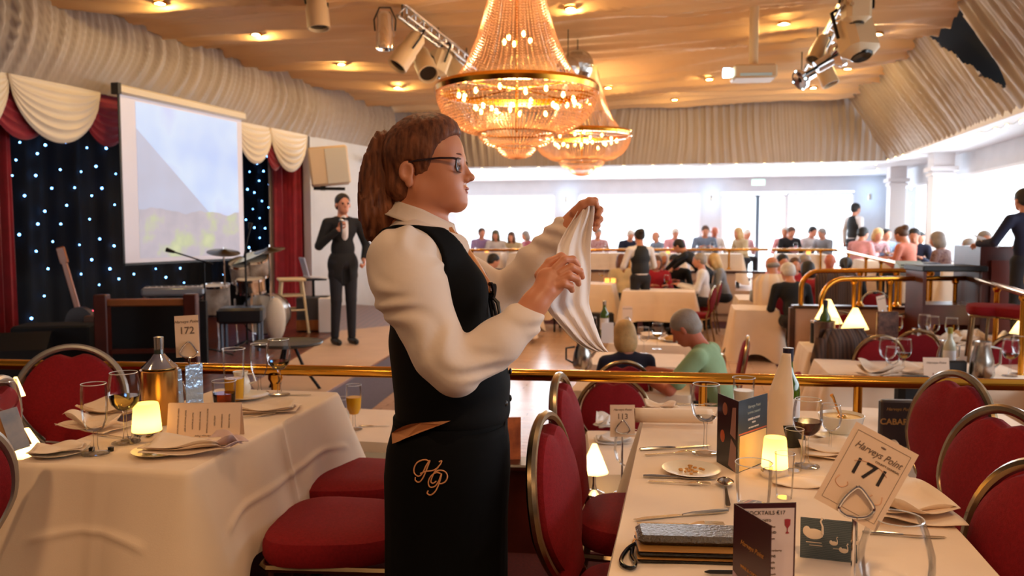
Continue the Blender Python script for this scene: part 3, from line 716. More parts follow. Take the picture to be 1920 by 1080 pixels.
# velvet curtains
def curtain(lab,px0,px1,zt,zb,m,Pl,amp=.07,fr=7):
    a=onplane(px0,400,Pl); b=onplane(px1,400,Pl); L=(b-a); L.z=0; ln=L.length; tt=L/ln
    def fn(i,j):
        s=ln*i; o=amp*(.7+.3*j)*math.sin(2*PI*fr*s+1.2*math.sin(3*s))+.4*amp*math.sin(2*PI*fr*2.3*s+j); return V((tt.x*s+N.x*o,tt.y*s+N.y*o,zt+(zb-zt)*j-a.z))
    o=MB().grid(int(ln*fr*14)+4,10,fn).build('stage_curtain',m,loc=(a.x,a.y,a.z)); return tag(o,lab,'curtain')
curtain('crimson velvet stage curtain at the far left edge',-70,26,3.0,.25,REDV,A0+N*.25)
curtain('crimson velvet stage curtain right of the screen beside the white wall',516,586,3.0,.12,REDV,A0+N*.25)
curtain('narrow pale curtain edge just left of the right crimson curtain',506,517,2.9,.12,mat('pale_curtain',(196,178,166),.7),A0+N*.35,.03,8)
# swags
def swag(lab,pa,pb,depth,m,off,tail=0,ztop=3.08,name='swag_pelmet'):
    a=onplane(pa,300,A0+N*off); b=onplane(pb,300,A0+N*off); a.z=b.z=ztop; L=b-a
    def fn(i,j):
        e=(1-(2*i-1)**2); p=a+L*(.04*j*(1-2*i)*0+i); d=depth*j*(e**.6*.95+.05); 
        r=.045*math.sin(j*PI)*e+.018*ridge(j*6.5)*(.25+e)
        return V((p.x-N.x*r,p.y-N.y*r,ztop-d))-a
    return tag(MB().grid(28,44,fn).build(name,m,loc=a,solid=.006),lab,'drape')
swag('crimson swag drooping below the cream swags at the left',-30,112,.66,REDV,.06)
swag('dark crimson swag beside the projection screen',150,250,.62,REDV,.06)
swag('cream satin swag cut by the left edge of the photo',-90,24,.62,CREAM,-.02)
swag('large cream satin swag at the upper left of the star cloth',22,192,.66,CREAM,-.04)
swag('cream satin swag just right of the projection screen',443,512,.60,CREAM,-.02)
swag('cream satin swag above the right crimson curtain',508,577,.66,CREAM,-.04)
swag('small crimson swag between the two right cream swags',495,535,.66,REDV,.04)
# projection screen with a landscape picture
def screen():
    tl,tr,bl,br=at(222,172,Y=9.55),at(452,222,Y=11.75),None,None
    d=tr-tl; d.z=0; w=d.length; ang=math.atan2(d.y,d.x); z1=tl.z; z0=at(236,496,Y=9.55).z; H=z1-z0
    t=thing('projection_screen','white projection screen showing a pale mountain landscape, hung over the stage','screen',(tl.x,tl.y,z0),ang)
    sm=mat('screen_white',(212,208,216),.6,emit=(190,188,205),es=.35)
    MB().box((w/2,0,H/2),(w,.01,H)).build('screen_sheet',sm,t,smooth=False)
    MB().box((w/2,-.01,H+.03),(w+.1,.10,.11),b=.02).build('screen_casing',mat('screen_casing_white',(226,214,196),.5),t)
    MB().box((-.045,-.01,H+.03),(.05,.104,.13)).build('end_cap',BLACKP,t)
    MB().box((w/2,0,.0),(w,.03,.03)).build('bottom_bar',BLACKP,t)
    MB().box((.0,-.0,H/2),(.03,.014,H)).build('dark_edge',BLACKP,t)
    pm=bpy.data.materials.new('projected_landscape'); pm.use_nodes=True; nt=pm.node_tree; b=nt.nodes['Principled BSDF']
    tc=nt.nodes.new('ShaderNodeTexCoord'); sp=nt.nodes.new('ShaderNodeSeparateXYZ'); nt.links.new(tc.outputs['Generated'],sp.inputs[0])
    def math_(op,a,b_=None,v=None):
        n=nt.nodes.new('ShaderNodeMath'); n.operation=op; nt.links.new(a,n.inputs[0])
        if b_ is not None: nt.links.new(b_,n.inputs[1])
        if v is not None: n.inputs[1].default_value=v
        return n.outputs[0]
    def noise(sc,det=4):
        n=nt.nodes.new('ShaderNodeTexNoise'); n.inputs['Scale'].default_value=sc; n.inputs['Detail'].default_value=det; nt.links.new(tc.outputs['Generated'],n.inputs['Vector']); return n.outputs['Fac']
    def rgb(st,fac):
        r=nt.nodes.new('ShaderNodeValToRGB'); e=r.color_ramp.elements
        while len(e)<len(st): e.new(.5)
        for i,(p,c) in enumerate(st): e[i].position=p; e[i].color=lin(c)
        nt.links.new(fac,r.inputs[0]); return r.outputs[0]
    def mix(f,a,b_):
        n=nt.nodes.new('ShaderNodeMix'); n.data_type='RGBA'; nt.links.new(f,n.inputs[0]); nt.links.new(a,n.inputs[6]); nt.links.new(b_,n.inputs[7]); return n.outputs[2]
    x,y=sp.outputs[0],sp.outputs[2]
    sky=rgb([(.3,(178,206,255)),(.55,(204,226,255)),(.7,(190,200,250))],noise(2.2,2))
    hill=rgb([(.3,(176,180,204)),(.7,(184,192,220))],noise(3,2))
    land=rgb([(.3,(168,164,180)),(.50,(184,176,190)),(.62,(188,198,158)),(.75,(206,214,168))],noise(5,3))
    # slope of the hill from upper left to lower right
    hm=math_('GREATER_THAN',math_('ADD',math_('MULTIPLY',x,v=-.78),v=.83),y)
    lm=math_('GREATER_THAN',math_('ADD',math_('MULTIPLY',noise(3,2),v=.22),v=.20),y)
    c=mix(lm,mix(hm,sky,hill),land)
    nt.links.new(c,b.inputs['Emission Color']); b.inputs['Emission Strength'].default_value=.86; b.inputs['Base Color'].default_value=(.2,.2,.2,1); b.inputs['Roughness'].default_value=.8
    MB().box((w*.53,-.008,H*.50),(w*.84,.004,H*.93)).build('projected_picture',pm,t,smooth=False)
screen()
# wall loudspeaker
sp_=at(617,312,Y=13.1); t=thing('wall_loudspeaker','large cream loudspeaker cabinet on a bracket on the white wall','loudspeaker',sp_,math.radians(14))
MB().box((0,0,0),(.62,.42,.62),(0,math.radians(-6),0),b=.03).build('cabinet',mat('cream_cabinet',(216,190,160),.5),t)
MB().box((.12,-.215,.0),(.34,.02,.56),(0,math.radians(-6),0),b=.005).build('grille',mat('pale_grille',(206,200,190),.7,bump=.5,bscale=120),t)
MB().box((.0,.0,-.36),(.5,.05,.05)).box((-.1,0,-.34),(.08,.08,.1)).cyl((.0,.0,-.36),(.2,.9,-.3),.02).build('bracket',BLACKM,t)
# small lamp on the wall further along
p=at(690,300,Y=15.4); t=thing('ceiling_wall_lamp','small dark lamp with a blue tint on the wall behind the waitress','wall light',p)
MB().ball((0,0,0),.07,10,8).cyl((0,0,.05),(.1,.25,.14),.015).build('housing',BLACKM,t)
# ================================================================ chairs
CRIM=mat('crimson_chair_cloth',(128,20,28),.85,noise=.12,nscale=120,bump=.25,bscale=400,spec=.2)
CFRAME=mat('bronzed_chair_frame',(150,128,98),.25,1)
def back_outline(off=0,notch=0,n=44):
    "outline of the round-topped back in x,z; z runs .46 to .93"
    P=[]
    for i in range(n+1):
        a=-PI*.30+(PI*1.6)*i/n; x=math.cos(a)*(.215-off); z=.715+math.sin(a)*(.215-off)
        if z<.69: x*= 1-.42*((.69-z)/.24)**1.2
        P.append((x,z))
    P.append((-.10+off*.3,.47+off)); P.append((.10-off*.3,.47+off)); return P
def chair():
    t=thing('banquet_chair','x','chair'); rec=lambda z: -.215-.16*(z-.46)
    m=MB(); out=[]
    for k,(s,z) in enumerate(((.86,.40),(.97,.412),(1,.43),(1,.462),(.965,.482),(.80,.492),(.4,.496))):
        r=[]
        for i in range(36):
            a=2*PI*i/36; c,q=math.cos(a),math.sin(a); x=.225*abs(c)**.55*(1 if c>0 else -1); y=.22*abs(q)**.6*(1 if q>0 else -1)
            x*=1+.10*(y/.22); r.append(V((x*s,y*s+.01,z)))
        out.append(r)
    m.rings(out,caps=(1,1)).build('seat',CRIM,t)
    # cushion of the back, hollowed at the top
    O=back_outline(.020); rows=[]
    cx,cz=0,.70
    def pt(x,z,k,d):
        X=cx+(x-cx)*k; Z=cz+(z-cz)*k
        if Z>.80: Z-=.022*math.exp(-(X/.034)**2)*((Z-.80)/.1)
        return V((X,rec(Z)+d,Z))
    for k,d in ((.0,.046),(.5,.042),(.85,.034),(.97,.022),(1,.0),(.97,-.02),(.85,-.026),(0,-.03)): rows.append([pt(x,z,k,d) for x,z in O][::-1])
    MB().rings(rows).build('backrest',CRIM,t)
    fr=[V((x,rec(z),z)) for x,z in back_outline(0)][:-2]
    fr=[V((-.13 if i else .13,0,0)) for i in ()]+fr
    a,b=fr[0],fr[-1]
    fr=[V((.15,-.20,.44))]+fr+[V((-.15,-.20,.44))]
    MB().tube(fr,.0135,8).build('back_frame',CFRAME,t)
    MB().tube([(x*.205,y*.2+.005,.402) for x,y in ((1,-1),(1,.9),(.9,1),(-.9,1),(-1,.9),(-1,-1))],.012,6,closed=True).build('seat_frame',CFRAME,t)
    for sx in(-1,1):
        MB().tube([(sx*.19,.18,.40),(sx*.195,.195,.2),(sx*.2,.21,.0)],.0125,8).build('leg',CFRAME,t)
        MB().tube([(sx*.15,-.20,.44),(sx*.17,-.205,.3),(sx*.19,-.26,.0)],.0125,8).build('leg',CFRAME,t)
    return t
chp=proto(lambda k=None: chair())
def chair_at(px,py,Y,rz,lab,group=None,floor=None,tilt=0):
    "chair whose back top shows at a pixel"
    p=at(px,py,Y=Y); fl=ZL if floor is None else floor
    b=V((math.sin(rz),-math.cos(rz),0))*-.0  # origin = seat centre
    off=Matrix.Rotation(rz,3,'Z')@V((0,-.29,0))
    o=chp((p.x-off.x,p.y-off.y,fl),rz,lab,group)
    if 'silver' in lab:
        for c in o.children:
            if c.name.split('.')[0] in('back_frame','seat_frame','leg'): obj_mat(c,mat('satin_silver_frame',(168,164,158),.35,.8))
    return o
R90=PI/2
# ================================================================ tables and cloths
def rrect(w,l,r,n=14):
    P=[]; 
    def seg(a,b,k):
        for i in range(k): P.append((a[0]+(b[0]-a[0])*i/k,a[1]+(b[1]-a[1])*i/k))
    w/=2;l/=2; kx=max(4,int(w*2*n*1.6)); ky=max(4,int(l*2*n*1.6))
    c=[(w-r,l-r,0),(-w+r,l-r,PI/2),(-w+r,-l+r,PI),(w-r,-l+r,1.5*PI)]
    for i,(x,y,a) in enumerate(c):
        for k in range(5): b=a+PI/2*k/5; P.append((x+r*math.cos(b),y+r*math.sin(b)))
        nx=c[(i+1)%4]; b=a+PI/2; q=(x+r*math.cos(b),y+r*math.sin(b)); e=(nx[0]+r*math.cos(nx[2]),nx[1]+r*math.sin(nx[2]))
        seg(q,e,kx if i%2==0 else ky)
    return P
def cloth_mb(w,l,drop,seed=1,amp=.02,cor=.30,flare=.05,crease=True,rows=14,n=14):
    rnd=random.Random(seed); O=rrect(w,l,.02,n); N_=len(O); ph=[rnd.random()*6 for _ in range(6)]
    nr=[]; 
    for i in range(N_):
        a=O[i-1];b=O[(i+1)%N_]; d=V((b[0]-a[0],b[1]-a[1],0)).normalized(); nr.append(V((d.y,-d.x,0)))
    rings=[[V((0,0,0))+V((x*k,y*k,.0012*math.sin(x*31*k+seed)*math.sin(y*17*k))) for x,y in O] for k in (.02,.35,.7,.93,.985,.998)]
    per=2*(w+l); s=0
    S=[]
    for i in range(N_): S.append(s); s+=math.hypot(O[(i+1)%N_][0]-O[i][0],O[(i+1)%N_][1]-O[i][1])
    for j in range(1,rows+1):
        t=j/rows; r=[]
        for i,(x,y) in enumerate(O):
            c=min(1,max(0,1-math.hypot(w/2-abs(x),l/2-abs(y))/.26))**1.5
            side=math.sin(S[i]*11+ph[0]+.6*math.sin(S[i]*4+ph[1]))+.5*math.sin(S[i]*23+ph[2])
            o=.004+flare*t+ amp*side*t**1.2*(1-c*.6)+cor*.35*c*t
            if crease and (1-c)>.5:
                o+=.007*math.exp(-((t-.52)/.03)**2)
                if min(abs(x),abs(y)-0) is not None:
                    q=min(abs(x),abs(y)) if abs(min(abs(x),abs(y)))<.05 else 9
                    o+=.010*math.exp(-(q/.013)**2)
            dz=drop*t*(1+cor*c)*(1+.015*math.sin(S[i]*6+ph[3])) ; r.append(V((x,y,-.002-dz))+nr[i]*o)
        rings.append(r)
    mb=MB().rings(rings[::-1] if False else rings); mb.f.append(tuple(range(N_-1,-1,-1))); return mb
TOPW=mat('table_top_wood',(120,84,56),.6)
def table(cx,cy,z,rz,w,l,drop,lab,floor,seed=1,mat_=None,clab=None,group=None,**k):
    t=thing('dining_table','table under '+lab,'table',(cx,cy,floor),rz,'dining tables under cloths'); h=z-floor
    MB().box((0,0,h-.022),(w-.02,l-.02,.03)).build('tabletop',TOPW,t)
    for sx in(-1,1):
        for sy in(-1,1): MB().cyl((sx*(w/2-.07),sy*(l/2-.07),0),(sx*(w/2-.07),sy*(l/2-.07),h-.03),.018,8).build('leg',BLACKM,t)
    o=cloth_mb(w,l,drop,seed,**k).build('tablecloth',mat_ or LINEN,loc=(cx,cy,z),rot=(0,0,rz),sharp=60)
    return tag(o,lab,'tablecloth',group)
FL=at(1213,757,z=.75); W171=.74; L171=1.95; r_=V((CA,-SA,0)); d_=V((SA,CA,0))
c171=FL+r_*W171/2-d_*L171/2
table(c171.x,c171.y,.75,ROOM,W171,L171,.36,'cream linen cloth on the nearest right-hand table with number 171',0,3,amp=.012)
f1_=at(28,867,z=.75); f2_=at(352,884,z=.75); R172=math.atan2((f2_-f1_).y,(f2_-f1_).x); W172=(f2_-f1_).length
dn=V((-math.sin(R172),math.cos(R172),0)); c172=(f1_+f2_)/2+dn*.56
table(c172.x,c172.y,.75,R172,W172,1.12,.33,'cream cloth with ironed cross folds on the left table with number 172',0,5,amp=.013,cor=.3,flare=.07,rows=40,n=34)
table(-1.70,2.80,.56,.05,.34,.34,.3,'cream cloth on the neighbouring table at the left edge',0,7)
ZT2=ZL+.72
table(-.76,4.42,ZT2,ROOM,.75,.72,.4,'white cloth on the small sunken table beyond the left seats',ZL,8)
table(.92,4.0,.30,-.06,1.05,.82,.35,'white cloth on the sunken table with number 113',ZL,9)
tB=at(1745,835,z=ZT2); table(tB.x+.25,tB.y+.42,ZT2,ROOM,.95,.8,.42,'white cloth on the sunken table with the menu reading CABARET',ZL,10)
table(3.2,6.25,ZT2,ROOM,1.45,.75,.45,'white cloth on the long sunken table behind the right of the rail',ZL,11)
table(4.55,7.55,ZT2,ROOM,1.35,.7,.45,'white cloth on the right-hand table below the brass rail corner',ZL,12)
table(3.05,7.45,ZT2,ROOM,.6,.72,.5,'white cloth on the narrow table with the ice bucket by the low wall',ZL,13)
table(1.06,6.75,ZT2,ROOM,.8,.72,.42,'cloth on the table shared by the fair-haired woman and the man in green',ZL,14)
table(1.42,7.95,ZT2,ROOM,.85,.7,.42,'cloth on the table behind the couple at the dance floor',ZL,15)
p=at(1233,547,z=.43); table(p.x+.1,p.y+.4,.43,ROOM,1.2,.8,.5,'cloth on the table with the candle before the man in the light shirt',ZL,16)
p=at(1100,524,Y=14.2); table(p.x-.02,p.y+.42,.50,ROOM,1.1,.8,.5,'cloth on the table just right of the lifted napkin',ZL,17)
p=at(1398,540,Y=13); table(p.x+.35,p.y+.3,ZT2,ROOM,.8,1.2,.6,'cloth reaching low on the table right of the aisle',ZL,18)
p=at(1395,560,Y=11.6); table(p.x+.12,p.y-.1,ZT2,ROOM,.6,.9,.6,'pinkish cloth hanging beside the red carpet edge',ZL,19)
WT=[]
for k,(x,v) in enumerate([(905,17.9),(1000,17.7),(1150,17.9),(1240,17.7),(1345,17.8),(1500,17.8)]):
    p=uv(u_at(x,v),v); WT.append((p.x,p.y)); table(p.x,p.y,.97,ROOM,1.0,.7,.5,'white cloth on the window table '+('at the far left','second from the left','behind the lifted napkin','behind the dark suited server','left of the glass doors','right of the glass doors')[k],.25,20+k)
for k,(x,Y) in enumerate([(1655,14.6),(1730,13.5),(1806,11.0)]):
    p=at(x,470,Y=Y); table(p.x,p.y,.92,ROOM,.8,1.0,.5,'cloth on the right terrace table '+('furthest back','in the middle','nearest the wooden cabinet')[k],.2,30+k)
p=at(935,545,Y=13.5); table(p.x,p.y,ZT2+.0,ROOM,1.2,.8,.5,'cloth on the sunken table with candles seen past the waitress tie',ZL,35)
p=at(1540,545,Y=13.1); table(p.x,p.y,ZT2,ROOM,.9,.8,.5,'cloth on the crowded table behind the rounded rail ends',ZL,36)
# ================================================================ tableware
def glass_obj(kind,s=1,liq=None,level=.5,flip=False):
    "stemmed or straight glass as a thing with bowl, stem and drink"
    t=thing('wine_glass' if kind in('wine','flute') else 'tumbler','x','glass')
    if kind=='wine': B=[(.004,.085),(.018,.09),(.032,.105),(.039,.13),(.038,.155),(.033,.185)]; S=[(.0,.002),(.034,.003),(.034,.005),(.008,.012),(.0045,.03),(.004,.075),(.006,.085)]
    elif kind=='flute': B=[(.004,.055),(.017,.060),(.0255,.080),(.0285,.115),(.028,.145),(.0265,.165)]; S=[(.0,.002),(.03,.003),(.03,.005),(.008,.01),(.005,.022),(.005,.055)]
    elif kind=='stemless': B=[(.0,.004),(.03,.004),(.046,.02),(.053,.045),(.052,.07),(.042,.105),(.036,.12)]; S=None
    elif kind=='tall': B=[(.0,.005),(.026,.005),(.028,.03),(.033,.15),(.034,.16)]; S=None
    else: B=[(.0,.006),(.03,.006),(.033,.01),(.036,.05),(.038,.095)]; S=None
    B=[(r*s,z*s) for r,z in B]
    MB().lathe(B,n=28).build('bowl',GLASS,t)
    r,z=B[-1]; MB().tube([(r*math.cos(a*PI/14),r*math.sin(a*PI/14),z) for a in range(28)],.0010*s,5,closed=True).build('rim',mat('glass_edge',(235,240,245),.05,.3),t)
    if S: MB().lathe([(r*s,z*s) for r,z in S],n=20).build('stem',GLASS2,t)
    if liq:
        zt=B[0][1]+(B[-1][1]-B[0][1])*level; L=[(0,B[0][1]+.001)]+[(r*.95,z) for r,z in B if z<zt and r>.006]
        for a,b in zip(B,B[1:]):
            if a[1]<=zt<=b[1]: k=(zt-a[1])/(b[1]-a[1]+1e-9); L+=[((a[0]+(b[0]-a[0])*k)*.95,zt)]
        L.append((0,zt)); MB().lathe(L,n=24).build('drink',liq,t)
    return t
GLASS2=glass('clear_glass_stem',fac=.9,cap=.8)
WINE_R=mat('red_wine',(60,8,14),.05); WINE_W=glass('white_wine',(240,226,170),1.0); JUICE=mat('orange_juice',(236,170,40),.2); BEER=glass('amber_beer',(206,130,30),1); WATER=glass('water',(235,240,244),.9); MILK=mat('cloudy_drink',(214,200,180),.3)
GT={}
def glass_at(kind,px,py,z,lab,s=1,liq=None,level=.5,group=None,rz=0):
    p=at(px,py,z=z); k=(kind,liq.name if liq else '',level,s)
    if k in GT: return copy_tree(GT[k],(p.x,p.y,z),rz,lab,group)
    o=glass_obj(kind,s,liq,level); GT[k]=o; o.location=(p.x,p.y,z); o['label']=lab
    if group: o['group']=group
    return o
def flat(poly_,th,m,nm,t,z=0,curv=None):
    mb=MB().prism(poly_,th); mb.v=[(x,y,zz+z+(curv(y) if curv else 0)) for x,y,zz in mb.v]; return mb.build(nm,m,t,smooth=False)
def cutlery(kind):
    t=thing('table_'+kind,'x',kind)
    if kind=='knife':
        MB().tube([(0,-.105,.005),(0,-.08,.005),(0,-.02,.005),(0,.0,.004)],[.004,.0055,.0045,.003],8).build('handle',SILV,t)
        flat([(-.003,0),(.004,0),(.008,.02),(.0085,.08),(.002,.11),(-.004,.105)],.0015,SILV,'blade',t,.003)
    elif kind=='fork':
        flat([(-.0035,-.10),(.0035,-.10),(.005,-.095),(.003,-.03),(.0025,.02),(-.0025,.02),(-.003,-.03),(-.005,-.095)],.003,SILV,'handle',t,.004)
        mb=MB().prism([(-.0025,.02),(.0025,.02),(.010,.04),(.011,.055),(-.011,.055),(-.010,.04)],.002)
        for k in range(4): x=-.0095+k*.0063; mb.prism([(x-.0014,.053),(x+.0014,.053),(x+.0008,.10),(x-.0008,.10)],.002)
        mb.v=[(x,y,z+.004+.006*math.sin((y-.02)*30)) for x,y,z in mb.v]; mb.build('tines',SILV,t,smooth=False)
    else:
        flat([(-.0035,-.09),(.0035,-.09),(.005,-.08),(.003,-.02),(.0025,.03),(-.0025,.03),(-.003,-.02),(-.005,-.08)],.003,SILV,'handle',t,.004)
        MB().grid(8,10,lambda i,j:V(((2*i-1)*.018*math.sin(PI*(.06+.88*j)),.028+.06*j,.006-.008*(1-(2*i-1)**2)*math.sin(PI*j)+.004))).build('spoon_bowl',SILV,t,solid=.001)
    return t
cup=proto(lambda k: cutlery(k))
def cut_at(kind,px0,py0,px1,py1,z,lab,group=None):
    a=at(px0,py0,z=z); b=at(px1,py1,z=z); c=(a+b)/2; d=b-a; s=d.length/.21
    o=cup((c.x,c.y,z+.001),math.atan2(d.y,d.x)-PI/2,lab,group,key=kind); s=min(1.25,max(.8,s)); o.scale=(s,s,s); return o
def plate():
    t=thing('side_plate','x','plate')
    MB().lathe([(0,.004),(.045,.004),(.052,.006),(.078,.014),(.08,.016),(.078,.016),(.05,.009),(.0,.007)],n=36).build('dish',PORC,t)
    return t
plp=proto(lambda k=None: plate())
def napkin(lab,p,rz,w=.2,l=.15,seed=1,m=None,h=.012,layers=3,curl=.02,over=None):
    rnd=random.Random(seed); mb=MB()
    for q in range(layers):
        a=rnd.uniform(-.25,.25); ox,oy=rnd.uniform(-.015,.015),rnd.uniform(-.015,.015); k=1-.1*q; ph=rnd.random()*6
        def fn(i,j):
            x=(i-.5)*w*k; y=(j-.5)*l*k*(1-.35*i*(q%2)); e=max(abs(2*i-1),abs(2*j-1))**4
            z=.003+h*q/layers*1.2+.006*math.sin(i*7+ph)*math.sin(j*5+ph)+.004+curl*e*(.5+.5*math.sin(i*4+j*3+ph))*(q+1)/layers
            X=x*math.cos(a)-y*math.sin(a)+ox; Y=x*math.sin(a)+y*math.cos(a)+oy
            return V((X,Y,max(z,.003)))
        mb.grid(14,12,fn)
    if over: mb.v=[over(V(v)) for v in mb.v]
    o=mb.build('folded_napkin',m or WLINEN,loc=p,rot=(0,0,rz),solid=.002); return tag(o,lab,'napkin')
SHADE=translucent('glowing_lamp_shade',(255,226,150),.5,emit=(255,214,110),es=1.5)
SHADEC=translucent('glowing_cone_shade',(255,236,190),.5,emit=(255,222,150),es=2.6)
def lamp_at(px,py,z,lab,kind='candle',h=.15,r=.05,energy=1.2,group=None):
    p=at(px,py,z=z); t=thing('table_lamp',lab,'lamp',(p.x,p.y,z),0,group)
    if kind=='candle':
        MB().lathe([(0,0),(r*1.02,0),(r*1.04,.008),(r*1.0,h*.24),(r*.9,h*.26)],n=24).build('base',CHROME,t)
        MB().lathe([(r*.98,h*.25),(r*.97,h*.3),(r*.84,h*.92),(r*.78,h),(0,h*1.0)],n=28).build('shade',SHADE,t)
        light('POINT','lamp_flame',(p.x,p.y,z+h*.45),energy,(1,.66,.24),.02)
    else:
        MB().lathe([(0,0),(r*.7,0),(r*.72,.01),(r*.2,.025),(r*.12,.05),(r*.12,h*.55)],n=20).build('base',CHROME,t)
        MB().lathe([(r,h*.45),(r*.97,h*.46),(r*.18,h),(0,h*1.0)],n=28).build('shade',SHADEC,t)
        light('POINT','lamp_flame',(p.x,p.y,z+h*.58),energy,(1,.66,.28),.02)
    return t
PAPER=mat('cream_card',(236,206,180),.55); INK=mat('dark_ink',(42,34,34),.6); INKG=mat('grey_brown_ink',(120,98,84),.6); PEACH=mat('peach_print',(222,170,134),.6); MAROON=mat('maroon_card',(66,22,30),.35); GOLDI=mat('gold_print',(198,140,74),.35,.5)
def script(txt,size,m,t,loc,rot,**k): return text(txt,size,m,t,loc,rot,shear=.35,off=-.0,**k)
def number_stand(num,lab,base,ptop,rz,tilt,cw,ch,clipz,detail=True):
    "card held in a looped clip on a pole; ptop is the height of the clip foot"
    t=thing('table_number_stand',lab,'number stand',base,rz); H=ptop-base[2]
    MB().lathe([(0,0),(.035,0),(.035,.005),(.012,.012),(.004,.02)],n=20).cyl((0,0,.01),(0,0,H),.0042,8).build('pole',CHROME,t)
    a=.030; P=spline([(0,0,H),(-.018,0,H+.004),(-.030,0,H+.016),(-.022,0,H+.034),(-.008,0,H+.050),(.004,0,H+.056),(.018,0,H+.040),(.030,0,H+.018),(.020,0,H+.004),(.002,0,H)],6)
    MB().tube([p+V((0,-.008,0)) for p in P],.0032,8).build('clip',CHROME,t)
    R=Euler((math.radians(-6),math.radians(tilt),0)); cc=V((clipz[0],.002,H+clipz[1]))
    cd=MB().box((0,0,0),(cw,.0012,ch)).build('number_card',PAPER,t,smooth=False,loc=cc,rot=R)
    F=(PI/2,0,0)
    if detail:
        text(num,ch*.27,INK,cd,(0,-.0012,-ch*.03),F,off=.0004,sx=1.12)
        script('Harveys Point',ch*.115,INKG,cd,(0,-.0012,ch*.25),F,sx=.86); text('COUNTY DONEGAL',ch*.032,INKG,cd,(cw*.20,-.0012,ch*.19),F)
        text('COUNTY DONEGAL',ch*.03,INKG,cd,(cw*.16,-.0012,ch*.20),F) if False else None
        mb=MB()
        for q in ((0,ch*.43,cw*.84,.0006),(0,-ch*.43,cw*.84,.0006)): mb.box((q[0],-.001,q[1]),(q[2],.0004,q[3]))
        for x in(-.42,.42): mb.box((cw*x,-.001,0),(.0006,.0004,ch*.86))
        mb.build('border_line',INKG,cd)
        mb=MB(); mb.tube([(cw*.28*math.cos(k*PI/16),-.001,ch*.12+ch*.10*math.sin(k*PI/16)-ch*.06) for k in range(2,15)],.0009,4)
        for s in(-1,1): mb.tube(spline([(s*cw*.34,-.001,-ch*.12),(s*cw*.36,-.001,-ch*.2),(s*cw*.26,-.001,-ch*.24),(s*cw*.18,-.001,-ch*.19),(s*cw*.2,-.001,-ch*.15)],4),.0010,4)
        mb.build('swan_ornament',PEACH,cd)['kind']='stuff'
        MB().ball((cw*.02,-.001,ch*.375),(cw*.045,.0006,ch*.012),8,4).build('feather_mark',INKG,cd)
    else:
        text(num,ch*.24,INKG,cd,(0,-.0012,ch*.06),F,off=.0004); script('Harveys Point',ch*.10,INKG,cd,(0,-.0012,ch*.32),F)
    return t
# ================================================================ the nearest table, number 171
Z=.75
def vrot(p,q): d=q-p; return math.atan2(d.y,d.x)
def b171(): return at(1596,1150,z=Z)
bs=at(1598,1120,z=Z); clipY=bs.y
ptop=at(1598,968,Y=clipY).z
number_stand('171','tilted white number card 171 in a looped chrome clip on the nearest table',tuple(bs),ptop,math.radians(-8),28,.122,.158,(.018,.073))
# cocktail menu, opened
MAR2=mat('maroon_cover',(60,20,30),.3); MPAGE=mat('menu_page',(214,196,196),.4)
pa=at(1373,1136,z=Z); pb=at(1488,1133,z=Z); W_=(pb-pa).length; Hm=at(1373,944,Y=pa.y).z-Z
t=thing('cocktail_menu','open maroon cocktail menu card standing at the bottom edge of the photo','menu',tuple(pa),vrot(pa,pb))
MB().box((W_/2,0,Hm/2),(W_,.0015,Hm)).build('back_panel',MAR2,t,smooth=False)
pg=MB().box((W_/2+.001,-.0014,Hm/2-.003),(W_*.92,.0008,Hm*.93)).build('page',MPAGE,t,smooth=False)
text('COCKTAILS €17',.0098,INK,pg,(W_*.50,-.0022,Hm*.89),(PI/2,0,0),off=-.0001)
rows_=['MOJITO','White Rum, Mint','LONG ISLAND','Vodka, Gin, Rum','COSMO','Vodka, Triple Sec, Cranberry','TOM COLLINS','Gin, Lemon, Soda','MANHATTAN','Bourbon, Vermouth','KIR','Cassis, White Wine','MIMOSA','Orange, Prosecco']
for i,s in enumerate(rows_): text(s,.0052 if i%2 else .0062,INKG if i%2 else INK,pg,(W_*.50,-.0022,Hm*(.82-.058*i)),(PI/2,0,0))
cg=MB().lathe([(0,0),(.004,.001),(.001,.004),(.001,.010),(.005,.016),(.0055,.026),(0,.027)],n=12); cg.v=[(x+W_*.86,y*.05-.0024,z+Hm*.70) for x,y,z in cg.v]; cg.build('cocktail_drawing',mat('drawing_red',(150,40,50),.5),pg)
# front cover swings toward the viewer
ct=at(1428,988,Y=pa.y-.16*1.0); cov=MB().box((W_/2,0,Hm/2),(W_,.0015,Hm)).build('cover',MAR2,t,smooth=False,rot=(0,0,math.radians(-77)))
script('Harveys Point',.012,GOLDI,cov,(W_*.52,-.0014,Hm*.66),(PI/2,0,0)); text('WINE & COCKTAIL',.0075,GOLDI,cov,(W_*.52,-.0014,Hm*.44),(PI/2,0,0)); text('MENU',.0075,GOLDI,cov,(W_*.52,-.0014,Hm*.385),(PI/2,0,0))
MB().add([(.001,-.0013,.001),(W_-.001,-.0013,.001),(W_-.001,-.0013,Hm*.18),(.001,-.0013,Hm*.36)],[(0,1,2,3)]).build('lilac_corner',mat('lilac_print',(168,140,156),.4),cov,smooth=False)
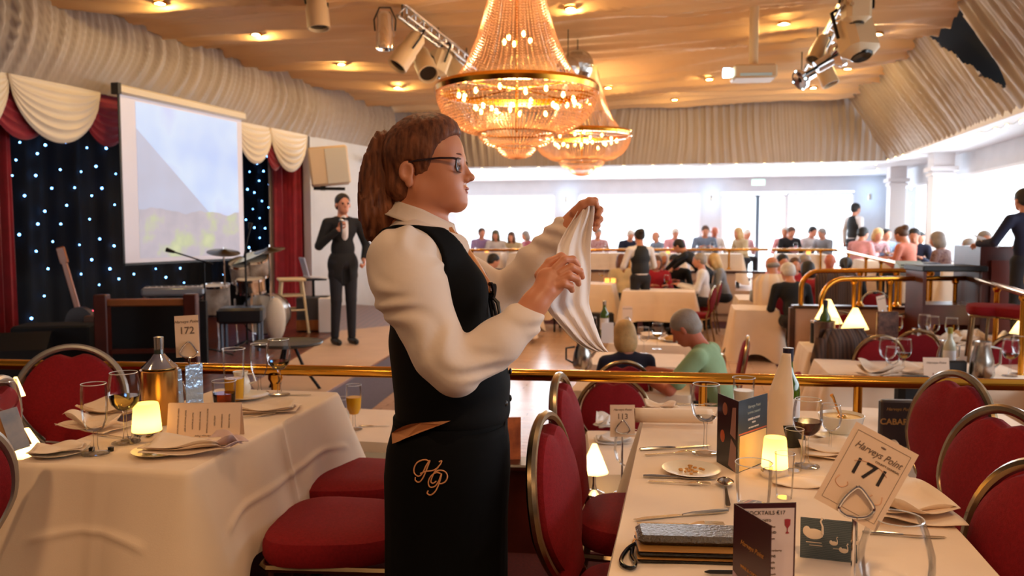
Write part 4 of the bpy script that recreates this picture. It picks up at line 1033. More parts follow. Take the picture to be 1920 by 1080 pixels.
# swan postcard standing behind the pole
pc=at(1500,1040,z=Z+.005); pd=at(1592,1050,z=Z+.005); t=thing('swan_postcard','small landscape picture card of a white swan and cygnets on dark water','postcard',(pc.x,pc.y,Z),vrot(pc,pd)); w_=.108;h_=at(1500,972,Y=pc.y).z-Z
WAT=ramp_mat('dark_water_print',((58,70,76),(96,106,108)),.4,scale=90,dirn='Z',dist=3)
cd=MB().box((w_/2,0,h_/2),(w_,.001,h_)).build('card',WAT,t,smooth=False,rot=(math.radians(-9),0,0))
SW=mat('swan_white_print',(236,214,190),.5)
def swan(nm,x,z,s):
    m=MB(); m.ball((x,-.0006,z+.007*s),(.0145*s,.0008,.0085*s),16,8).ball((x-.011*s,-.0006,z+.011*s),(.006*s,.0008,.008*s),10,6)
    m.tube([(x+q*s,-.0009,z+r*s) for q,r in ((.013,.008),(.013,.02),(.010,.028),(.013,.034),(.016,.032))],[.0025*s,.0017*s,.0015*s,.002*s,.001*s],6); return m.build(nm,SW,cd)
swan('swan',.026,h_*.5,1.25); swan('cygnet',.064,h_*.38,.5); swan('cygnet',.083,h_*.22,.55); swan('cygnet',.104,h_*.45,.5)
MB().box((.026,-.0008,h_*.40),(.03,.0003,.0015)).box((.03,-.0008,h_*.33),(.025,.0003,.0012)).box((.07,-.0008,h_*.3),(.015,.0003,.001)).build('reflection_streak',SW,cd)
# purse
PUR=mat('dark_croc_leather',(26,22,22),.25,bump=.5,bscale=220); pp=at(1300,1040,z=Z); t=thing('clutch_purse','black crocodile-pattern zip clutch purse lying on the near table','purse',tuple(pp),math.radians(-4))
MB().box((.0,.0,.018),(.235,.105,.014),b=.006).build('front_half',PUR,t); 
MB().box((.0,.012,.037),(.23,.085,.020),b=.009).build('flap',mat('croc_sheen_leather',(84,74,64),.3,.4,bump=.7,bscale=160),t)
MB().box((.0,.002,.006),(.235,.11,.008),b=.003).build('back_half',PUR,t)
MB().box((0,-.002,.0262),(.232,.104,.0012)).box((0,-.002,.0115),(.238,.110,.001)).build('zip_trim',GOLDI,t)
lp=spline([(-.118,-.0,.02),(-.135,-.01,.012),(-.15,-.045,.006),(-.15,-.075,.006),(-.135,-.09,.006),(-.124,-.07,.006),(-.128,-.03,.006),(-.124,-.004,.014)],6)
MB().tube(lp,.0045,8).build('wrist_strap',mat('black_gloss_strap',(14,14,16),.15),t)
MB().tube([(-.118+.006*math.cos(a),.004*math.sin(a),.022+.006*math.sin(a)) for a in [k*PI/5 for k in range(10)]],.0012,6,closed=True).build('ring',GOLDI,t)
pn=at(1350,1074,z=Z+.005); t=thing('ballpoint_pen','black pen lying by the purse at the bottom edge','pen',tuple(pn)); MB().tube([(-.03,0,.002),(-.02,0,.002),(.1,-.005,.002)],[.0015,.004,.0045],8).build('barrel',BLACKP,t)
# cutlery
cut_at('knife',1365,962,1192,978,Z,'silver knife with decorated handle across the near table, above the purse')
cut_at('fork',1190,986,1362,990,Z,'silver fork just above the black clutch purse')
cut_at('knife',1206,896,1345,900,Z,'upper thin silver knife below the crumb plate')
cut_at('fork',1218,906,1330,912,Z,'lower silver fork below the crumb plate')
cut_at('spoon',1366,962,1358,898,Z,'upright-lying silver spoon beside the cocktail menu')
cut_at('knife',1200,846,1330,838,Z,'silver knife above the crumb plate')
cut_at('fork',1212,856,1300,850,Z,'silver fork directly above the crumb plate')
cut_at('knife',1625,1002,1762,1010,Z,'silver knife behind the round wine glass on the near table')
cut_at('spoon',1262,752+8,1352,762,Z,'silver spoon at the far end of the near table')
def plate_at(px,py,z,lab,s=1,group=None):
    p=at(px,py,z=z); o=plp((p.x,p.y,z),0,lab,group); o.scale=(s,s,s); return p,o
p,o=plate_at(1296,888,Z,'white side plate with bread crumbs on the near table',1.0)
mb=MB(); rnd=random.Random(3)
for k in range(16): a=rnd.random()*6.3; r=rnd.random()*.04; mb.ball((r*math.cos(a),r*math.sin(a),.011),(.004+.003*rnd.random(),.004,.003),6,4)
tag(mb.build('bread_crumbs',mat('crumb_tan',(206,150,80),.8),loc=(p.x,p.y,Z)),'scattered crumbs and butter on the near side plate','crumbs',kind='stuff')
# glasses
glass_at('stemless',1678,1118,Z,'large round stemless wine glass at the bottom right corner',1.22)
glass_at('short',1412,951,Z,'short clear tumbler behind the cocktail menu',1.15)
glass_at('tall',1470,935,Z,'clear upturned glass right of the glowing lamp',.72)
glass_at('tall',1488,884,Z,'taller clear glass in front of the red wine',.75)
glass_at('wine',1512,876,Z,'wine glass with a little red wine on the near table',1.05,WINE_R,.42)
glass_at('wine',1556,850,Z,'clear empty wine glass left of the gravy bowl',.8)
glass_at('wine',1322,852,Z,'tall clear wine glass behind the crumb plate',1.15,WATER,.15)
glass_at('short',1394,758,Z,'tumbler of cloudy water standing before the brass rail',1.1,MILK,.5)
lamp_at(1452,893,Z,'glowing cream shaded candle lamp on the near table beside the dark menu','candle',.108,.036,.9)
MB_=MB()
# dark standing menu
q0=at(1344,866,z=Z); q1=at(1382,888,z=Z); q2=at(1436,866,z=Z); Hh=at(1344,737,Y=q0.y).z-Z
t=thing('standing_menu','dark folded menu with a blue header and cream panel beside the lamp','menu',tuple(q1),0)
NAV=mat('navy_print',(34,46,58),.35); BLKM=mat('black_print',(22,18,18),.3); CRP=mat('cream_print',(236,206,140),.4)
a=q0-q1;b=q2-q1
def panel(nm,d,m): 
    return MB().box((d.length/2,0,Hh/2),(d.length,.0015,Hh)).build(nm,m,t,smooth=False,rot=(0,0,math.atan2(d.y,d.x)))
lp_=MB().box((-a.length/2,0,Hh/2),(a.length,.0015,Hh)).build('left_panel',BLKM,t,smooth=False,rot=(0,0,math.atan2(-a.y,-a.x)))
L_=a.length
MB().add([(-L_*.42,-.0013,.01),(-L_*.05,-.0013,.0),(-L_*.05,-.0013,Hh*.35),(-L_*.3,-.0013,Hh*.45)],[(0,1,2,3)]).add([(-L_*.35,-.0013,Hh*.5),(-L_*.08,-.0013,Hh*.45),(-L_*.08,-.0013,Hh*.9),(-L_*.25,-.0013,Hh*.88)],[(0,1,2,3)]).build('picture_strip',mat('picture_mauve',(150,110,100),.4),lp_,smooth=False)
MB().ball((-L_*.72,-.001,Hh*.42),(.013,.0006,.018),10,8).build('orange_spot_picture',mat('picture_orange',(190,90,50),.4),lp_)
MB().ball((-L_*.62,-.001,Hh*.82),(.014,.0006,.018),10,8).build('brown_spot_picture',mat('picture_brown',(150,90,60),.4),lp_)
rp=panel('right_panel',b,NAV); Lb=b.length
MB().box((Lb*.51,-.0013,Hh*.26),(Lb*.92,.0006,Hh*.49)).build('cream_area',CRP,rp,smooth=False)
MB().box((Lb*.5,-.0013,Hh*.53),(Lb*.96,.0005,.004)).build('orange_line',mat('picture_orange'),rp,smooth=False)
script('Harveys Point',.0125,mat('grey_print',(150,160,160),.4),rp,(Lb*.52,-.0016,Hh*.86),(PI/2,0,0)); script('Donegal Craggy...',.010,mat('grey_print'),rp,(Lb*.52,-.0016,Hh*.78),(PI/2,0,0)) if False else None
text('SUMMER CABARET',.0085,mat('grey_print'),rp,(Lb*.52,-.0016,Hh*.78),(PI/2,0,0)); text('DINNER & SHOW',.0085,WHITE,rp,(Lb*.52,-.0016,Hh*.69),(PI/2,0,0)); text('MENU',.007,WHITE,rp,(Lb*.52,-.0016,Hh*.64),(PI/2,0,0)); text('LIVE MUSIC NIGHTLY',.006,WHITE,rp,(Lb*.52,-.0016,Hh*.575),(PI/2,0,0))
# bottle wrapped in a napkin, in a black cooler
GREENB=mat('green_bottle_glass',(60,90,16),.06,spec=.8); LABEL=mat('bottle_label',(222,220,224),.5); NAVYCAP=mat('navy_foil',(36,36,60),.3)
bt=at(1474,832,z=Z); t=thing('wine_bottle','green wine bottle with navy foil cap and white label, wrapped in a napkin','bottle',tuple(bt),0)
BP=[(0,0),(.036,0),(.038,.006),(.038,.17),(.034,.195),(.018,.225),(.0145,.25),(.0145,.30),(0,.30)]
MB().lathe(BP,n=28).build('bottle_body',GREENB,t); MB().lathe([(.0158,.262),(.0162,.30),(.0165,.303),(.0,.304)],n=20).build('foil_cap',NAVYCAP,t); MB().lathe([(.0386,.05),(.0386,.15)],n=28).build('bottle_label',LABEL,t)
o=MB().lathe([(0,.003),(.055,.003),(.057,.07),(.052,.07),(.05,.01)],n=28).build('bottle_sleeve',BLACKP,loc=tuple(bt)); tag(o,'low black sleeve cooler holding the wrapped bottle','cooler')
rnd=random.Random(5)
def nap(i,j):
    a=math.radians(70+205*i); z=.288-.262*j+.01*math.sin(i*20)*j; r=.0175+.026*min(1,j*2.2)**1.2+.012*j*(.5+.5*math.sin(i*17)); 
    r+=.022*j*math.exp(-((i-.62)/.15)**2); return V((r*math.cos(a),r*math.sin(a),max(.03,z)))
o=MB().grid(34,22,nap).build('bottle_napkin',LINEN,loc=tuple(bt),solid=.002); tag(o,'cream napkin draped from the neck down the green wine bottle','napkin')
# bowl with ladle
bw=at(1576,820,z=Z); t=thing('gravy_bowl','white bowl of pale sauce on a saucer at the far end of the near table','bowl',tuple(bw))
MB().lathe([(0,.018),(.04,.018),(.062,.04),(.071,.075),(.069,.076),(.058,.045),(.03,.026),(0,.026)],n=36).build('bowl',PORC,t)
MB().lathe([(0,.067),(.066,.067)],n=30).build('sauce',mat('pale_sauce',(190,146,76),.25),t); MB().lathe([(0,.004),(.06,.004),(.092,.012),(.092,.014),(.05,.012),(.03,.02)],n=36).build('saucer',PORC,t)
t=thing('sauce_ladle','gold-toned ladle leaning in the sauce bowl','ladle',(bw.x,bw.y,Z)); MB().tube([(.0,.0,.068),(-.012,.0,.09),(-.03,-.01,.13),(-.038,-.012,.142)],[.003,.003,.0045,.006],8).build('handle',mat('gold_plate',(214,160,84),.2,1),t); MB().ball((.004,0,.068),(.016,.014,.008),10,6).build('cup',mat('gold_plate'),t)
napkin('white napkin folded flat beside the tilted number card',at(1568,852,z=Z),ROOM,.19,.15,3,LINEN)
napkin('crumpled white napkin by the right edge of the near table',at(1708,962,z=Z),ROOM+.2,.2,.19,4,LINEN,.02,3,.035)
napkin('white card-like napkin lying in the middle of the near table',at(1512,905,z=Z),ROOM,.17,.10,9,LINEN,.002,1,.0)
nr=at(1262,800,z=Z); mb=MB()
mb.grid(26,10,lambda i,j: V(((j-.5)*.26,(.034-.018*i)*math.cos(i*12),.036+(.034-.018*i)*math.sin(i*12)*.8)))
tag(mb.build('rolled_napkin',LINEN,loc=tuple(nr),rot=(0,0,-.08),solid=.002),'rolled white napkin at the far left corner of the near table','napkin')
napkin('loose napkin tail left of the rolled napkin',at(1238,768,z=Z),.3,.12,.07,12,LINEN,.015,2,.02)
# ---------------------------------------------------------------- chairs round the near table
chair_at(1018,787,2.07,math.radians(-106),'crimson chair with worn bronzed frame, nearest on the left of the table 171',floor=0)
chair_at(1046,712,2.66,math.radians(-103),'crimson chair on the left of table 171, behind the nearest one',floor=0)
chair_at(1800,704,2.70,math.radians(97),'crimson chair furthest along the right side of table 171',floor=0)
chair_at(1895,775,2.14,math.radians(99),'crimson chair at the right edge of the photo beside table 171',floor=0)
chair_at(1990,905,1.62,math.radians(100),'crimson chair just peeking in at the bottom right corner',floor=0)
# ================================================================ the left table, number 172
glass_at('flute',180,853,Z,'clear stemmed water glass nearest on table 172',1.3)
glass_at('wine',236,832,Z,'wine glass with white wine beside the lamp on table 172',1.22,WINE_W,.4)
lamp_at(276,824,Z,'glowing candle lamp with chrome base on table 172','candle',.118,.046,1.2)
sp=mat('black_sauce_pot',(20,16,16),.3)
for px,l in ((172,'left'),(208,'right')):
    p=at(px,846,z=Z); MBx=MB().lathe([(0,0),(.008,0),(.009,.012),(.0,.014)],n=12).build('pepper_pot',sp,loc=tuple(p)); tag(MBx,'tiny black topped pot, %s of the water glass foot'%l,'condiment pot')
p,o=plate_at(112,853,Z,'white side plate with a napkin at the front left of table 172')
napkin('flat cream napkin on the front left side plate of table 172',p+V((-.01,0,.012)),.2,.15,.11,5,LINEN,.006,2,.01)
p,o=plate_at(300,852,Z,'side plate under the spread napkin at the front right of table 172')
napkin('cream napkin spread over the front right edge of table 172',at(345,850,z=Z)+V((0,0,.012)),.15,.25,.15,6,LINEN,.015,3,.02)
napkin('napkin end tinted with purplish shade at the right corner of table 172',at(415,845,z=Z)+V((0,0,.014)),-.35,.13,.10,16,mat('lilac_shadowed_linen',(206,176,172),.8),.012,2,.03)  # shade put into this linen colour
napkin('pointed cream napkin in front of the left chair on table 172',at(180,806,z=Z),-.3,.22,.12,7,LINEN,.02,3,.04)
napkin('cream napkin behind the wine glass on table 172',at(205,778,z=Z),.4,.2,.12,8,LINEN,.02,3,.04)
napkin('cream napkin on the far right part of table 172',at(492,772,z=Z),.1,.26,.13,11,LINEN,.015,3,.02)
cut_at('knife',95,832,160,838,Z,'silver knife by the front left plate of table 172'); cut_at('fork',190,818,252,826,Z,'silver fork by the wine glass foot on table 172')
cut_at('knife',500,742,582,742,Z,'silver knife at the far right end of table 172'); cut_at('fork',446,786,500,780,Z,'silver fork before the far right napkin on table 172')
# menu standing upside down
q0=at(312,823,z=Z); q1=at(449,822,z=Z); Wm=(q1-q0).length; Hq=at(312,758,Y=q0.y).z-Z
t=thing('dinner_menu','wide cream menu card standing on table 172 with its print upside down','menu',tuple(q0),vrot(q0,q1))
pn=MB().box((Wm/2,0,Hq/2),(Wm,.0014,Hq)).build('front_panel',PAPER,t,smooth=False,rot=(math.radians(-12),0,0))
bk=MB().box((Wm/2,.0,Hq/2),(Wm,.0014,Hq)).build('back_panel',PAPER,t,smooth=False,loc=(0,.055,0),rot=(math.radians(12),0,0))
for k,s in enumerate(['CREAM OF VEGETABLE SOUP','ROAST SIRLOIN OF BEEF','FILLET OF SALMON','BREAST OF CHICKEN','SELECTION OF VEGETABLES','APPLE TART','CHEESE BOARD','TEA OR COFFEE']):
    text(s,.0062,INKG,pn,(Wm*(.14+.1*k),-.0012,Hq*.5),(PI/2,R90,0))
script('Harveys Point',.009,INKG,pn,(Wm*.5,-.0012,Hq*.1),(PI/2,PI,0))
# wine cooler with a bottle, stand, brochure
cb=at(302,792,z=Z); t=thing('wine_cooler','tall brass-coloured wine cooler on table 172','wine cooler',tuple(cb))
GOLDC=mat('warm_brushed_gold',(206,160,92),.25,1); hc=at(292,694,Y=cb.y).z-Z
MB().lathe([(0,0),(.058,0),(.06,.004),(.06,hc),(.064,hc+.004),(.056,hc+.004),(.055,.01)],n=32).build('bucket',GOLDC,t)
t=thing('cooler_bottle','silver topped bottle rising from the brass-coloured cooler','bottle',(cb.x,cb.y,Z+.02)); ht=at(292,632,Y=cb.y).z-Z-.02
MB().lathe([(0,0),(.038,0),(.038,ht-.13),(.016,ht-.07),(.0145,ht),(0,ht)],n=24).build('bottle_body',mat('dark_bottle',(40,44,40),.1),t)
MB().lathe([(.052,hc-.018),(.06,hc-.008),(.045,hc+.006),(.03,hc+.022),(.018,hc+.038)],n=24).build('silver_collar',CHROME,t); MB().lathe([(.0155,ht-.045),(.0165,ht-.0),(0,ht+.003)],n=16).build('foil_cap',STEEL,t)
nb=at(358,782,z=Z); pt_=at(358,668,Y=nb.y).z
number_stand('172','peach-toned number card 172 on its pole on the left table',tuple(nb),pt_-.004,math.radians(6),-3,.082,.148,(-.006,.076),False)
q0=at(338,788,z=Z); q1=at(384,778,z=Z); t=thing('silver_brochure','crinkled silver-blue folder standing behind the number pole on table 172','brochure',tuple(q0),vrot(q0,q1)); hb=at(338,688,Y=q0.y).z-Z
FOIL=mat('silver_blue_foil',(176,200,224),.22,.6,bump=.8,bscale=25)
MB().box((-.01,0,hb/2-.004),(.055,.002,hb-.008)).build('left_leaf',FOIL,t,rot=(0,math.radians(-3),-.2)); MB().box((.065,.0,hb/2),(.075,.002,hb)).build('right_leaf',FOIL,t,rot=(0,0,.1))
glass_at('stemless',325,782,Z,'clear rounded glass in front of the silver folder on table 172',1.05)
glass_at('short',421,768,Z,'half full beer glass with amber drink on table 172',1.15,BEER,.55)
p=at(452,742,z=Z); t=thing('milk_jug','white milk jug under the juice glass on the far plate of table 172','jug',tuple(p)); MB().lathe([(0,.004),(.028,.004),(.04,.03),(.036,.06),(.026,.085),(.03,.10),(.027,.10),(.022,.085)],n=24).build('jug_body',PORC,t); MB().tube([(.036,0,.05),(.06,0,.06),(.05,0,.09),(.028,0,.09)],.004,6).build('handle',PORC,t)
glass_at('tall',440,752,Z,'tall glass of orange juice on table 172, standing before the milk jug',1.3,JUICE,.42)
p,o=plate_at(462,748,Z,'side plate at the far end of table 172 under the milk jug',1.1)
glass_at('flute',487,738,Z,'tapering clear stemmed glass at the far end of table 172',1.25)
glass_at('wine',524,742,Z,'wine glass with white wine at the far end of table 172',1.25,WINE_W,.3)
chair_at(135,656,3.36,math.radians(-168),'crimson chair with a silver arched frame behind the left of table 172',floor=0)
chair_at(812,728,2.52,R90-.07,'crimson chair whose front seat shows left of the waitress apron, nearer one',floor=0)
chair_at(806,690,3.02,R90-.07,'crimson chair whose seat shows left of the waitress apron, further one',floor=0)
chair_at(-5,722,2.6,math.radians(100),'silver-framed crimson chair at the left edge behind the picture card',floor=0)
chair_at(-100,816,1.95,math.radians(75),'silver-framed crimson chair cut by the very left edge below the cone lamp',floor=0)
lamp_at(52,893,.56,'glowing white cone lamp between the left edge chair and table 172','cone',.17,.062,2.0)
lamp_at(32,772,Z,'narrow glowing lamp at the far left above the rail','cone',.13,.03,.8)
q0=at(40,842,z=Z); t=thing('picture_card','pale blue picture card leaning at the left edge','card',tuple(q0),.4)
cd=MB().box((0,0,.065),(.05,.0015,.13)).build('card_front',mat('card_sky_print',(150,170,200),.4,col2=(206,206,214),nscale=14),t,smooth=False,rot=(0,math.radians(-14),0))
cd=MB().box((0,.01,.06),(.06,.0015,.12)).build('card_back',mat('card_tan',(190,140,90),.5),t,smooth=False,rot=(0,math.radians(-22),0))
glass_at('wine',14,820,Z,'clear wine glass at the extreme left edge',1.0)
# ================================================================ tables beyond the near rail
Z1=ZT2
glass_at('flute',664,806,Z1,'small stemmed glass of orange juice on the sunken table left of the waitress',1.5,JUICE,.6)
glass_at('short',640,790,Z1,'clear tumbler beside the orange juice on the sunken table',1.4,MILK,.4)
p=at(622,770,z=Z1); 
cut_at('knife',680,800,722,800,Z1,'silver knife on the sunken table left of the waitress'); 
p=at(1166,926,z=.30); number_stand('113','cream number card 113 in a looped clip on the sunken table',(p.x,p.y,.30),at(1172,812,Y=p.y).z,0,0,.105,.135,(0,.052),False)
glass_at('wine',1176,930,.30,'tall clear wine glass standing by the number 113 pole',1.5)
lamp_at(1114,928,.30,'teardrop glowing lamp seen between the two left chairs','cone',.22,.06,2.0)
napkin('white napkin on the sunken table with number 113',at(1150,830,z=.30),.2,.2,.12,21,WLINEN,.02,3,.04)
napkin('small white napkin twist left of the number card 113',at(1136,800,z=.30),1.2,.14,.1,22,WLINEN,.03,3,.05)
glass_at('short',1200,890,.30,'clear tumbler behind the number 113 pole',1.2)
chair_at(1150,727,4.74,math.radians(176),'dark crimson chair facing the viewer behind the number card 113')
t=None
q=at(955,905,z=.408); t=thing('sunset_card','small standing card with an orange sunset picture behind the waitress apron','card',(q.x,kB.y+.0,.405),.1); MB().box((0,0,.095),(.10,.004,.19)).build('card_panel',mat('sunset_print',(236,140,90),.4,col2=(110,50,50),nscale=9),t,smooth=False)
# right group
def jug_at(px,py,z,lab,s=1,m=STEEL):
    p=at(px,py,z=z); t=thing('water_jug',lab,'jug',(p.x,p.y,z)); MB().lathe([(0,0),(.055*s,0),(.065*s,.02*s),(.058*s,.1*s),(.04*s,.17*s),(.045*s,.2*s),(.04*s,.2*s),(.035*s,.17*s)],n=24).build('jug_body',m,t); MB().tube([(.05*s,0,.17*s),(.1*s,0,.16*s),(.1*s,0,.08*s),(.06*s,0,.05*s)],.007*s,6).build('handle',m,t); return t
jug_at(1738,838,Z1,'steel water jug beside the CABARET menu box',1.25)
p=at(1680,838,z=Z1); t=thing('cabaret_menu','dark brown menu box printed CABARET in orange','menu',tuple(p),-.1)
bx=MB().box((0,0,.12),(.17,.05,.24),b=.01).build('box_body',mat('dark_brown_card',(44,26,20),.4),t); text('CABARET',.042,GOLDI,bx,(0,-.027,.12),(PI/2,0,0),off=.0008); script('Harveys Point',.022,GOLDI,bx,(0,-.027,.19),(PI/2,0,0))
t=thing('black_bag','black bag hanging behind the CABARET menu box','bag',tuple(at(1712,815,z=Z1))); MB().box((.1,.2,.14),(.2,.10,.28),b=.03).build('bag_body',BLACKC,t)
napkin('white napkin on the table with the CABARET menu',at(1660,842,z=Z1)+V((-.05,-.02,0)),.2,.2,.12,23,LINEN,.02,3,.03)
p=at(1757,716,z=Z1); t=thing('place_card','small pinkish number card 112 propped on the long sunken table','card',tuple(p),-.1); cd=MB().box((0,0,.09),(.18,.003,.17)).build('card_panel',PAPER,t,smooth=False,rot=(-.2,0,0)); text('112',.05,mat('reddish_ink',(150,70,60),.6),cd,(0,-.003,.03),(PI/2,0,0)); script('Harveys Point',.024,INKG,cd,(0,-.003,.13),(PI/2,0,0))
t=thing('black_folder','black folder lying beside the small number card 112','folder',tuple(at(1790,706,z=Z1))); MB().box((0,0,.06),(.16,.05,.12),b=.01).build('folder_body',BLACKP,t)
for i,(px,py,s,l) in enumerate([(1663,708,1.6,'tall wine glass left of the napkin behind the right rail'),(1672,712,1.3,'smaller wine glass in front of the red round chair'),(1693,704,1.5,'wine glass with white wine behind the right rail'),(1893,706,1.5,'wine glass at the right edge behind the rail'),(1912,702,1.6,'clear wine glass cut by the right edge behind the rail')]):
    glass_at('wine',px,py,Z1,l,s*1.0,WINE_W if i in(2,3) else None,.3)
napkin('upright folded napkin before the red round chair',at(1650,706,z=Z1),.3,.34,.2,24,LINEN,.04,3,.09); napkin('flat folded napkin beside the number card 112',at(1708,704,z=Z1),-.1,.34,.2,25,LINEN,.04,3,.06)
jug_at(1840,708,Z1,'brass-toned steel jug on the long sunken table at the right',1.35); jug_at(1772,690,Z1,'rounded steel pot beside the green bottle on the long sunken table',1.1)
def bottle_at(px,py,z,lab,s=1,cap=None,m=None):
    p=at(px,py,z=z); t=thing('table_bottle',lab,'bottle',(p.x,p.y,z)); MB().lathe([(r*s,q*s) for r,q in BP],n=20).build('bottle_body',m or GREENB,t); MB().lathe([(.0158*s,.262*s),(.0162*s,.30*s),(0,.304*s)],n=14).build('foil_cap',cap or STEEL,t); MB().lathe([(.0386*s,.05*s),(.0386*s,.15*s)],n=20).build('bottle_label',LABEL,t); return t
bottle_at(1779,698,Z1,'pale bottle with a green neck standing behind the right rail',1.15,mat('olive_foil',(150,140,50),.3),mat('pale_bottle',(190,190,170),.1))
bottle_at(1546,648,Z1,'green bottle leaning out of the ice bucket on the narrow table',1.45,NAVYCAP)
t=thing('ice_bucket','cylindrical steel ice bucket on the narrow table by the low wall','ice bucket',tuple(at(1545,650,z=Z1))); MB().lathe([(0,0),(.085,0),(.09,.01),(.095,.24),(.1,.245),(.09,.245),(.08,.02)],n=24).build('bucket',mat('dull_steel',(130,112,100),.3,.9),t)
t=thing('pepper_mill','small dark pot with a bright lid beside the ice bucket','condiment pot',tuple(at(1528,643,z=Z1))); MB().lathe([(0,0),(.045,0),(.045,.2),(.0,.2)],n=18).build('pot_body',BLACKP,t); MB().lathe([(.05,.2),(.05,.22),(0,.235)],n=18).build('lid',CHROME,t)
lamp_at(1551,641,Z1,'glowing cone lamp next to the green bottle on the narrow table','cone',.42,.14,2.5); lamp_at(1602,648,Z1,'glowing cone lamp on a chrome stem in front of the low wall','cone',.36,.125,2.5); lamp_at(1919,655,Z1,'glowing cone lamp at the right edge on the right-hand table','cone',.32,.12,2.2)
glass_at('wine',1563,648,Z1,'wine glass of water right of the ice bucket',1.4,WATER,.3)
for i,(px,py,l) in enumerate([(1679,648,'with white wine left on the right-hand table'),(1748,650,'in the middle of the right-hand table'),(1783,654,'nearest the pale bottle on the right-hand table'),(1732,646,'beside the dark pot on the right-hand table')]): glass_at('wine',px,py,Z1,'wine glass '+l,1.55,WINE_W if i==0 else None,.3)
jug_at(1717,652,Z1,'small round pot on the left end of the right-hand table',.9)
for i,(px,py,l) in enumerate([(1770,648,'left'),(1815,646,'middle'),(1862,648,'right')]): napkin('crumpled cream napkin on the right-hand table, %s one'%l,at(px,py,z=Z1),.2*i,.34,.2,30+i,LINEN,.05,3,.10)
p=at(1652,640,z=Z1); number_stand('','small blank white card on a stand above the dark menu by the low wall',(p.x,p.y,Z1),at(1652,592,Y=p.y).z,.5,-8,.13,.20,(0,.10),False)
t=thing('dark_menu_board','dark patterned menu board standing on the right-hand tables','menu',tuple(at(1662,652,z=Z1))); MB().box((0,0,.17),(.20,.04,.34),b=.01).build('board_panel',mat('dark_patterned_card',(60,30,26),.4,col2=(130,90,70),nscale=22),t)
# chairs right
for px,py,Y,rz,l in [(1652,637,6.65,.0,'bright crimson round-backed chair seen from behind at the long sunken table'),(1722,627,7.0,-.1,'dark crimson round-backed chair behind the bright crimson one'),(1898,637,6.7,.1,'dark crimson round-backed chair at the right edge'),
    (1575,586,8.75,PI,'pinkish crimson chair behind the cone lamp at the low wall'),(1697,586,8.5,PI,'crimson chair with a top gap right of the low wall lamp'),(1787,582,8.6,PI,'crimson chair furthest right against the brass posts'),(1588,622,7.05,.25,'chair hung with a brown jacket by the narrow table')]:
    chair_at(px,py,Y,rz,l)
for px,py,Y,rz,l in [(1480,546,11.6,.1,'crimson chair under the black-topped diner at the aisle'),(1340,522,12.9,1.1,'crimson chair seen edge-on behind the man in the light shirt'),(1402,655,6.6,1.3,'crimson chair at the right of the man in green'),(1640,548,11.8,PI,'maroon chair behind the middle brass posts'),(1352,500,14.2,1.2,'crimson chair edge-on below the blonde diner'),(1565,540,11.9,0,'chair covered by a grey-brown coat behind the rounded rails'),(1445,520,12.2,.1,'chair with a cream cover behind the grey-shirted diner')]:
    chair_at(px,py,Y,rz,l)
q=at(1872,506,Y=6.9); chp((q.x,q.y,.30),math.radians(63),'silver-framed chair on the raised right island by the wooden cabinet')
q=at(1925,520,Y=6.7); chp((q.x,q.y,.30),1.9,'cream-covered chair cut by the right edge on the raised island')
# draped garments
def drape(lab,px,py,Y,w,h,m,rz=0,floor=ZL,seed=1,sleeve=True,nm='draped_jacket'):
    p=at(px,py,Y=Y); rnd=random.Random(seed)
    def fn(i,j):
        a=(i-.5)*PI*1.1; r=w*.5; k=min(1,j*4)
        x=math.sin(a)*r*(.55+.45*k)+.012*math.sin(i*40+seed); y=-math.cos(a)*.10*k-.02-.05*j+.012*math.sin(i*33+j*2); return V((x,y,.02-h*max(0,j-.08)*(1+.12*math.sin(i*9+seed))))
    mb=MB().grid(40,14,fn).grid(20,8,lambda i,j: V(((i-.5)*w*.9,.02+.08*j-.02,.02-h*.45*j)))
    if sleeve:
        for s in(-1,1): mb.tube([(s*w*.45,-.02,-.06),(s*w*.55,-.03,-.25),(s*w*.52,-.05,-.5)],[.05,.055,.045],10)
    return tag(mb.build(nm,m,loc=(p.x,p.y,p.z),rot=(0,0,rz)),lab,'jacket')
drape('brown-grey striped jacket hung over the chair by the narrow table',1580,620,6.95,.50,.62,ramp_mat('brown_grey_jacket',((98,72,58),(62,46,40)),.85,scale=9,dirn='X',dist=1),.25)
drape('grey-brown coat hung over a chair behind the brass rails',1567,508,11.75,.6,.6,MATS['brown_grey_jacket'],0,seed=3,sleeve=False,nm='draped_coat')
drape('cream cover over the chair back behind the grey-shirted diner',1447,516,12.0,.55,.6,LINEN,0,seed=5,sleeve=False,nm='chair_cover')
# candles and glasses on the middle tables, each its own thing
TEA=mat('tealight_glow',(255,220,150),.4,emit=(255,206,120),es=7)
def tea():
    t=thing('tealight_holder','x','candle'); MB().lathe([(0,0),(.04,0),(.045,.08),(.04,.08),(.036,.01)],n=14).build('holder',translucent('frosted_glow',(255,220,160),.6,emit=(255,200,110),es=1.5),t); MB().ball((0,0,.04),.022,8,6).build('flame',TEA,t); return t
tp=proto(lambda k=None: tea())
for i,(px,py,z,l) in enumerate([(1208,540,.43,'on the cloth before the red-topped diner'),(1253,527,.43,'beside the white flowers glint on the light-shirt table'),(1138,530,.50,'on the table right of the napkin'),(1150,530,.50,'behind the server in the black waistcoat'),(920,557,Z1,'below the far rail by the waitress tie'),(955,556,Z1,'on the sunken table left of the bald man'),(893,0,.97,'on the far left window table'),(1000,1,.97,'on the second window table'),(1230,3,.97,'on the window table behind the suited server'),(1462,5,.97,'on the window table right of the glass doors'),(1620,530,Z1,'between the brass posts on the right')]):
    p=at(px,py,z=z); p=V((*WT[py],z)) if py<9 else p; tp((p.x+.1,p.y-.2,z) if py<9 else (p.x,p.y,z),0,'small glowing tealight '+l,'tealights')
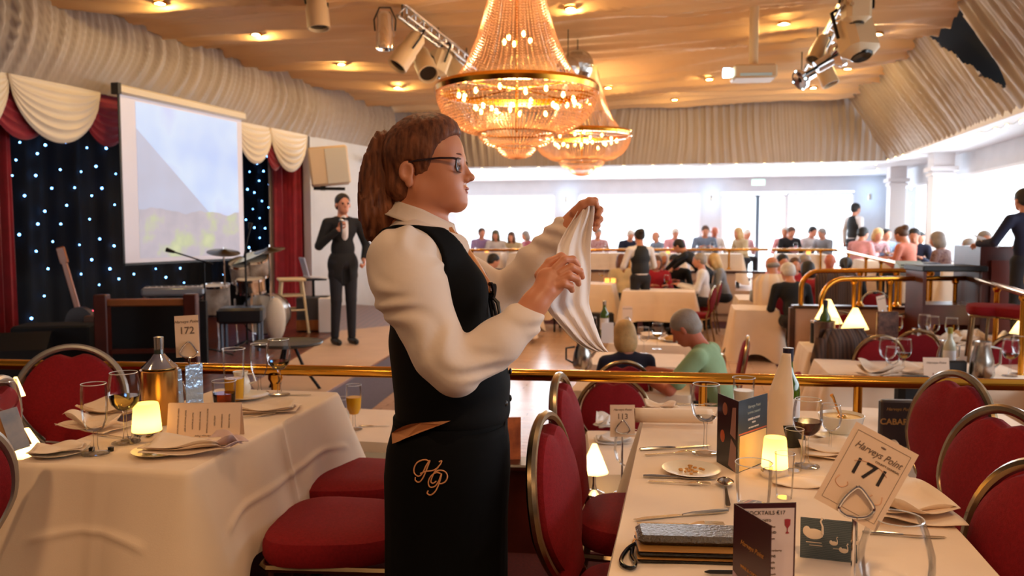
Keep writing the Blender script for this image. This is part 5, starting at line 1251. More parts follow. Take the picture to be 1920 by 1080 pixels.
for px,py,Y,l,r,m in [(1452,497,14.5,'pair of bright tealights in the rail gap',.09,0)]:
    p=at(px,py,Y=Y)
fg=0
for i,(px,py,z,l) in enumerate([(1250,541,.43,'by the elbow of the man in the light shirt'),(1222,535,.43,'left of the centre candle'),(1246,524,.43,'in front of the bending server'),(1128,530,.50,'right of the lifted napkin'),(938,557,Z1,'near the bald man in white'),(885,0,.97,'on the far left window table'),(1155,2,.97,'on the window table behind the napkin'),(1340,4,.97,'before the man in the blue-grey shirt'),(1440,5,.97,'beside the glass doors'),(1665,488,.92,'in front of the updo woman'),(1525,540,Z1,'behind the first rounded rail'),(1110,640,Z1,'left of the fair-haired woman'),(1232,655,Z1,'before the man in green'),(1207,664,Z1,'right of the fair-haired woman')]):
    if py<9: q=WT[py]; py=437+(1.41-z)*1500/(q[1]-.15); px=960+1500*(q[0]-.15)/(q[1]-.15); py=540+1500*math.tan(math.atan((1.41-z)/(q[1]-.15))-PITCH)
    glass_at('wine',px,py,z,'distant wine glass '+l,1.3,WINE_W if i%3==0 else None,.3,'distant wine glasses')
for px,py,z,l,s in [(1196,540,.43,'slim white card on a stand before the server in black waistcoat',1),(1232,528,.43,'white number card in front of the red-topped diner',1),(1176,636,Z1,'tall white card with a clip behind the fair-haired woman',1),]:
    p=at(px,py,z=z); number_stand('',l,(p.x,p.y,z),z+.17,0,0,.10*s,.17*s,(0,.08),False)
bottle_at(1133,628,Z1,'green wine bottle with a white label in front of the falling napkin',1.2)
t=thing('label_card','white leaflet propped against the bottle left of the fair-haired woman','leaflet',tuple(at(1136,640,z=Z1)-V((0,.12,0)))); MB().box((0,0,.1),(.12,.01,.2)).build('leaf',WHITE,t)
p,o=plate_at(1262,640,Z1,'white serving plate with food on the couple table',1.8)
tag(MB().ball((0,0,.03),(.09,.06,.03),10,6).build('bread_roll',mat('bread_tan',(206,160,96),.8),loc=(p.x,p.y,Z1)),'golden bread on the serving plate of the couple','bread')
p=at(1308,634,z=Z1); 
napkin('cream napkin at the far side of the couple table',at(1225,634,z=Z1),0,.3,.16,41,LINEN,.03,3,.03)
t=thing('black_case','black box standing on the floor in front of the table right of the napkin','box',(lambda q:(q.x,q.y,ZL))(at(1128,610,Y=13.6))); MB().box((0,-.02,.22),(.40,.16,.44),b=.02).build('case_body',BLACKP,t)
t=thing('chrome_kettle','steel coffee pot half hidden by the falling napkin','coffee pot',tuple(at(1092,690,z=Z1)))
MB().lathe([(0,0),(.07,0),(.08,.03),(.07,.12),(.045,.2),(.05,.22),(0,.25)],n=24).build('pot_body',STEEL,t); MB().tube([(-.06,0,.17),(-.13,0,.16),(-.13,0,.07),(-.07,0,.04)],.009,6).build('handle',BLACKP,t)
MB().tube([(.06,0,.08),(.11,0,.14),(.13,0,.19)],[.014,.01,.008],8).build('spout',STEEL,t)
table(.85,5.6,ZT2,ROOM,.8,.6,.42,'cloth on the table bearing the steel coffee pot by the napkin',ZL,44)
# right island furniture
q=at(1842,470,Y=8.0); cab=poly([q+V((-.02,0,0)),q+V((.62,-.12,0)),q+V((.7,.5,0)),q+V((.05,.6,0))],.30,at(1842,462,Y=8.0).z)
t=thing('wooden_cabinet','tall dark mahogany cabinet beside the man in the dark suit','cabinet',(0,0,0)); cab.build('cabinet_body',WOODD,t,smooth=False)
MB().box((q.x+.22,q.y-.065,.78),(.30,.02,.72),(0,0,-.19)).build('door_panel',mat('mahogany_panel',(96,36,22),.3),t)
q=at(1788,498,Y=8.0); t=thing('sound_desk','long dark sound desk with a paper on top at the right','desk',(q.x,q.y,.30),-.1)
hh=q.z-.30; MB().box((0,.2,hh-.03),(.62,.5,.06),b=.01).build('desk_top',BLACKP,t); MB().box((0,.2,hh/2-.1),(.58,.44,.2)).build('shelf',WOODD,t); [MB().box((x,.2,hh/2-.03),(.03,.45,hh-.06)).build('side_panel',WOODD,t) for x in(-.28,.28)]
q=at(1707,492,Y=9.6); t=thing('mixing_console','silver and blue mixing console with rows of keys on the right terrace','mixer',(q.x,q.y,q.z-.14),-.15)
MB().box((0,0,.07),(.30,.22,.12),(.3,0,0),b=.01).build('console_body',mat('pale_blue_console',(170,196,206),.3),t); MB().box((.24,.05,.06),(.14,.3,.16),b=.01).build('side_unit',mat('slate_unit',(58,66,84),.4),t)
mb=MB()
for k in range(3): mb.box((0,-.08,.04+.035*k),(.27,.02,.012))
mb.build('key_row',BLACKP,t); MB().tube([(-.12,.05,0),(-.12,.05,-(q.z-.14-.2))],.012,6).tube([(.12,.05,0),(.12,.05,-(q.z-.14-.2))],.012,6).build('stand_frame',BLACKM,t)
p=at(1655,484,z=.92)
# ================================================================ on the stage
ZS_=.07
def st(px,py): p=at(px,py,z=ZS_); return V((p.x,p.y,ZS_))
def wstool():
    p=st(548,622); t=thing('wooden_stool','tall pale wooden bar stool on the stage','stool',tuple(p),.35); H=at(548,521,Y=p.y).z-ZS_
    m=mat('pale_birch',(232,206,160),.5)
    MB().box((0,0,H-.02),(.36,.36,.04),b=.012).build('seat',m,t)
    for sx in(-1,1):
        for sy in(-1,1): MB().cyl((sx*.13,sy*.13,H-.03),(sx*.20,sy*.20,0),.018,8).build('leg',m,t)
    mb=MB()
    for z,k in ((H*.42,.175),(H*.68,.155)):
        for a,b in(((-k,-k),(k,-k)),((-k,k),(k,k))): mb.cyl((a[0],a[1],z),(b[0],b[1],z),.013,6)
    for z,k in ((H*.30,.182),):
        for a,b in(((-k,-k),(-k,k)),((k,-k),(k,k))): mb.cyl((a[0],a[1],z),(b[0],b[1],z),.013,6)
    mb.build('rung',m,t)
wstool()
# black square piano stool
p=st(455,655); t=thing('piano_stool','black square padded stool on pale legs on the stage','stool',tuple(p),.2); H=at(455,575,Y=p.y).z-ZS_
MB().box((0,0,H-.09),(.50,.42,.18),b=.03).build('seat',mat('black_leatherette',(24,26,32),.35),t)
for sx in(-1,1):
    for sy in(-1,1): MB().cyl((sx*.2,sy*.16,0),(sx*.2,sy*.16,H-.15),.02,8).build('leg',mat('slate_metal',(96,108,124),.3,.7),t)
# round black table
p=at(526,745,z=ZS_); p=V((p.x,p.y+.25,ZS_)); q=at(526,642,Y=p.y); t=thing('round_black_table','low round black table in front of the stage','table',tuple(p)); H=q.z-ZS_
MB().lathe([(0,H-.02),(.27,H-.02),(.29,H-.005),(.285,H+.008),(.27,H),(0,H)],n=40).build('tabletop',BLACKP,t)
for k in range(3): a=2*PI*k/3+.4; MB().tube([(.05*math.cos(a),.05*math.sin(a),H-.03),(.12*math.cos(a),.12*math.sin(a),H*.5),(.26*math.cos(a),.26*math.sin(a),0)],.014,8).build('leg',BLACKM,t)
# mahogany frame stand (keyboard barrier)
a=st(196,700);b=st(362,694); a=at(196,705,Y=7.6);b=at(362,700,Y=7.7); a.z=b.z=ZS_; d=b-a; t=thing('wooden_frame_stand','dark mahogany two-post frame with an amber top bar on the stage','frame',tuple(a),math.atan2(d.y,d.x)); H=at(196,552,Y=a.y).z-ZS_; L=d.length
for x in(0,L): MB().box((x,0,H/2),(.12,.12,H),b=.01).build('post',WOODD,t)
MB().box((L/2,0,H-.08),(L-.1,.07,.07),b=.01).build('top_bar',WOODM,t); MB().box((L/2,0,H-.55),(L-.1,.05,.04)).build('lower_bar',WOODD,t)
# keyboard behind it
p=st(312,668); p=at(330,650,Y=8.6); p.z=ZS_; zt=at(320,540,Y=8.6).z-ZS_
t=thing('keyboard','silver electronic keyboard on a chrome stand behind the wooden frame','keyboard',tuple(p),.30); W2=.62
MB().box((0,0,zt-.03),(W2,.32,.09),b=.02).build('keyboard_body',mat('silver_keyboard',(150,158,170),.3,.5),t); MB().box((0,-.09,zt+.017),(W2*.9,.12,.008)).build('key_bed',WHITE,t)
mb=MB()
for k in range(32): mb.box((-W2*.43+k*W2*.0275,-.07,zt+.026),(.010,.07,.01)) if k%7 not in(2,6) else None
mb.build('black_keys',BLACKP,t)
for s in(-1,1): MB().tube([(-s*.3,.0,0),(s*.3,0,zt-.08)],.02,8).build('leg',CHROME,t)
# stack of pale books / consoles
p=at(262,612,Y=8.2); t=thing('amplifier_rack','dark rack shelf carrying equipment behind the wooden frame','rack',(p.x,p.y,ZS_)); H=p.z-ZS_
MB().box((0,.1,H/2-.03),(.9,.5,H-.03),b=.01).build('rack_body',mat('dark_rack',(26,18,18),.5),t); MB().box((0,.1,H-.02),(.95,.52,.04)).build('rack_top',WOODD,t)
for k,(w_,l) in enumerate([(.34,'bottom'),(.33,'second'),(.31,'third'),(.30,'top')]): tag(MB().box((0,0,0),(w_,.26,.045),(0,0,.05*k),b=.006).build('sound_module',mat('pale_blue_grey_case',(150,160,172),.4),loc=(p.x+.03+.01*k,p.y,H+ZS_+.024+.047*k)),'flat pale blue-grey equipment case, %s of the stack'%l,'equipment','stacked equipment cases')
tag(MB().box((0,0,0),(.36,.26,.12),b=.01).build('wooden_box',mat('brown_box',(96,62,44),.6),loc=(p.x-.33,p.y,H+ZS_+.06)),'brown box beside the stack of pale cases on the stage','box')
q_=at(170,583,Y=8.6); t=thing('small_amplifier','small black amplifier with a glowing pink-red indicator lamp on the stage','amplifier',(q_.x,q_.y+.1,ZS_)); MB().box((0,.05,(q_.z-ZS_)/2),(.3,.2,q_.z-ZS_),b=.01).build('cabinet',BLACKP,t); MB().ball((0,-.06,q_.z-ZS_-.02),.024,8,6).build('indicator_lamp',mat('red_glow',(255,60,80),.4,emit=(255,70,90),es=6),t)
# guitar on a stand
p=at(172,640,Y=8.4); t=thing('guitar_on_stand','wooden guitar leaning with its neck up to the left on the dark stage','guitar',(p.x,p.y,ZS_),.2,rot=(0,math.radians(-14),0)); gm=mat('guitar_wood',(176,104,56),.3)
z0=.1; MB().box((0,0,z0+.62),(.055,.03,.75),b=.008).build('neck',gm,t); MB().box((0,0,z0+1.04),(.09,.025,.18),b=.01).build('headstock',gm,t)
o=[(.17*math.sin(a)*(1-.22*math.exp(-((math.cos(a)-.15)/.3)**2)),.26+.24*math.cos(a)*-1) for a in [2*PI*k/32 for k in range(32)]]
MB().prism(o,.09,Matrix.Translation((0,.045,z0-.02))@Matrix.Rotation(PI/2,4,'X')).build('guitar_body',mat('guitar_dark_body',(50,24,14),.45),t); MB().tube([(-.15,.1,0),(0,.05,.3),(.15,.1,0)],.012,6).tube([(-.08,-.08,.12),(0,.05,.3),(.08,-.08,.12)],.01,6).build('stand',BLACKM,t)
# black monitor wedges left
p=at(35,690,Y=7.6); t=thing('stage_monitor','black wedge stage monitor below the left crimson curtain','loudspeaker',(p.x,p.y,ZS_),.3); MB().prism([(-.25,0),(.25,0),(.2,.36),(-.05,.40),(-.25,.25)],.6,Matrix.Rotation(PI/2,4,'Z')@Matrix.Translation((0,.3,0))@Matrix.Rotation(PI/2,4,'X')).build('cabinet',BLACKP,t,smooth=False); MB().box((-.0,-.1,.2),(.5,.02,.2),(-.8,0,0)).build('grille',BLACKC,t)
p=at(110,700,Y=7.9); t=thing('amplifier_case','large black case behind the left chair on the stage','box',(p.x,p.y,ZS_),.2); MB().box((0,0,.22),(.7,.4,.44),b=.02).build('case_body',BLACKC,t)
p=at(300,690,Y=7.95); t=thing('upright_panel','black modesty panel filling the wooden frame on the stage','panel',(p.x,p.y,ZS_),.05); MB().box((0,0,.335),(.95,.05,.66)).build('panel_board',BLACKC,t)
# microphone stands
def micstand(lab,px,pyb,pyt,Y,px2,py2):
    b=at(px,pyb,Y=Y); b.z=ZS_; tp_=at(px,pyt,Y=Y); e=at(px2,py2,Y=Y); t=thing('microphone_stand',lab,'microphone stand',tuple(b)); H=tp_.z-ZS_
    MB().cyl((0,0,.05),(0,0,H),.012,8).build('pole',BLACKM,t)
    for k in range(3): a=2*PI*k/3+.3; MB().cyl((0,0,.1),(.28*math.cos(a),.28*math.sin(a),.01),.010,6).build('leg',BLACKM,t)
    q=e-b; top=V((0,0,H)); dd=(q-top); bm=MB().cyl(top-dd*.25,top+dd*.8,.009,6).build('boom',BLACKM,t); MB().tube([top+dd*.78,top+dd*.92,top+dd],[.014,.022,.026],10).build('microphone',BLACKP,t)
micstand('microphone stand with a boom pointing left in front of the screen',386,640,490,8.6,312,468)
micstand('microphone stand with a tall boom up right among the drums',463,610,470,9.2,470,418)
# drum kit
SHELL=mat('pearl_drum_shell',(196,186,176),.3,.2,col2=(120,104,92),nscale=7); HEAD=mat('drum_head',(226,216,200),.5); BRZ=mat('dark_cymbal',(70,56,34),.25,1); BRZ2=mat('bright_cymbal',(196,170,120),.2,1)
dk=st(480,640); dk=at(480,600,Y=9.9); dk.z=ZS_; t=thing('drum_kit','pearl drum kit with dark cymbals beside the screen on the stage','drum kit',tuple(dk),.0)
def rel(px,py,dy=0): p=at(px,py,Y=9.9+dy); return p-dk
def drum(nm,c,r,h,tilt,m=SHELL,ax='X'):
    M=Matrix.Translation(c)@Matrix.Rotation(tilt,4,ax); o=MB().lathe([(r,-h/2),(r,h/2)],n=28,M=M).build(nm,m,t); [MB().lathe([(0,s*h/2),(r*1.0,s*h/2)],n=28,M=M).build('drum_head',HEAD,o) for s in(1,-1)]; [MB().lathe([(r*1.03,s*(h/2-.02)),(r*1.05,s*(h/2+.01)),(r*.98,s*(h/2+.01))],n=28,M=M).build('hoop',CHROME,o) for s in(1,-1)]; return o
drum('floor_tom',rel(405,562),.17,.36,.1); drum('rack_tom',rel(455,508),.15,.24,.45); drum('rack_tom',rel(483,500),.14,.22,.4); drum('snare_drum',rel(470,535,-.2),.17,.16,.15,CHROME)
drum('bass_drum',rel(500,588,.25),.25,.36,PI/2-.05,SHELL)
for nm,px,py,r,tl,m in(('cymbal',419,472,.20,.12,BRZ),('cymbal',470,478,.26,-.35,BRZ2),('cymbal',505,468,.19,-.1,BRZ)):
    c=rel(px,py); M=Matrix.Translation(c)@Matrix.Rotation(tl,4,'Y')@Matrix.Rotation(.2,4,'X'); o=MB().lathe([(r,-.012),(r*.35,.008),(r*.15,.03),(0,.034)],n=32,M=M).build(nm,m,t); MB().cyl((c.x,c.y,c.z),(c.x,c.y+.02,.0),.012,6).cyl(c,c+V((0,0,.06)),.008,6).build('cymbal_stand',CHROME,o)
mb=MB(); 
for px in (405,440,470): q=rel(px,560); mb.cyl((q.x,q.y,q.z),(q.x+.02,q.y,0),.012,6)
mb.build('stand_legs',CHROME,t)
p=at(492,605,Y=9.7); t=thing('cream_drum_cover','tall rounded cream shape leaning by the wooden stool','bag',(p.x,p.y,ZS_),.0); MB().ball((.13,.1,.28),(.13,.09,.27),16,12).build('cover_body',mat('cream_leather',(226,214,196),.5),t)
# chair-top laptop and boxes behind the microphone man
p=at(590,640,Y=11.0); t=thing('dark_crate','dark grey equipment crate right of the wooden stool','box',(p.x,p.y,ZS_),.1); H=at(590,556,Y=11.0).z-ZS_
MB().box((0,0,H/2),(.42,.4,H),b=.01).build('crate_body',mat('charcoal_box',(66,62,64),.6),t); MB().box((0,-.21,H*.2),(.42,.01,H*.3)).build('brown_band',WOODM,t)
p2=at(617,640,Y=10.9); t=thing('white_box_panel','tall white box beside the dark crate','box',(p2.x,p2.y,ZS_),.1); MB().box((0,0,H/2),(.22,.42,H*1.0),b=.01).build('box_body',WHITE,t)
p=at(590,520,Y=11.0); t=thing('laptop','pale open laptop on a stand beside the crimson curtain','laptop',(p.x-.02,p.y,p.z),.5); MB().box((.04,0,.0),(.30,.24,.02),(0,.12,0),b=.005).build('laptop_base',mat('pale_laptop',(214,210,214),.3),t); MB().box((-.12,0,.14),(.02,.26,.28),(0,-.25,0),b=.005).build('laptop_lid',mat('lilac_laptop',(176,176,196),.3),t)
MB().cyl((0,0,-.02),(0,0,ZS_-p.z),.02,8).box((0,0,-.03),(.3,.26,.02)).box((0,0,ZS_-p.z+.01),(.35,.35,.02)).build('stand',BLACKM,t)
# low dark stage-front case under the left of the rail
light('SPOT','stage_wash',(-1.6,7.5,3.6),90,(1,.86,.74),.1,aim=(-2.2,10,0),spot=60)
# ================================================================ people
SKIN=mat('skin',(206,140,110),.5,noise=.05,nscale=12); SKINR=mat('ruddy_skin',(196,112,86),.5); SKINT=mat('tan_skin',(176,118,88),.5)
EYEW=mat('eye_white',(230,224,218),.2); EYED=mat('eye_dark',(40,30,26),.2); LIP=mat('lip',(176,92,84),.45)
TROU=mat('dark_trousers',(26,26,34),.85)
def hairm(n,c): return mat('hair_'+n,c,.6,noise=.14,nscale=18,bump=.3,bscale=90)
HM={'brown':hairm('brown',(84,54,36)),'dark':hairm('dark',(30,24,22)),'grey':hairm('grey',(150,140,132)),'white':hairm('white',(216,206,196)),'blond':hairm('blond',(206,168,110)),'red':hairm('auburn',(110,66,44)),'olive':hairm('olive_brown',(92,84,50))}
def headp(hc,H,s=1,detail=True):
    def q(x,y,z): return hc+H@(V((x,y,z))*s)
    A=[EL(q(0,-.012,.030),(.074*s,.094*s,.082*s),H),EL(q(0,.020,-.025),(.060*s,.072*s,.082*s),H),EL(q(0,.040,-.078),(.040*s,.045*s,.032*s),H,.02),
       RC(q(0,.088,.0),q(0,.108,-.032),.008*s,.013*s,.008),EL(q(.077,-.005,-.015),(.010*s,.018*s,.030*s),H,.006),EL(q(-.077,-.005,-.015),(.010*s,.018*s,.030*s),H,.006),
       RC(q(-.035,.078,.022),q(.035,.078,.022),.010*s,.010*s,.012),EL(q(0,.090,-.062),(.022*s,.010*s,.007*s),H,.005)]
    S=[EL(q(.031,.096,.002),(.016*s,.012*s,.010*s),H,.008),EL(q(-.031,.096,.002),(.016*s,.012*s,.010*s),H,.008)] if detail else []
    return A,S,q
def hairp(style,q,H,s=1):
    E=lambda x,y,z,a,b,c,k=None: EL(q(x,y,z),(a*s,b*s,c*s),H,k)
    sub=[E(0,.100,-.050,.095,.090,.100,.01)]
    base=[E(0,-.020,.036,.083,.098,.086)]
    if style=='bald': return [E(0,-.045,-.012,.084,.070,.042)],[E(0,.06,-.03,.1,.07,.1,.01)]
    if style=='short': return base+[E(0,-.050,-.02,.076,.06,.06,.02)],sub
    if style=='bob': return base+[E(0,-.030,-.05,.094,.088,.115,.03)],[E(0,.105,-.055,.070,.085,.115,.01),E(0,.0,-.20,.2,.2,.06,.01)]
    if style=='long': return base+[E(0,-.045,-.07,.090,.070,.135,.03),E(.06,.02,-.07,.035,.04,.10,.02),E(-.06,.02,-.07,.035,.04,.10,.02)],[E(0,.110,-.055,.066,.075,.11,.01)]
    if style=='updo': return base+[E(0,-.095,.07,.052,.055,.050,.01),E(0,-.05,.0,.07,.06,.06,.02)],sub
    if style=='pony': return base+[E(0,-.05,-.0,.07,.06,.06,.02),RC(q(0,-.11,.06),q(0,-.16,-.10),.03*s,.02*s)],sub
def hand_prims(w,d,up,s=1,curl=.5,side=1,k=.006):
    "palm and five fingers; d points along the hand, up out of its back, side tells left from right"
    d=d.normalized(); up=(up-d*up.dot(d)).normalized(); x=d.cross(up)*side; P=[EL(w+d*.045*s,(.022*s,.045*s,.015*s),Matrix((x,d,up)).transposed(),.01)]
    for i,(o,l) in enumerate(((-.026,.070),(-.009,.078),(.009,.074),(.024,.058))):
        a=w+d*.078*s+x*o*s*-1; c1=curl; m=a+(d*math.cos(c1*.6)-up*math.sin(c1*.6))*l*.45*s; e=m+(d*math.cos(c1*1.6)-up*math.sin(c1*1.6))*l*.32*s; f=e+(d*math.cos(c1*2.4)-up*math.sin(c1*2.4))*l*.26*s
        r=.0088*s; P+=[RC(a-d*.02*s,m,r*1.08,r,k*.3),RC(m,e,r,r*.92,k*.3),RC(e,f,r*.92,r*.75,k*.3)]
    a=w+d*.02*s+x*.022*s; m=a+(d*.6+x*.75-up*.25)*.036*s; e=m+(d*.9+x*.2-up*.35)*.030*s; P+=[RC(a,m,.012*s,.0105*s,k),RC(m,e,.0105*s,.008*s,k*.5)]
    return P
FIGC={}
def figure(lab,loc,rz,s,pose,hair,top,hcol='brown',skin=None,trou=None,sleeve='long',res=.02,name='person',group=None,extra=None,cat='person'):
    key=(str(sorted(pose.items())),hair,sleeve,res)
    t=thing(name,lab,cat,loc,rz,group); t.scale=(s,s,s)
    skin=skin or SKIN; trou=trou or TROU
    if key not in FIGC:
        lean=math.radians(pose.get('lean',8)); seated=pose.get('sit',True); hp=.54 if seated else .93
        R=Matrix.Rotation(-lean,3,'X'); pel=V((0,0,hp)); up=lambda x,y,z: pel+R@V((x,y,z))
        hy=math.radians(pose.get('turn',0)); hn=math.radians(pose.get('nod',5)); H=Matrix.Rotation(hy,3,'Z')@Matrix.Rotation(-hn-lean*.5,3,'X')
        nk=up(0,.0,.50); hc=nk+H@V((0,.025,.135)); A,S,q=headp(hc,H,1,res<.03)
        body=A+[RC(up(0,.0,.44),hc+H@V((0,-.02,-.06)),.055,.052,.02)]
        core=[EL(up(0,0,.36),(.155,.095,.16),R,.03),EL(up(0,0,.14),(.135,.095,.16),R,.04),EL(pel,(.15,.11,.10),None,.04),RC(up(-.13,0,.43),up(.13,0,.43),.055,.055,.03)]
        sleeves=[];legs=[]; fore=[]
        for sd,nm in((-1,'L'),(1,'R')):
            sh=up(sd*.175,0,.425); el=pose.get('el'+nm); wr=pose.get('wr'+nm)
            el=V(el) if el else (up(sd*.235,.10,.17)); wr=V(wr) if wr else V((sd*.11,.40,.30+hp-.06))
            if wr.z<hp and seated and 'wr'+nm not in pose: wr.z=hp+.2
            sleeves.append((sh,el,wr)); d=(wr-el).normalized(); hdir=pose.get('hd'+nm); d2=V(hdir) if hdir else (d+V((-.3*sd,0,0))).normalized()
            fore+=[RC(el,wr,.040,.028,.01)]+hand_prims(wr,d2,V(pose.get('hu'+nm,(0,-.2,1))),1,pose.get('curl',.6),-sd if True else 1)
            if seated: k=V((sd*.12,.40,.52)); a=V((sd*.12,.38,.09)); tz=.0
            else:
                kx=pose.get('kn'+nm,(sd*.09,.02,.50)); k=V(kx); a=V(pose.get('an'+nm,(sd*.10,-.02,.09)))
            legs.append((V((sd*.085,0,hp-.02)),k,a))
        thin=lambda L,e: [(p[0],)+((p[1],V([max(.01,x-e) for x in p[2]]),p[3],p[4]) if p[0]=='e' else (p[1],p[2],p[3]-e,p[4]-e,p[5])) for p in L]
        up_sl=[RC(a,b,.056,.046,.02) for a,b,c in sleeves]; lo_sl=[RC(b,b+(c-b)*.92,.047,.036,.012) for a,b,c in sleeves]
        lg=[RC(a,b,.085,.062,.03) for a,b,c in legs]+[RC(b,c,.062,.045,.012) for a,b,c in legs]
        body+=thin(core,.014)+[RC(a,b,.042,.038,.02) for a,b,c in sleeves]+fore+thin(lg,.014)
        shirt=core+up_sl+(lo_sl if sleeve=='long' else [])
        if sleeve=='short': shirt=core+[RC(a,a+(b-a)*.72,.062,.058,.02) for a,b,c in sleeves]
        if sleeve=='vest': shirt=core
        tr=[EL(pel+V((0,0,-.01)),(.158,.118,.10),None,.03)]+lg
        shoe=[RC(c+V((0,-.03,-.045)),c+V((0,.15,-.055)),.042,.032,.02) for a,b,c in legs]
        hA,hS=hairp(hair,q,H)
        o={}
        o['body']=sdf_mesh(body,S,res*.8,.02); o['shirt']=sdf_mesh(shirt,[RC(nk+V((0,.0,.0)),nk+H@V((0,.03,.09)),.058,.07,.01)],res,.02); o['trousers']=sdf_mesh(tr,(),res,.02); o['hair']=sdf_mesh(hA,hS,res*.6,.02); o['shoe']=sdf_mesh(shoe[:1],(),res*.8,.01); o['shoe2']=sdf_mesh(shoe[1:],(),res*.8,.01)
        FIGC[key]=(o,q,H,hc,nk,up,R,sleeves)
        for k,(P,Q) in list(o.items()):
            me=bpy.data.meshes.new(k); me.from_pydata(P.tolist(),[],Q.tolist()); me.polygons.foreach_set('use_smooth',[True]*len(me.polygons)); me.materials.append(SKIN); o[k]=me
    o,q,H,hc,nk,up,R,sl=FIGC[key]
    for k,m in (('body',skin),('shirt',top),('trousers',trou),('hair',HM[hcol]),('shoe',BLACKP),('shoe2',BLACKP)):
        if 1:
            ob=bpy.data.objects.new(k if k!='shoe2' else 'shoe',o[k]); C.objects.link(ob); ob.parent=t; obj_mat(ob,m)
    if extra: extra(t,q,H,hc,nk,up,R,sl)
    return t
def cl(n,c): return mat('cloth_'+n,c,.85,noise=.06,nscale=14)
LIL=cl('lilac',(150,120,160)); LT=cl('light',(214,204,198)); BEI=cl('beige',(196,176,140)); RED=cl('red',(168,22,34)); NAVY=cl('navy',(24,26,52)); BLK=cl('black',(16,16,20)); GRY=cl('grey',(136,136,140)); PNK=cl('pink',(226,160,164)); WHT=cl('white',(228,222,222)); BLU=cl('blue_grey',(120,136,160)); ORG=cl('coral_print',(206,120,96)); DPT=mat('dark_print',(90,50,56),.85,col2=(150,120,110),nscale=24); MINT=cl('mint',(146,176,136)); ROSE=cl('rose',(176,90,100)); PLAID=mat('pale_print',(210,180,180),.85,col2=(160,90,100),nscale=30)
def crowd(px,py,Y,floor,rz,hair,hcol,top,lab,lean=12,nod=8,turn=0,sleeve='long',skin=None,elb=0):
    p=at(px,py,Y=Y); lr=math.radians(lean); ht=.54+.5*math.cos(lr)+.135*math.cos(lr*.5+.1)+.12
    s=max(.86,min(1.12,(p.z-floor)/ht)); off=Matrix.Rotation(math.radians(rz),3,'Z')@V((0,(.5*math.sin(lr)+.1)*s,0))
    pose={'lean':lean,'nod':nod,'turn':turn}
    o=figure(lab,(p.x-off.x,p.y-off.y,floor),math.radians(rz),s,pose,hair,top,hcol,skin,None,sleeve,.024); o.scale=(s*1.10,s*1.06,s); return o
FT=.25; RT=.2
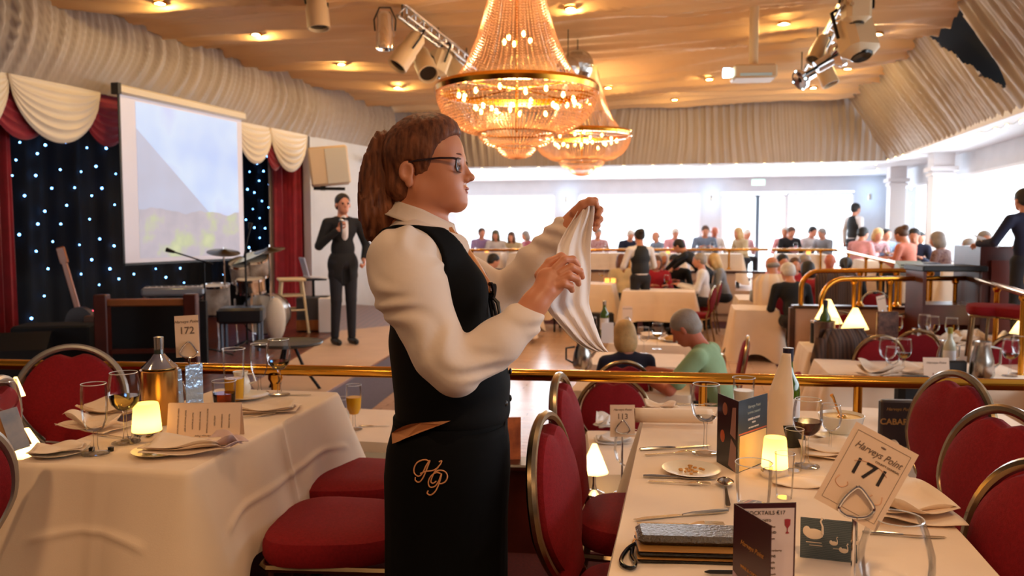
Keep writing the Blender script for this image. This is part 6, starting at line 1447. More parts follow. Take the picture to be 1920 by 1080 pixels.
W=[(905,427,18.9,FT,200,'short','brown',LIL,'person with short brown hair in a lilac shirt, far left at the window'),
(929,430,18.8,FT,170,'long','olive',LT,'person with long olive-brown hair in a light top, right of the lilac shirt'),
(958,434,18.7,FT,160,'long','brown',BEI,'person with long brown hair in beige, third from the left at the window'),
(983,432,19.3,FT,120,'bob','grey',ROSE,'person with grey-blond hair in a rose top, leaning left at the window'),
(1122,428,18.7,FT,185,'short','grey',PLAID,'grey-haired person in a striped pinkish shirt right of the lifted napkin'),
(1183,430,18.7,FT,190,'short','white',NAVY,'white-haired person in navy behind the server in the black waistcoat'),
(1226,434,18.5,FT,115,'bald','grey',BLU,'balding grey person in blue-grey bending left at the window'),
(1267,427,19.1,FT,180,'short','white',PNK,'white-haired person in pink behind the dark suited server'),
(1323,422,18.9,FT,175,'short','brown',BLU,'person with short brown hair in a blue-grey shirt before the pier'),
(1341,424,19.0,FT,185,'bald','grey',LT,'ruddy balding person in a light shirt before the pier'),
(1381,426,18.4,FT,110,'long','blond',BEI,'person with long blond hair in beige left of the glass doors'),
(1402,428,19.6,FT,200,'short','white',PLAID,'white-haired person in pale print at the glass door frame'),
(1471,425,18.9,FT,150,'short','white',PNK,'pale-haired person in pink right of the glass doors'),
(1485,424,18.7,FT,185,'short','brown',BLK,'brown-haired person in dark clothes facing the room at the doors'),
(1526,424,19.1,FT,200,'short','dark',LT,'dark-haired person in white behind the grey-haired one at the window'),
(1539,427,18.7,FT,120,'short','grey',GRY,'grey-haired person in a grey shirt leaning left by the right window'),
(1622,425,15.4,RT,-60,'short','dark',PNK,'dark-haired person in a pink shirt leaning over a phone'),
(1647,426,15.8,RT,180,'bob','blond',PLAID,'blond person in pale print right of the pink shirt'),
(1666,428,16.2,RT,185,'short','dark',BLU,'dark-haired person in light blue before the first pillar'),
(1687,423,12.6,RT,35,'updo','brown',ORG,'person with a brown updo in a coral top seen from behind'),
(1714,427,13.2,RT,150,'short','dark',NAVY,'dark-haired person in navy right of the brown updo'),
(1728,433,15.2,RT,190,'bob','dark',BLK,'dark-haired person half hidden before the second pillar'),
(1752,433,11.4,RT,40,'bob','grey',DPT,'grey-haired person in dark print at the right terrace'),
(1816,445,12.0,RT,60,'short','grey',BLU,'person with blue-tinted grey hair low against the bright window'),
(1850,432,11.0,RT,170,'bob','grey',LIL,'person in lilac half hidden by the man in the dark suit'),
(928,468,14.8,ZL,-70,'short','dark',BLK,'black-haired person in a dark shirt leaning right below the far rail'),
(984,473,15.2,ZL,70,'bald','grey',WHT,'ruddy bald person in white bending left below the far rail'),
(1232,478,14.8,ZL,180,'bob','brown',RED,'person in a bright red top facing the viewer at the candle table'),
(1245,462,15.7,ZL,190,'bob','white',PLAID,'white-blond person behind the red top'),
(1265,473,15.5,ZL,150,'short','dark',BLK,'person in black with a ruddy face behind the bending server'),
(1305,473,14.2,ZL,75,'short','grey',WHT,'grey-haired person in a light shirt seated side-on facing left'),
(1336,464,15.0,ZL,80,'long','blond',GRY,'person with long pale hair in grey behind the light shirt'),
(1165,470,15.4,ZL,10,'long','red',BEI,'auburn-haired person left of the server in the black waistcoat'),
(1445,476,12.3,ZL,10,'bald','grey',GRY,'balding person in a grey shirt seen from behind at the aisle'),
(1470,472,14.0,ZL,185,'short','dark',PNK,'dark-haired person just right of the grey shirt'),
(1477,490,11.2,ZL,5,'short','white',BLK,'white-haired person in black seen from behind at the aisle'),
(1492,482,13.6,ZL,170,'short','brown',RED,'brown-haired person between the white-haired and dark-haired diners'),
(1511,468,14.2,ZL,190,'short','grey',BLK,'grey-white haired person in dark clothes behind the crowded table'),
(1513,488,12.1,ZL,0,'bob','dark',RED,'dark-haired person in red seen from behind at the crowded table'),
(1557,471,13.8,ZL,160,'bald','grey',PNK,'ruddy bald person beside the rail end'),
(1586,481,12.6,ZL,-20,'pony','dark',BLK,'person with a black ponytail behind the rounded rail'),
(1020,462,19.1,FT,100,'short','dark',ROSE,'dark-haired person in rose clothes at the edge of the lifted sleeve')]
for k,(px,py,Y,fl,rz,h,hc_,tp2,lab) in enumerate(W):
    crowd(px,py,Y,fl,rz,h,hc_,tp2,lab,lean=(6,14,22)[k%3],nod=(5,14)[k%2],skin=(SKIN,SKINR)[1 if ('ruddy' in lab) else 0])
VESTB=mat('black_waistcoat',(12,12,15),.7)
def vest_extra(t,q,H,hc,nk,up,R,sl):
    a=[EL(up(0,0,.33),(.170,.112,.19),R,.03),EL(up(0,0,.12),(.150,.110,.16),R,.04)]
    sdf_obj('waistcoat',VESTB,t,a,[EL(up(.19,0,.40),(.07,.2,.13),R,.01),EL(up(-.19,0,.40),(.07,.2,.13),R,.01),RC(up(0,.10,.52),up(0,.14,.28),.07,.015,.01),EL(up(0,0,.60),(.2,.2,.11),R,.01)],.016,.02)
def stand(px,py,Y,floor,rz,hair,hcol,top,lab,pose,H0=1.75,**k):
    p=at(px,py,Y=Y); pose=dict(pose); pose['sit']=False; lr=math.radians(pose.get('lean',2)); s=(p.z-floor)/(.93+.5*math.cos(lr)+.135+.12)
    off=Matrix.Rotation(math.radians(rz),3,'Z')@V((0,(.5*math.sin(lr)+.03)*s,0))
    return figure(lab,(p.x-off.x,p.y-off.y,floor),math.radians(rz),s,pose,hair,top,hcol,**k)
stand(1605,380,17.3,FT,-70,'short','dark',WHT,'waiter in a white shirt and black waistcoat standing by the right windows',{'lean':0,'elL':(-.24,-.02,1.12),'wrL':(-.2,-.05,.88),'elR':(.24,-.04,1.12),'wrR':(.19,-.10,.90),'hdL':(0,0,-1),'hdR':(0,0,-1),'huL':(-1,0,0),'huR':(1,0,0)},extra=vest_extra,name='waiter')
stand(1199,429,13.9,ZL,15,'updo','dark',WHT,'server in white shirt and black waistcoat seen from behind among the tables',{'lean':3,'elL':(-.26,.06,1.1),'wrL':(-.2,.26,1.06),'elR':(.26,.06,1.1),'wrR':(.2,.26,1.06)},extra=vest_extra,name='waitress')
stand(1280,444,15.0,ZL,60,'short','dark',BLK,'dark-haired server in a black suit bending over a table',{'lean':48,'nod':10,'elL':(-.25,.42,1.15),'wrL':(-.15,.62,.98),'elR':(.25,.42,1.15),'wrR':(.15,.62,.98)},name='waiter')
# the couple near the dance floor
def nearfig(px,py,Y,rz,hair,hcol,top,lab,pose,**k):
    p=at(px,py,Y=Y); lr=math.radians(pose.get('lean',8)); ht=.54+.5*math.cos(lr)+.135*math.cos(lr*.5+.15)+.12; s=max(.85,min(1.1,(p.z-ZL)/ht))
    off=Matrix.Rotation(math.radians(rz),3,'Z')@V((0,(.5*math.sin(lr)+.08)*s,0)); return figure(lab,(p.x-off.x,p.y-off.y,ZL),math.radians(rz),s,pose,hair,top,hcol,**k)
nearfig(1168,598,5.75,12,'bob','blond',NAVY,'fair-haired person in a navy top seen from behind at the dance floor',{'lean':14,'nod':6},res=.013)
nearfig(1290,573,5.45,62,'short','grey',MINT,'grey-haired person in a mint green polo shirt leaning over the meal',{'lean':26,'nod':22,'elL':(-.26,.34,.72),'wrL':(-.12,.56,.76),'elR':(.24,.36,.72),'wrR':(.06,.58,.78),'curl':1.1},res=.012,sleeve='short',skin=SKINR)
chair_at(1352,640,5.6,math.radians(62),'crimson chair under the person in the mint polo shirt')
chair_at(1168,700,5.3,math.radians(12),'crimson chair under the fair-haired person in navy')
# the singer with the microphone on the stage
def singer(t,q,H,hc,nk,up,R,sl):
    f=lambda x,y,z: up(x,y,z)
    sdf_obj('shirt_front',WHT,t,[EL(f(0,.045,.36),(.055,.062,.16),R)],(),.012,.01)
    MB().ball(f(-.028,.110,.47),(.028,.012,.018),8,6).ball(f(.028,.110,.47),(.028,.012,.018),8,6).ball(f(0,.115,.47),(.01,.01,.012),8,6).build('bow_tie',BLK,t)
    MB().ball(q(.031,.092,.002),.011,8,6).ball(q(-.031,.092,.002),.011,8,6).build('eyes',EYED,t)
    sdf_obj('coat_tails',BLK,t,[EL(f(0,-.005,-.04),(.175,.125,.20),R),EL(f(0,-.005,-.16),(.17,.12,.12),R)],[EL(f(0,.14,-.2),(.05,.1,.2),R)],.014,.02)
s_=stand(643,362,9.6,ZS_,-150,'short','dark',BLK,'person in a black dinner suit and bow tie holding a microphone on the stage',{'lean':0,'nod':0,'elR':(.27,.0,1.10),'wrR':(.10,.16,1.28),'hdR':(-.3,.2,.8),'huR':(.3,-1,0),'elL':(-.28,-.02,1.1),'wrL':(-.20,.12,.95),'hdL':(.1,.4,-.6),'huL':(-1,0,.2),'curl':1.3,'knL':(-.08,.02,.50),'anL':(-.09,0,.09)},extra=singer,res=.012,name='singer')
mp=Matrix.Rotation(math.radians(-150),4,'Z')@V((.085,.22,1.34)); 
t=thing('hand_microphone','black hand microphone held up by the person in the dinner suit','microphone',tuple(V(s_.location)+mp*s_.scale.x)); MB().tube([(0,0,-.12),(0,0,.02)],[.011,.015],10).build('handle',BLACKP,t); MB().ball((0,0,.045),.026,10,8).build('grille_head',STEEL,t)
# the man in the dark suit at the right edge
stand(1921,352,7.6,.30,8,'short','dark',NAVY,'person in a dark navy suit seen from behind at the right edge of the photo',{'lean':5,'elL':(-.30,.10,1.12),'wrL':(-.30,.34,1.10),'elR':(.28,.05,1.1),'wrR':(.2,.25,1.1)},res=.014,name='person')
t=thing('paper_sheet','white paper sheet held over the sound desk by the man in the dark suit','paper',tuple(at(1848,452,Y=7.75)),.3,rot=(.5,.2,.3)); MB().box((0,0,0),(.15,.2,.004)).build('sheet',WHITE,t)
# ================================================================ the waitress
WY=2.0
def w(px,py,d=0): return at(px,py,Y=WY)+V((0,d,0))
WS=mat('waitress_skin',(206,134,98),.45,noise=.04,nscale=9); WLIP=mat('waitress_lips',(172,96,86),.4)
SHIRT=mat('white_shirt',(226,206,190),.75,noise=.02,nscale=6,bump=.12,bscale=26,sheen=.2)
VEST=mat('black_vest_cloth',(7,7,9),.8,spec=.15); APR=mat('black_apron_cloth',(6,6,8),.85,spec=.12,bump=.2,bscale=14)
def hair_mat():
    m=mat('auburn_hair',(104,58,38),.58,spec=.25); nt=m.node_tree; b=nt.nodes['Principled BSDF']; tc=nt.nodes.new('ShaderNodeTexCoord')
    n=nt.nodes.new('ShaderNodeTexNoise'); n.inputs['Scale'].default_value=14; n.inputs['Detail'].default_value=5; mp=nt.nodes.new('ShaderNodeMapping'); mp.inputs['Scale'].default_value=(5,5,1.1)
    nt.links.new(tc.outputs['Object'],mp.inputs[0]); nt.links.new(mp.outputs[0],n.inputs['Vector']); r=nt.nodes.new('ShaderNodeValToRGB'); e=r.color_ramp.elements
    e[0].position=.3; e[0].color=lin((70,36,24)); e[1].position=.7; e[1].color=lin((146,88,56)); nt.links.new(n.outputs['Fac'],r.inputs[0]); nt.links.new(r.outputs[0],b.inputs['Base Color'])
    bp=nt.nodes.new('ShaderNodeBump'); bp.inputs['Strength'].default_value=.5; bp.inputs['Distance'].default_value=.006; nt.links.new(n.outputs['Fac'],bp.inputs['Height']); nt.links.new(bp.outputs['Normal'],b.inputs['Normal']); return m
AUB=hair_mat()
wt=thing('waitress','waitress with auburn ponytail and glasses in black waistcoat and apron, shaking out a napkin','person',(0,0,0))
O0=w(835,700); wt.location=(O0.x,O0.y,0)
def loc(o): o.location=-V(wt.location); return o
def WO(nm,m,A,S=(),res=.006,k=.02,**kw): return loc(sdf_obj(nm,m,wt,A,S,res,k,**kw))
TW=math.radians(-9)   # the head turned a little toward the viewer
HT=Matrix.Rotation(TW,3,'Z')
def h(px,py,d=0): # point on the turned head
    c=w(800,py); p=w(px,py,d)-c; return c+HT@p
e=lambda px,py,d,r,k=None,rot=None: EL(h(px,py,d),r,rot or HT,k)
A=[e(796,296,0,(.086,.074,.092)),e(832,292,0,(.048,.060,.062),.03),e(822,342,0,(.056,.060,.070),.03),e(838,338,0,(.040,.050,.050),.03),
   RC(h(797,358,-.047),h(856,379,-.012),.024,.017,.03),RC(h(797,358,.047),h(856,379,.012),.024,.017,.03),e(861,380,0,(.019,.024,.017),.02),
   e(846,352,-.028,(.030,.024,.030),.02),e(846,352,.028,(.030,.024,.030),.02),e(862,360,0,(.018,.026,.022),.012),
   RC(h(866,305),h(881,331),.0085,.0085,.009),e(884,334,0,(.0115,.0105,.0095),.006),e(876,338,-.011,(.009,.006,.0075),.004),e(876,338,.011,(.009,.006,.0075),.004),
   e(874,354,0,(.008,.019,.0050),.003),e(872,362.5,0,(.0085,.017,.0058),.003),
   RC(h(864,298,-.014),h(852,300,-.045),.009,.007,.012),RC(h(864,298,.014),h(852,300,.045),.009,.007,.012),
   RC(w(788,360,0),w(784,440,0),.056,.058,.02),RC(w(808,385,0),w(812,440,0),.036,.040,.02),
   RC(w(782,440,0),w(790,520,0),.065,.10,.03)]
# eyelids
A+=[e(858,316,-.031,(.0125,.0145,.0120),.004),e(858,316,.031,(.0125,.0145,.0120),.004)]
# near ear
def ear(d,s):
    R=HT@Matrix.Rotation(.18,3,'Y')@Matrix.Rotation(.25*s,3,'Z')
    return [EL(h(778,325,d*1.03),(.0185,.0065,.026),R,.003),EL(h(783,344,d*1.0),(.0095,.0055,.015),R,.004)],[EL(h(780,325,d*1.13),(.0115,.0075,.017),R,.003)]
ea,eb=ear(-.076,1),ear(.076,-1); A+=ea[0]+eb[0]
S=[e(867,317,-.033,(.011,.015,.0085),.006),e(867,317,.033,(.011,.015,.0085),.006),EL(h(876,358.2,0),(.010,.016,.0012),HT,.0015)]+ea[1]+eb[1]
A2=[EL(h(858,318,-.031),(.0115,.0135,.0100),HT,.002),EL(h(858,318,.031),(.0115,.0135,.0100),HT,.002)]
# body beneath clothes, arms and hands
shN=w(772,476,-.165); elN=w(860,664,-.205); wrN=w(984,582,-.15); shF=w(785,474,.165); elF=w(930,572,.20); wrF=w(1068,428,.10)
body=[RC(w(790,500,0),w(835,650,0),.10,.11,.05),RC(w(835,650,0),w(838,820,0),.11,.13,.05),RC(shN,shF,.05,.05,.03),RC(shN,elN,.046,.040,.02),RC(elN,wrN,.038,.027,.01),RC(shF,elF,.046,.040,.02),RC(elF,wrF,.038,.027,.01)]
for s in(-1,1): body+=[RC(w(835,860,.08*s),w(830,1150,.09*s),.07,.05,.02),RC(w(830,1150,.09*s),V((w(830,900).x,WY+.09*s,.09)),.05,.04,.01)]
WO('body',WS,A+body,S,.0036,.015)
WO('eyelids',WS,A2,[e(869,320,-.031,(.0075,.02,.0045),.001),e(869,320,.031,(.0075,.02,.0045),.001)],.0018,.002) if False else None
for s in(-1,1):
    ey=loc(MB().ball(h(858.5,317.5,.031*s),.0122,16,12).build('eye',EYEW,wt)); ic=h(858.5,317.5,.031*s)+HT@V((.0075,0,0)); MB().ball(ic,.0062,12,8).build('iris',EYED,ey)
    lid=sdf_obj('eyelid',WS,wt,[EL(h(858.5,317.5,.031*s),(.0134,.0136,.0134),HT,.001)],[EL(h(872,320.5,.031*s),(.0145,.0125,.0062),HT,.001)],.0014,.001); loc(lid)
    P=[h(869.5,313.5,.031*s+q*.011)+HT@V((-.004*abs(q)**2,0,-.002*abs(q))) for q in (-1,-.5,0,.5,1)]; loc(MB().tube(P,[.0007,.0014,.0016,.0014,.0007],5).build('eyelashes',EYED,wt))
    P=[h(870,296,.014*s),h(868,292,.026*s),h(861,293,.040*s),h(853,297,.050*s)]; loc(MB().tube(spline(P,5),[.0022]*4+[.0026]*6+[.002]*4+[.0012]*2,6).build('eyebrow',mat('brow_brown',(104,62,42),.7),wt))
loc(sdf_obj('lips',WLIP,wt,[EL(h(874.6,354.3,0),(.0086,.0165,.0044),HT,.001),EL(h(872.6,361.9,0),(.009,.0150,.0052),HT,.001)],[EL(h(878,358.2,0),(.012,.02,.0010),HT,.001)],.0014,.001))
# hair: cap drawn back to a high ponytail
hA=[e(792,289,0,(.095,.083,.100)),e(760,300,0,(.062,.068,.075),.03),e(828,256,0,(.040,.054,.032),.03),e(818,245,0,(.05,.055,.035),.03),RC(h(760,350,-.03),h(760,350,.03),.042,.042,.02)]
hS=[EL(h(886,334,0),(.089,.3,.112),HT,.006),EL(h(838,388,0),(.082,.3,.050),HT,.008),EL(h(782,330,-.085),(.020,.022,.035),HT,.004),EL(h(782,330,.085),(.020,.022,.035),HT,.004),EL(h(800,402,0),(.085,.3,.030),HT,.01)]
def strands(X,Y,Z): return .0012*np.sin(X*420+Z*170+40*np.sin(Y*30))*np.cos(Z*230-X*90)
WO('hair',AUB,hA,hS,.0045,.02,wave=strands)
loc(MB().tube([h(731+3*math.cos(a),268,0)+V((.004*math.sin(a),.021*math.cos(a),.021*math.sin(a))) for a in [k*PI/8 for k in range(16)]],.007,8,closed=True).build('hair_tie',BLACKC,wt))
pn=[(735,264,.020),(719,268,.025),(709,300,.031),(705,335,.037),(706,370,.040),(704,402,.036),(710,430,.028),(712,452,.013)]
pA=[RC(w(a[0],a[1]),w(b[0],b[1]),a[2],b[2],.02) for a,b in zip(pn,pn[1:])]+[RC(w(690,350,.01),w(684,392,.01),.022,.014,.015),RC(w(684,392,.01),w(694,402,.0),.013,.006,.01),RC(w(700,400,-.03),w(700,440,-.03),.022,.014,.015),RC(w(700,440,-.03),w(714,462,-.02),.013,.006,.01),RC(w(733,330,.0),w(738,400,0),.030,.022,.02),RC(w(726,400,-.02),w(728,436,-.03),.024,.010,.015),RC(w(696,380,-.035),w(690,425,-.04),.016,.010,.01)]
def locks(X,Y,Z): return .0030*np.sin(X*330+2.2*np.sin(Z*17+1)+Y*210+Z*22)+.0014*np.sin(X*640-Z*35+Y*330+2*np.sin(Z*24))
WO('ponytail',AUB,pA,(),.005,.02,wave=locks)
# glasses
GF=mat('dark_glasses_frame',(44,22,24),.25); gl=thing('g','x','x')
bpy.data.objects.remove(gl)
mb=MB()
def lens_pts(s,n=24,g=0):
    c=h(869,313,.034*s); out=[]
    for k in range(n):
        a=2*PI*k/n; y=abs(math.cos(a))**.55*(1 if math.cos(a)>0 else -1)*(.0265+g); z=abs(math.sin(a))**.55*(1 if math.sin(a)>0 else -1)*(.0165+g)
        out.append(c+HT@V((-.10*abs(y+ .0*s)*(1 if y*s>0 else 0),y,z)))
    return out
gf=MB()
for s in(-1,1): gf.tube(lens_pts(s),.0021,6,closed=True); gf.tube([h(867,303,.060*s),h(862,302,.069*s),h(840,302,.076*s),h(800,306,.080*s),h(778,310,.079*s),h(770,322,.077*s)],[.003,.003,.0028,.0028,.0025,.002],6)
gf.tube([h(870,310,-.0085),h(872,308,0),h(870,310,.0085)],.002,6); gfo=loc(gf.build('glasses',GF,wt))
for s in(-1,1):
    L=lens_pts(s); c=sum(L,V())/len(L); MB().add([c]+L,[(0,i+1,(i+1)%24+1) for i in range(24)]).build('lens',glass('spectacle_lens',(235,240,250),.6,.02),gfo)
# shirt torso, sleeves
torso=[EL(w(797,505),(.118,.165,.14),None,.03),EL(w(866,545,-.068),(.060,.070,.068),None,.03),EL(w(866,545,.068),(.060,.070,.068),None,.03),EL(w(775,468),(.080,.150,.070),None,.03),RC(shN+V((0,.02,.0)),shF-V((0,.02,0)),.062,.062,.03),EL(w(832,640),(.128,.155,.13),None,.04),EL(w(848,720),(.138,.165,.13),None,.04)]
def folds(X,Y,Z): return .0035*np.sin(90*(X*.8+Z)+6*np.sin(Z*14+X*9))*np.clip(np.sin(Z*23+X*17),0,1)
WO('shirt',SHIRT,torso+[RC(w(790,430,0),w(800,470,0),.066,.10,.02)],[EL(w(812,398,0),(.16,.2,.030),Matrix.Rotation(.40,3,'Y'),.004)],.0065,.02,wave=folds)
def gr(L,g):
    return [(p[0],p[1],p[2]+V((g,g,g)),p[3],p[4]) if p[0]=='e' else (p[0],p[1],p[2],p[3]+g,p[4]+g,p[5]) for p in L]
slN=[RC(w(770,488,-.150),w(786,532,-.172),.084,.080,.02),RC(w(786,532,-.172),w(840,640,-.200),.080,.062,.03),RC(w(842,640,-.2),w(866,672,-.205),.060,.054,.03),RC(w(866,668,-.205),w(935,625,-.175),.054,.054,.02),RC(w(935,625,-.175),w(978,590,-.152),.053,.044,.02),RC(w(968,598,-.157),w(984,585,-.150),.043,.040,.006)]
WO('near_sleeve',SHIRT,slN,(),.0055,.03,wave=lambda X,Y,Z:.0042*np.sin(70*(X*.55+Z*1.1)+5*np.sin(Z*22-X*15))*np.clip(.5+np.sin(Z*31+X*21),0,1))
slF=[RC(w(785,482,.150),w(935,572,.200),.072,.058,.03),RC(w(935,572,.2),w(1010,495,.15),.056,.050,.02),RC(w(1010,495,.15),w(1060,436,.105),.048,.040,.02)]
WO('far_sleeve',SHIRT,slF,(),.0065,.03,wave=lambda X,Y,Z:.004*np.sin(80*(X*.6+Z)+5*np.sin(Z*22)))
# collar folded over
def collar(i,j):
    a=2*PI*(i*.94+.03); r=.064+.010*j+.012*max(0,j)**2; c=w(797-6*j,405,0); x=math.cos(a)*r*1.12; y=math.sin(a)*r
    fz=.058-.11*(x+.07)/.14*.42-.020; drop=(.040+.030*max(0,math.cos(a))**2)*j
    return V((c.x+x+.012*j*max(0,math.cos(a)),c.y+y*(1+.06*j),c.z+fz-drop-.012*max(0,math.cos(a))))
loc(MB().grid(48,6,collar).build('collar',SHIRT,wt,solid=.003))
# waistcoat
vs=[EL(w(776,490,-.215),(.106,.118,.116),None,.006),EL(w(785,490,.215),(.104,.112,.110),None,.006),RC(w(862,400,0),w(940,520,0),.108,.034,.006),RC(w(800,400,-.0),w(830,404,0),.085,.085,.006),EL(w(790,385,0),(.2,.2,.065),None,.006)]
WO('waistcoat',VEST,gr(torso,.009)+[EL(w(850,770),(.142,.170,.07),None,.03)],vs,.0065,.02,inter=lambda X,Y,Z:(w(840,800).z-Z)+0*X+0*Y)
bt=MB()
for py,px in ((640,951),(692,956),(745,957)): pass
for px,py in ((952,645),(957,695),(957,745)):
    b_=loc(MB().ball(w(px,py,-.01),(.004,.0085,.0085),10,6).build('button',BLACKM,wt))
# bow of ribbons on the chest
RIB=mat('black_satin_ribbon',(16,16,20),.3)
rb=MB()
for pts in ([(912,538,-.02),(922,530,-.045),(926,545,-.05),(914,546,-.03)],[(912,538,-.02),(928,534,-.03),(925,556,-.05),(914,548,-.03)]): rb.tube(spline([w(*p) for p in pts],5,True),.005,6,closed=True)
for pts in ([(914,544,-.03),(920,565,-.045),(924,590,-.05)],[(914,544,-.03),(926,568,-.05),(932,592,-.055)],[(914,544,-.03),(934,565,-.04),(938,588,-.05)]): rb.tube([w(*p) for p in pts],[.003,.005,.004],6)
loc(rb.build('ribbon_bow',RIB,wt))
# tie
TIE=mat('golden_brown_tie',(190,116,52),.45,noise=.15,nscale=40)
tp_=spline([w(846,438,-.02),w(862,456,-.035),(w(884,486,-.045)),(w(903,516,-.045)),(w(918,544,-.040))],6); n_=len(tp_)
def tie(i,j):
    k=j*(n_-1); a=int(min(k,n_-2)); p=tp_[a].lerp(tp_[a+1],k-a); wd=.016+.026*min(1,j*1.5)-.022*max(0,j-.75)*3; return p+V((.006*math.cos((i-.5)*3)+.004,(i-.5)*2*wd*.75+.018,(i-.5)*.02))
loc(MB().grid(6,24,tie).build('tie',TIE,wt,solid=.004))
loc(MB().tube([w(842,430,-.03),w(850,446,-.035),w(856,456,-.036)],[.012,.015,.010],8).build('tie_knot',TIE,wt))
# apron skirt
AZ=[(790,.140,.172,845),(830,.152,.186,842),(880,.156,.190,840),(960,.152,.186,838),(1080,.152,.190,838),(1200,.160,.200,838),(1330,.166,.206,838)]
def apr(z):
    P=[(w(a[3],a[0]).z,a[1],a[2],w(a[3],a[0]).x) for a in AZ]
    for p,q in zip(P,P[1:]):
        if z>=q[0] or q is P[-1]:
            k=min(1,max(0,(p[0]-z)/(p[0]-q[0]))); return p[1]+(q[1]-p[1])*k,p[2]+(q[2]-p[2])*k,p[3]+(q[3]-p[3])*k
z0_=w(845,786).z; z1_=.30
def apron(i,j):
    z=z0_+(z1_-z0_)*j; rx,ry,cx=apr(z); a=2*PI*i; f=1+(.022*j)*math.sin(9*a+1)*(1 if math.sin(a)>-.5 else .25)+.006*math.sin(23*a+j*3)*j
    c,s=math.cos(a),math.sin(a); x=abs(c)**.85*(1 if c>0 else -1)*rx*f; y=abs(s)**.85*(1 if s>0 else -1)*ry*f
    return V((cx+x,WY+y,z))
loc(MB().grid(96,30,apron).build('apron',APR,wt,solid=.004,sharp=80))
loc(MB().rings([[V((apr(z0_)[2]+math.cos(a)*apr(z0_)[0]*q,WY+math.sin(a)*apr(z0_)[1]*q,z0_+dz)) for a in [2*PI*k/48 for k in range(48)]] for q,dz in ((.95,.012),(1.03,.010),(1.035,-.03),(1.0,-.034))]).build('apron_band',APR,wt))
def onap(px,py,off=.006):
    d=at(px,py,Y=2)-CAM; t=.85
    for _ in range(400):
        p=CAM+d*t; rx,ry,cx=apr(p.z)
        if abs((p.x-cx)/(rx+off))**2.3+abs((p.y-WY)/(ry+off))**2.3<1: break
        t+=.0008
    return p
pk=[(735,812),(745,805),(757,799),(770,795),(788,793),(808,791),(828,790),(845,789),(828,796),(812,802),(795,808),(778,815),(760,822),(747,828),(736,832)]
loc(MB().add([onap(x,y,.014) for x,y in pk],[tuple(range(len(pk)-1,-1,-1))]).build('pocket_lining',mat('tan_pocket',(184,124,80),.7),wt,smooth=False,solid=.002))
EMB=mat('gold_embroidery',(206,140,90),.55)
Hs=[[(806,866),(797,862),(784,866),(777,876),(777,887),(785,893),(793,886),(799,873),(806,863)],[(806,863),(800,880),(793,896),(786,904),(779,901),(779,895)],[(823,866),(828,864),(826,870),(818,880),(811,893),(808,903),(812,906),(818,902)],[(788,888),(798,884),(812,882),(822,876)]]
Ps=[[(826,888),(818,886),(808,893),(803,904),(806,913),(815,912),(822,903),(828,888),(824,904),(817,920),(808,928),(801,925),(803,920)],[(812,889),(822,882),(834,884),(839,893),(835,903),(826,907),(820,904)]]
for nm,st_ in (('embroidered_letter_h',Hs),('embroidered_letter_p',Ps)):
    mb=MB()
    for s in st_:
        q=spline([V((x,y,0)) for x,y in s],5); mb.tube([onap(p.x,p.y,.007) for p in q],.0017,5)
    loc(mb.build(nm,EMB,wt))
stg=MB(); 
for pts in ([(944,745),(948,765),(946,800),(950,850)],[(946,748),(940,770),(944,810),(942,842)]): stg.tube([w(x,y,-.06) for x,y in pts],.003,6)
stg.ball(w(946,747,-.06),.009,8,6); loc(stg.build('apron_string',RIB,wt))
# trousers and shoes below the apron
tr=[]
fx=w(836,900).x
for s in(-1,1): tr+=[RC(V((fx,WY+.09*s,.62)),V((fx-.01,WY+.095*s,.10)),.085,.065,.02)]
WO('trousers',APR,tr,(),.012,.01)
for s in(-1,1): loc(sdf_obj('shoe',BLACKP,wt,[RC(V((fx-.05,WY+.095*s,.045)),V((fx+.14,WY+.10*s,.035)),.045,.033,.02)],(),.008,.01))
# hands
nd=w(1040,505,-.12)-wrN
hn=[RC(w(975,590,-.152),w(1000,560,-.14),.034,.031,.01),RC(w(1000,560,-.14),w(1018,538,-.13),.031,.030,.01),EL(w(1028,522,-.125),(.036,.020,.032),Matrix.Rotation(.75,3,'Y'),.012)]
F=[[(1036,500,-.125),(1052,484,-.118),(1068,484,-.105),(1078,495,-.098)],[(1044,508,-.13),(1064,497,-.125),(1080,505,-.112),(1085,515,-.103)],[(1040,520,-.135),(1060,512,-.135),(1074,518,-.122),(1078,527,-.11)],[(1034,530,-.138),(1050,525,-.14),(1062,530,-.128),(1066,538,-.116)]]
for f in F:
    P=[w(*p) for p in f]
    for a,b,r,q in zip(P,P[1:],(.0108,.0098,.0090),(.0098,.0090,.0070)): hn.append(RC(a,b,r,q,.003))
T_=[w(1010,512,-.105),w(1028,490,-.095),w(1048,480,-.088),w(1064,487,-.088)]
for a,b,r,q in zip(T_,T_[1:],(.0140,.0118,.0105),(.0118,.0105,.0080)): hn.append(RC(a,b,r,q,.006))
loc(sdf_obj('near_hand',WS,wt,hn,(),.0024,.008))
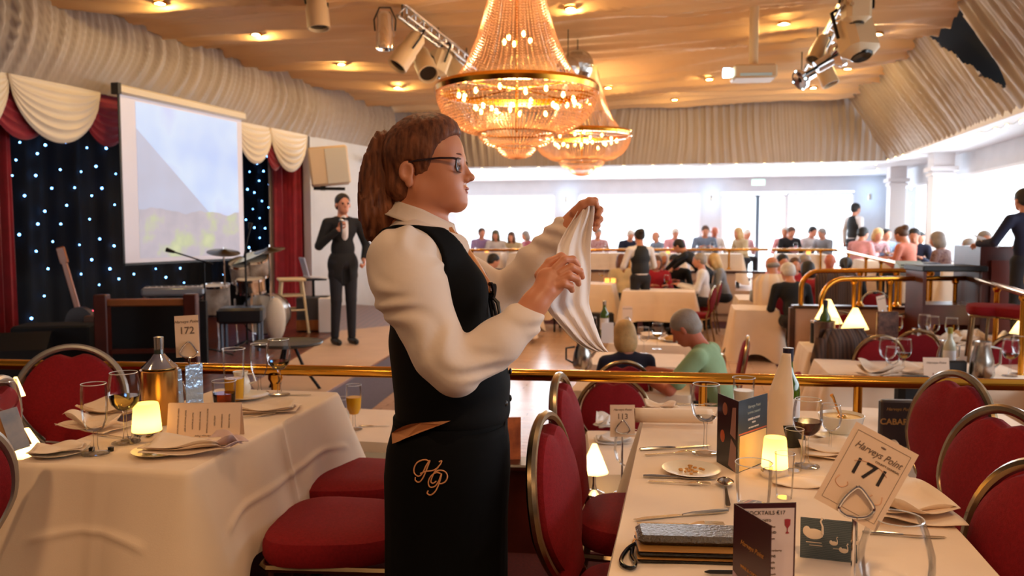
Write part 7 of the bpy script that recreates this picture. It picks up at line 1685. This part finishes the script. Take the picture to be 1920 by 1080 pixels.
hf=[RC(w(1062,434,.104),w(1078,418,.095),.031,.029,.01),EL(w(1092,405,.085),(.030,.020,.034),Matrix.Rotation(.8,3,'Y'),.012)]
F=[[(1098,388,.082),(1110,374,.078),(1121,374,.070),(1124,384,.062)],[(1106,397,.084),(1122,385,.080),(1131,392,.070),(1127,402,.062)],[(1108,409,.086),(1124,402,.084),(1131,410,.074),(1125,418,.066)],[(1106,420,.088),(1119,416,.088),(1126,422,.078),(1121,430,.070)]]
for f in F:
    P=[w(*p) for p in f]
    for a,b,r,q in zip(P,P[1:],(.0106,.0096,.0088),(.0096,.0088,.0070)): hf.append(RC(a,b,r,q,.003))
T_=[w(1082,396,.066),w(1096,382,.056),w(1110,376,.052),w(1120,378,.052)]
for a,b,r,q in zip(T_,T_[1:],(.0130,.0112,.010),(.0112,.010,.0078)): hf.append(RC(a,b,r,q,.006))
loc(sdf_obj('far_hand',WS,wt,hf,(),.0026,.008))
# napkin shaken open between the hands
NR=[(376,1096,1119,.060,.060),(400,1082,1117,.050,.058),(430,1064,1113,.035,.050),(460,1048,1111,.0,.040),(490,1038,1109,-.05,.030),(515,1032,1108,-.075,.022),(545,1026,1107,-.085,.010),(568,1021,1106,-.085,.0),(585,1030,1108,-.08,-.01),(605,1046,1112,-.07,-.02),(630,1070,1122,-.055,-.03),(645,1092,1130,-.045,-.035),(655,1112,1136,-.04,-.04)]
def nap2(i,j):
    k=j*(len(NR)-1); a=int(min(k,len(NR)-2)); t=k-a; q=[NR[a][x]+(NR[a+1][x]-NR[a][x])*t for x in range(5)]
    wv=.016*math.sin(i*9+j*4)*math.sin(PI*min(1,j*3))+.008*math.sin(i*19-j*7); return w(q[1]+(q[2]-q[1])*i+1.5*math.sin(j*19),q[0],q[3]+(q[4]-q[3])*i+wv*.9)
o=MB().grid(26,44,nap2).build('shaken_napkin',mat('thin_white_napkin',(238,226,220),.8,sheen=.2),solid=.0016)
tag(o,'white linen napkin being shaken open between the hands of the waitress','napkin')
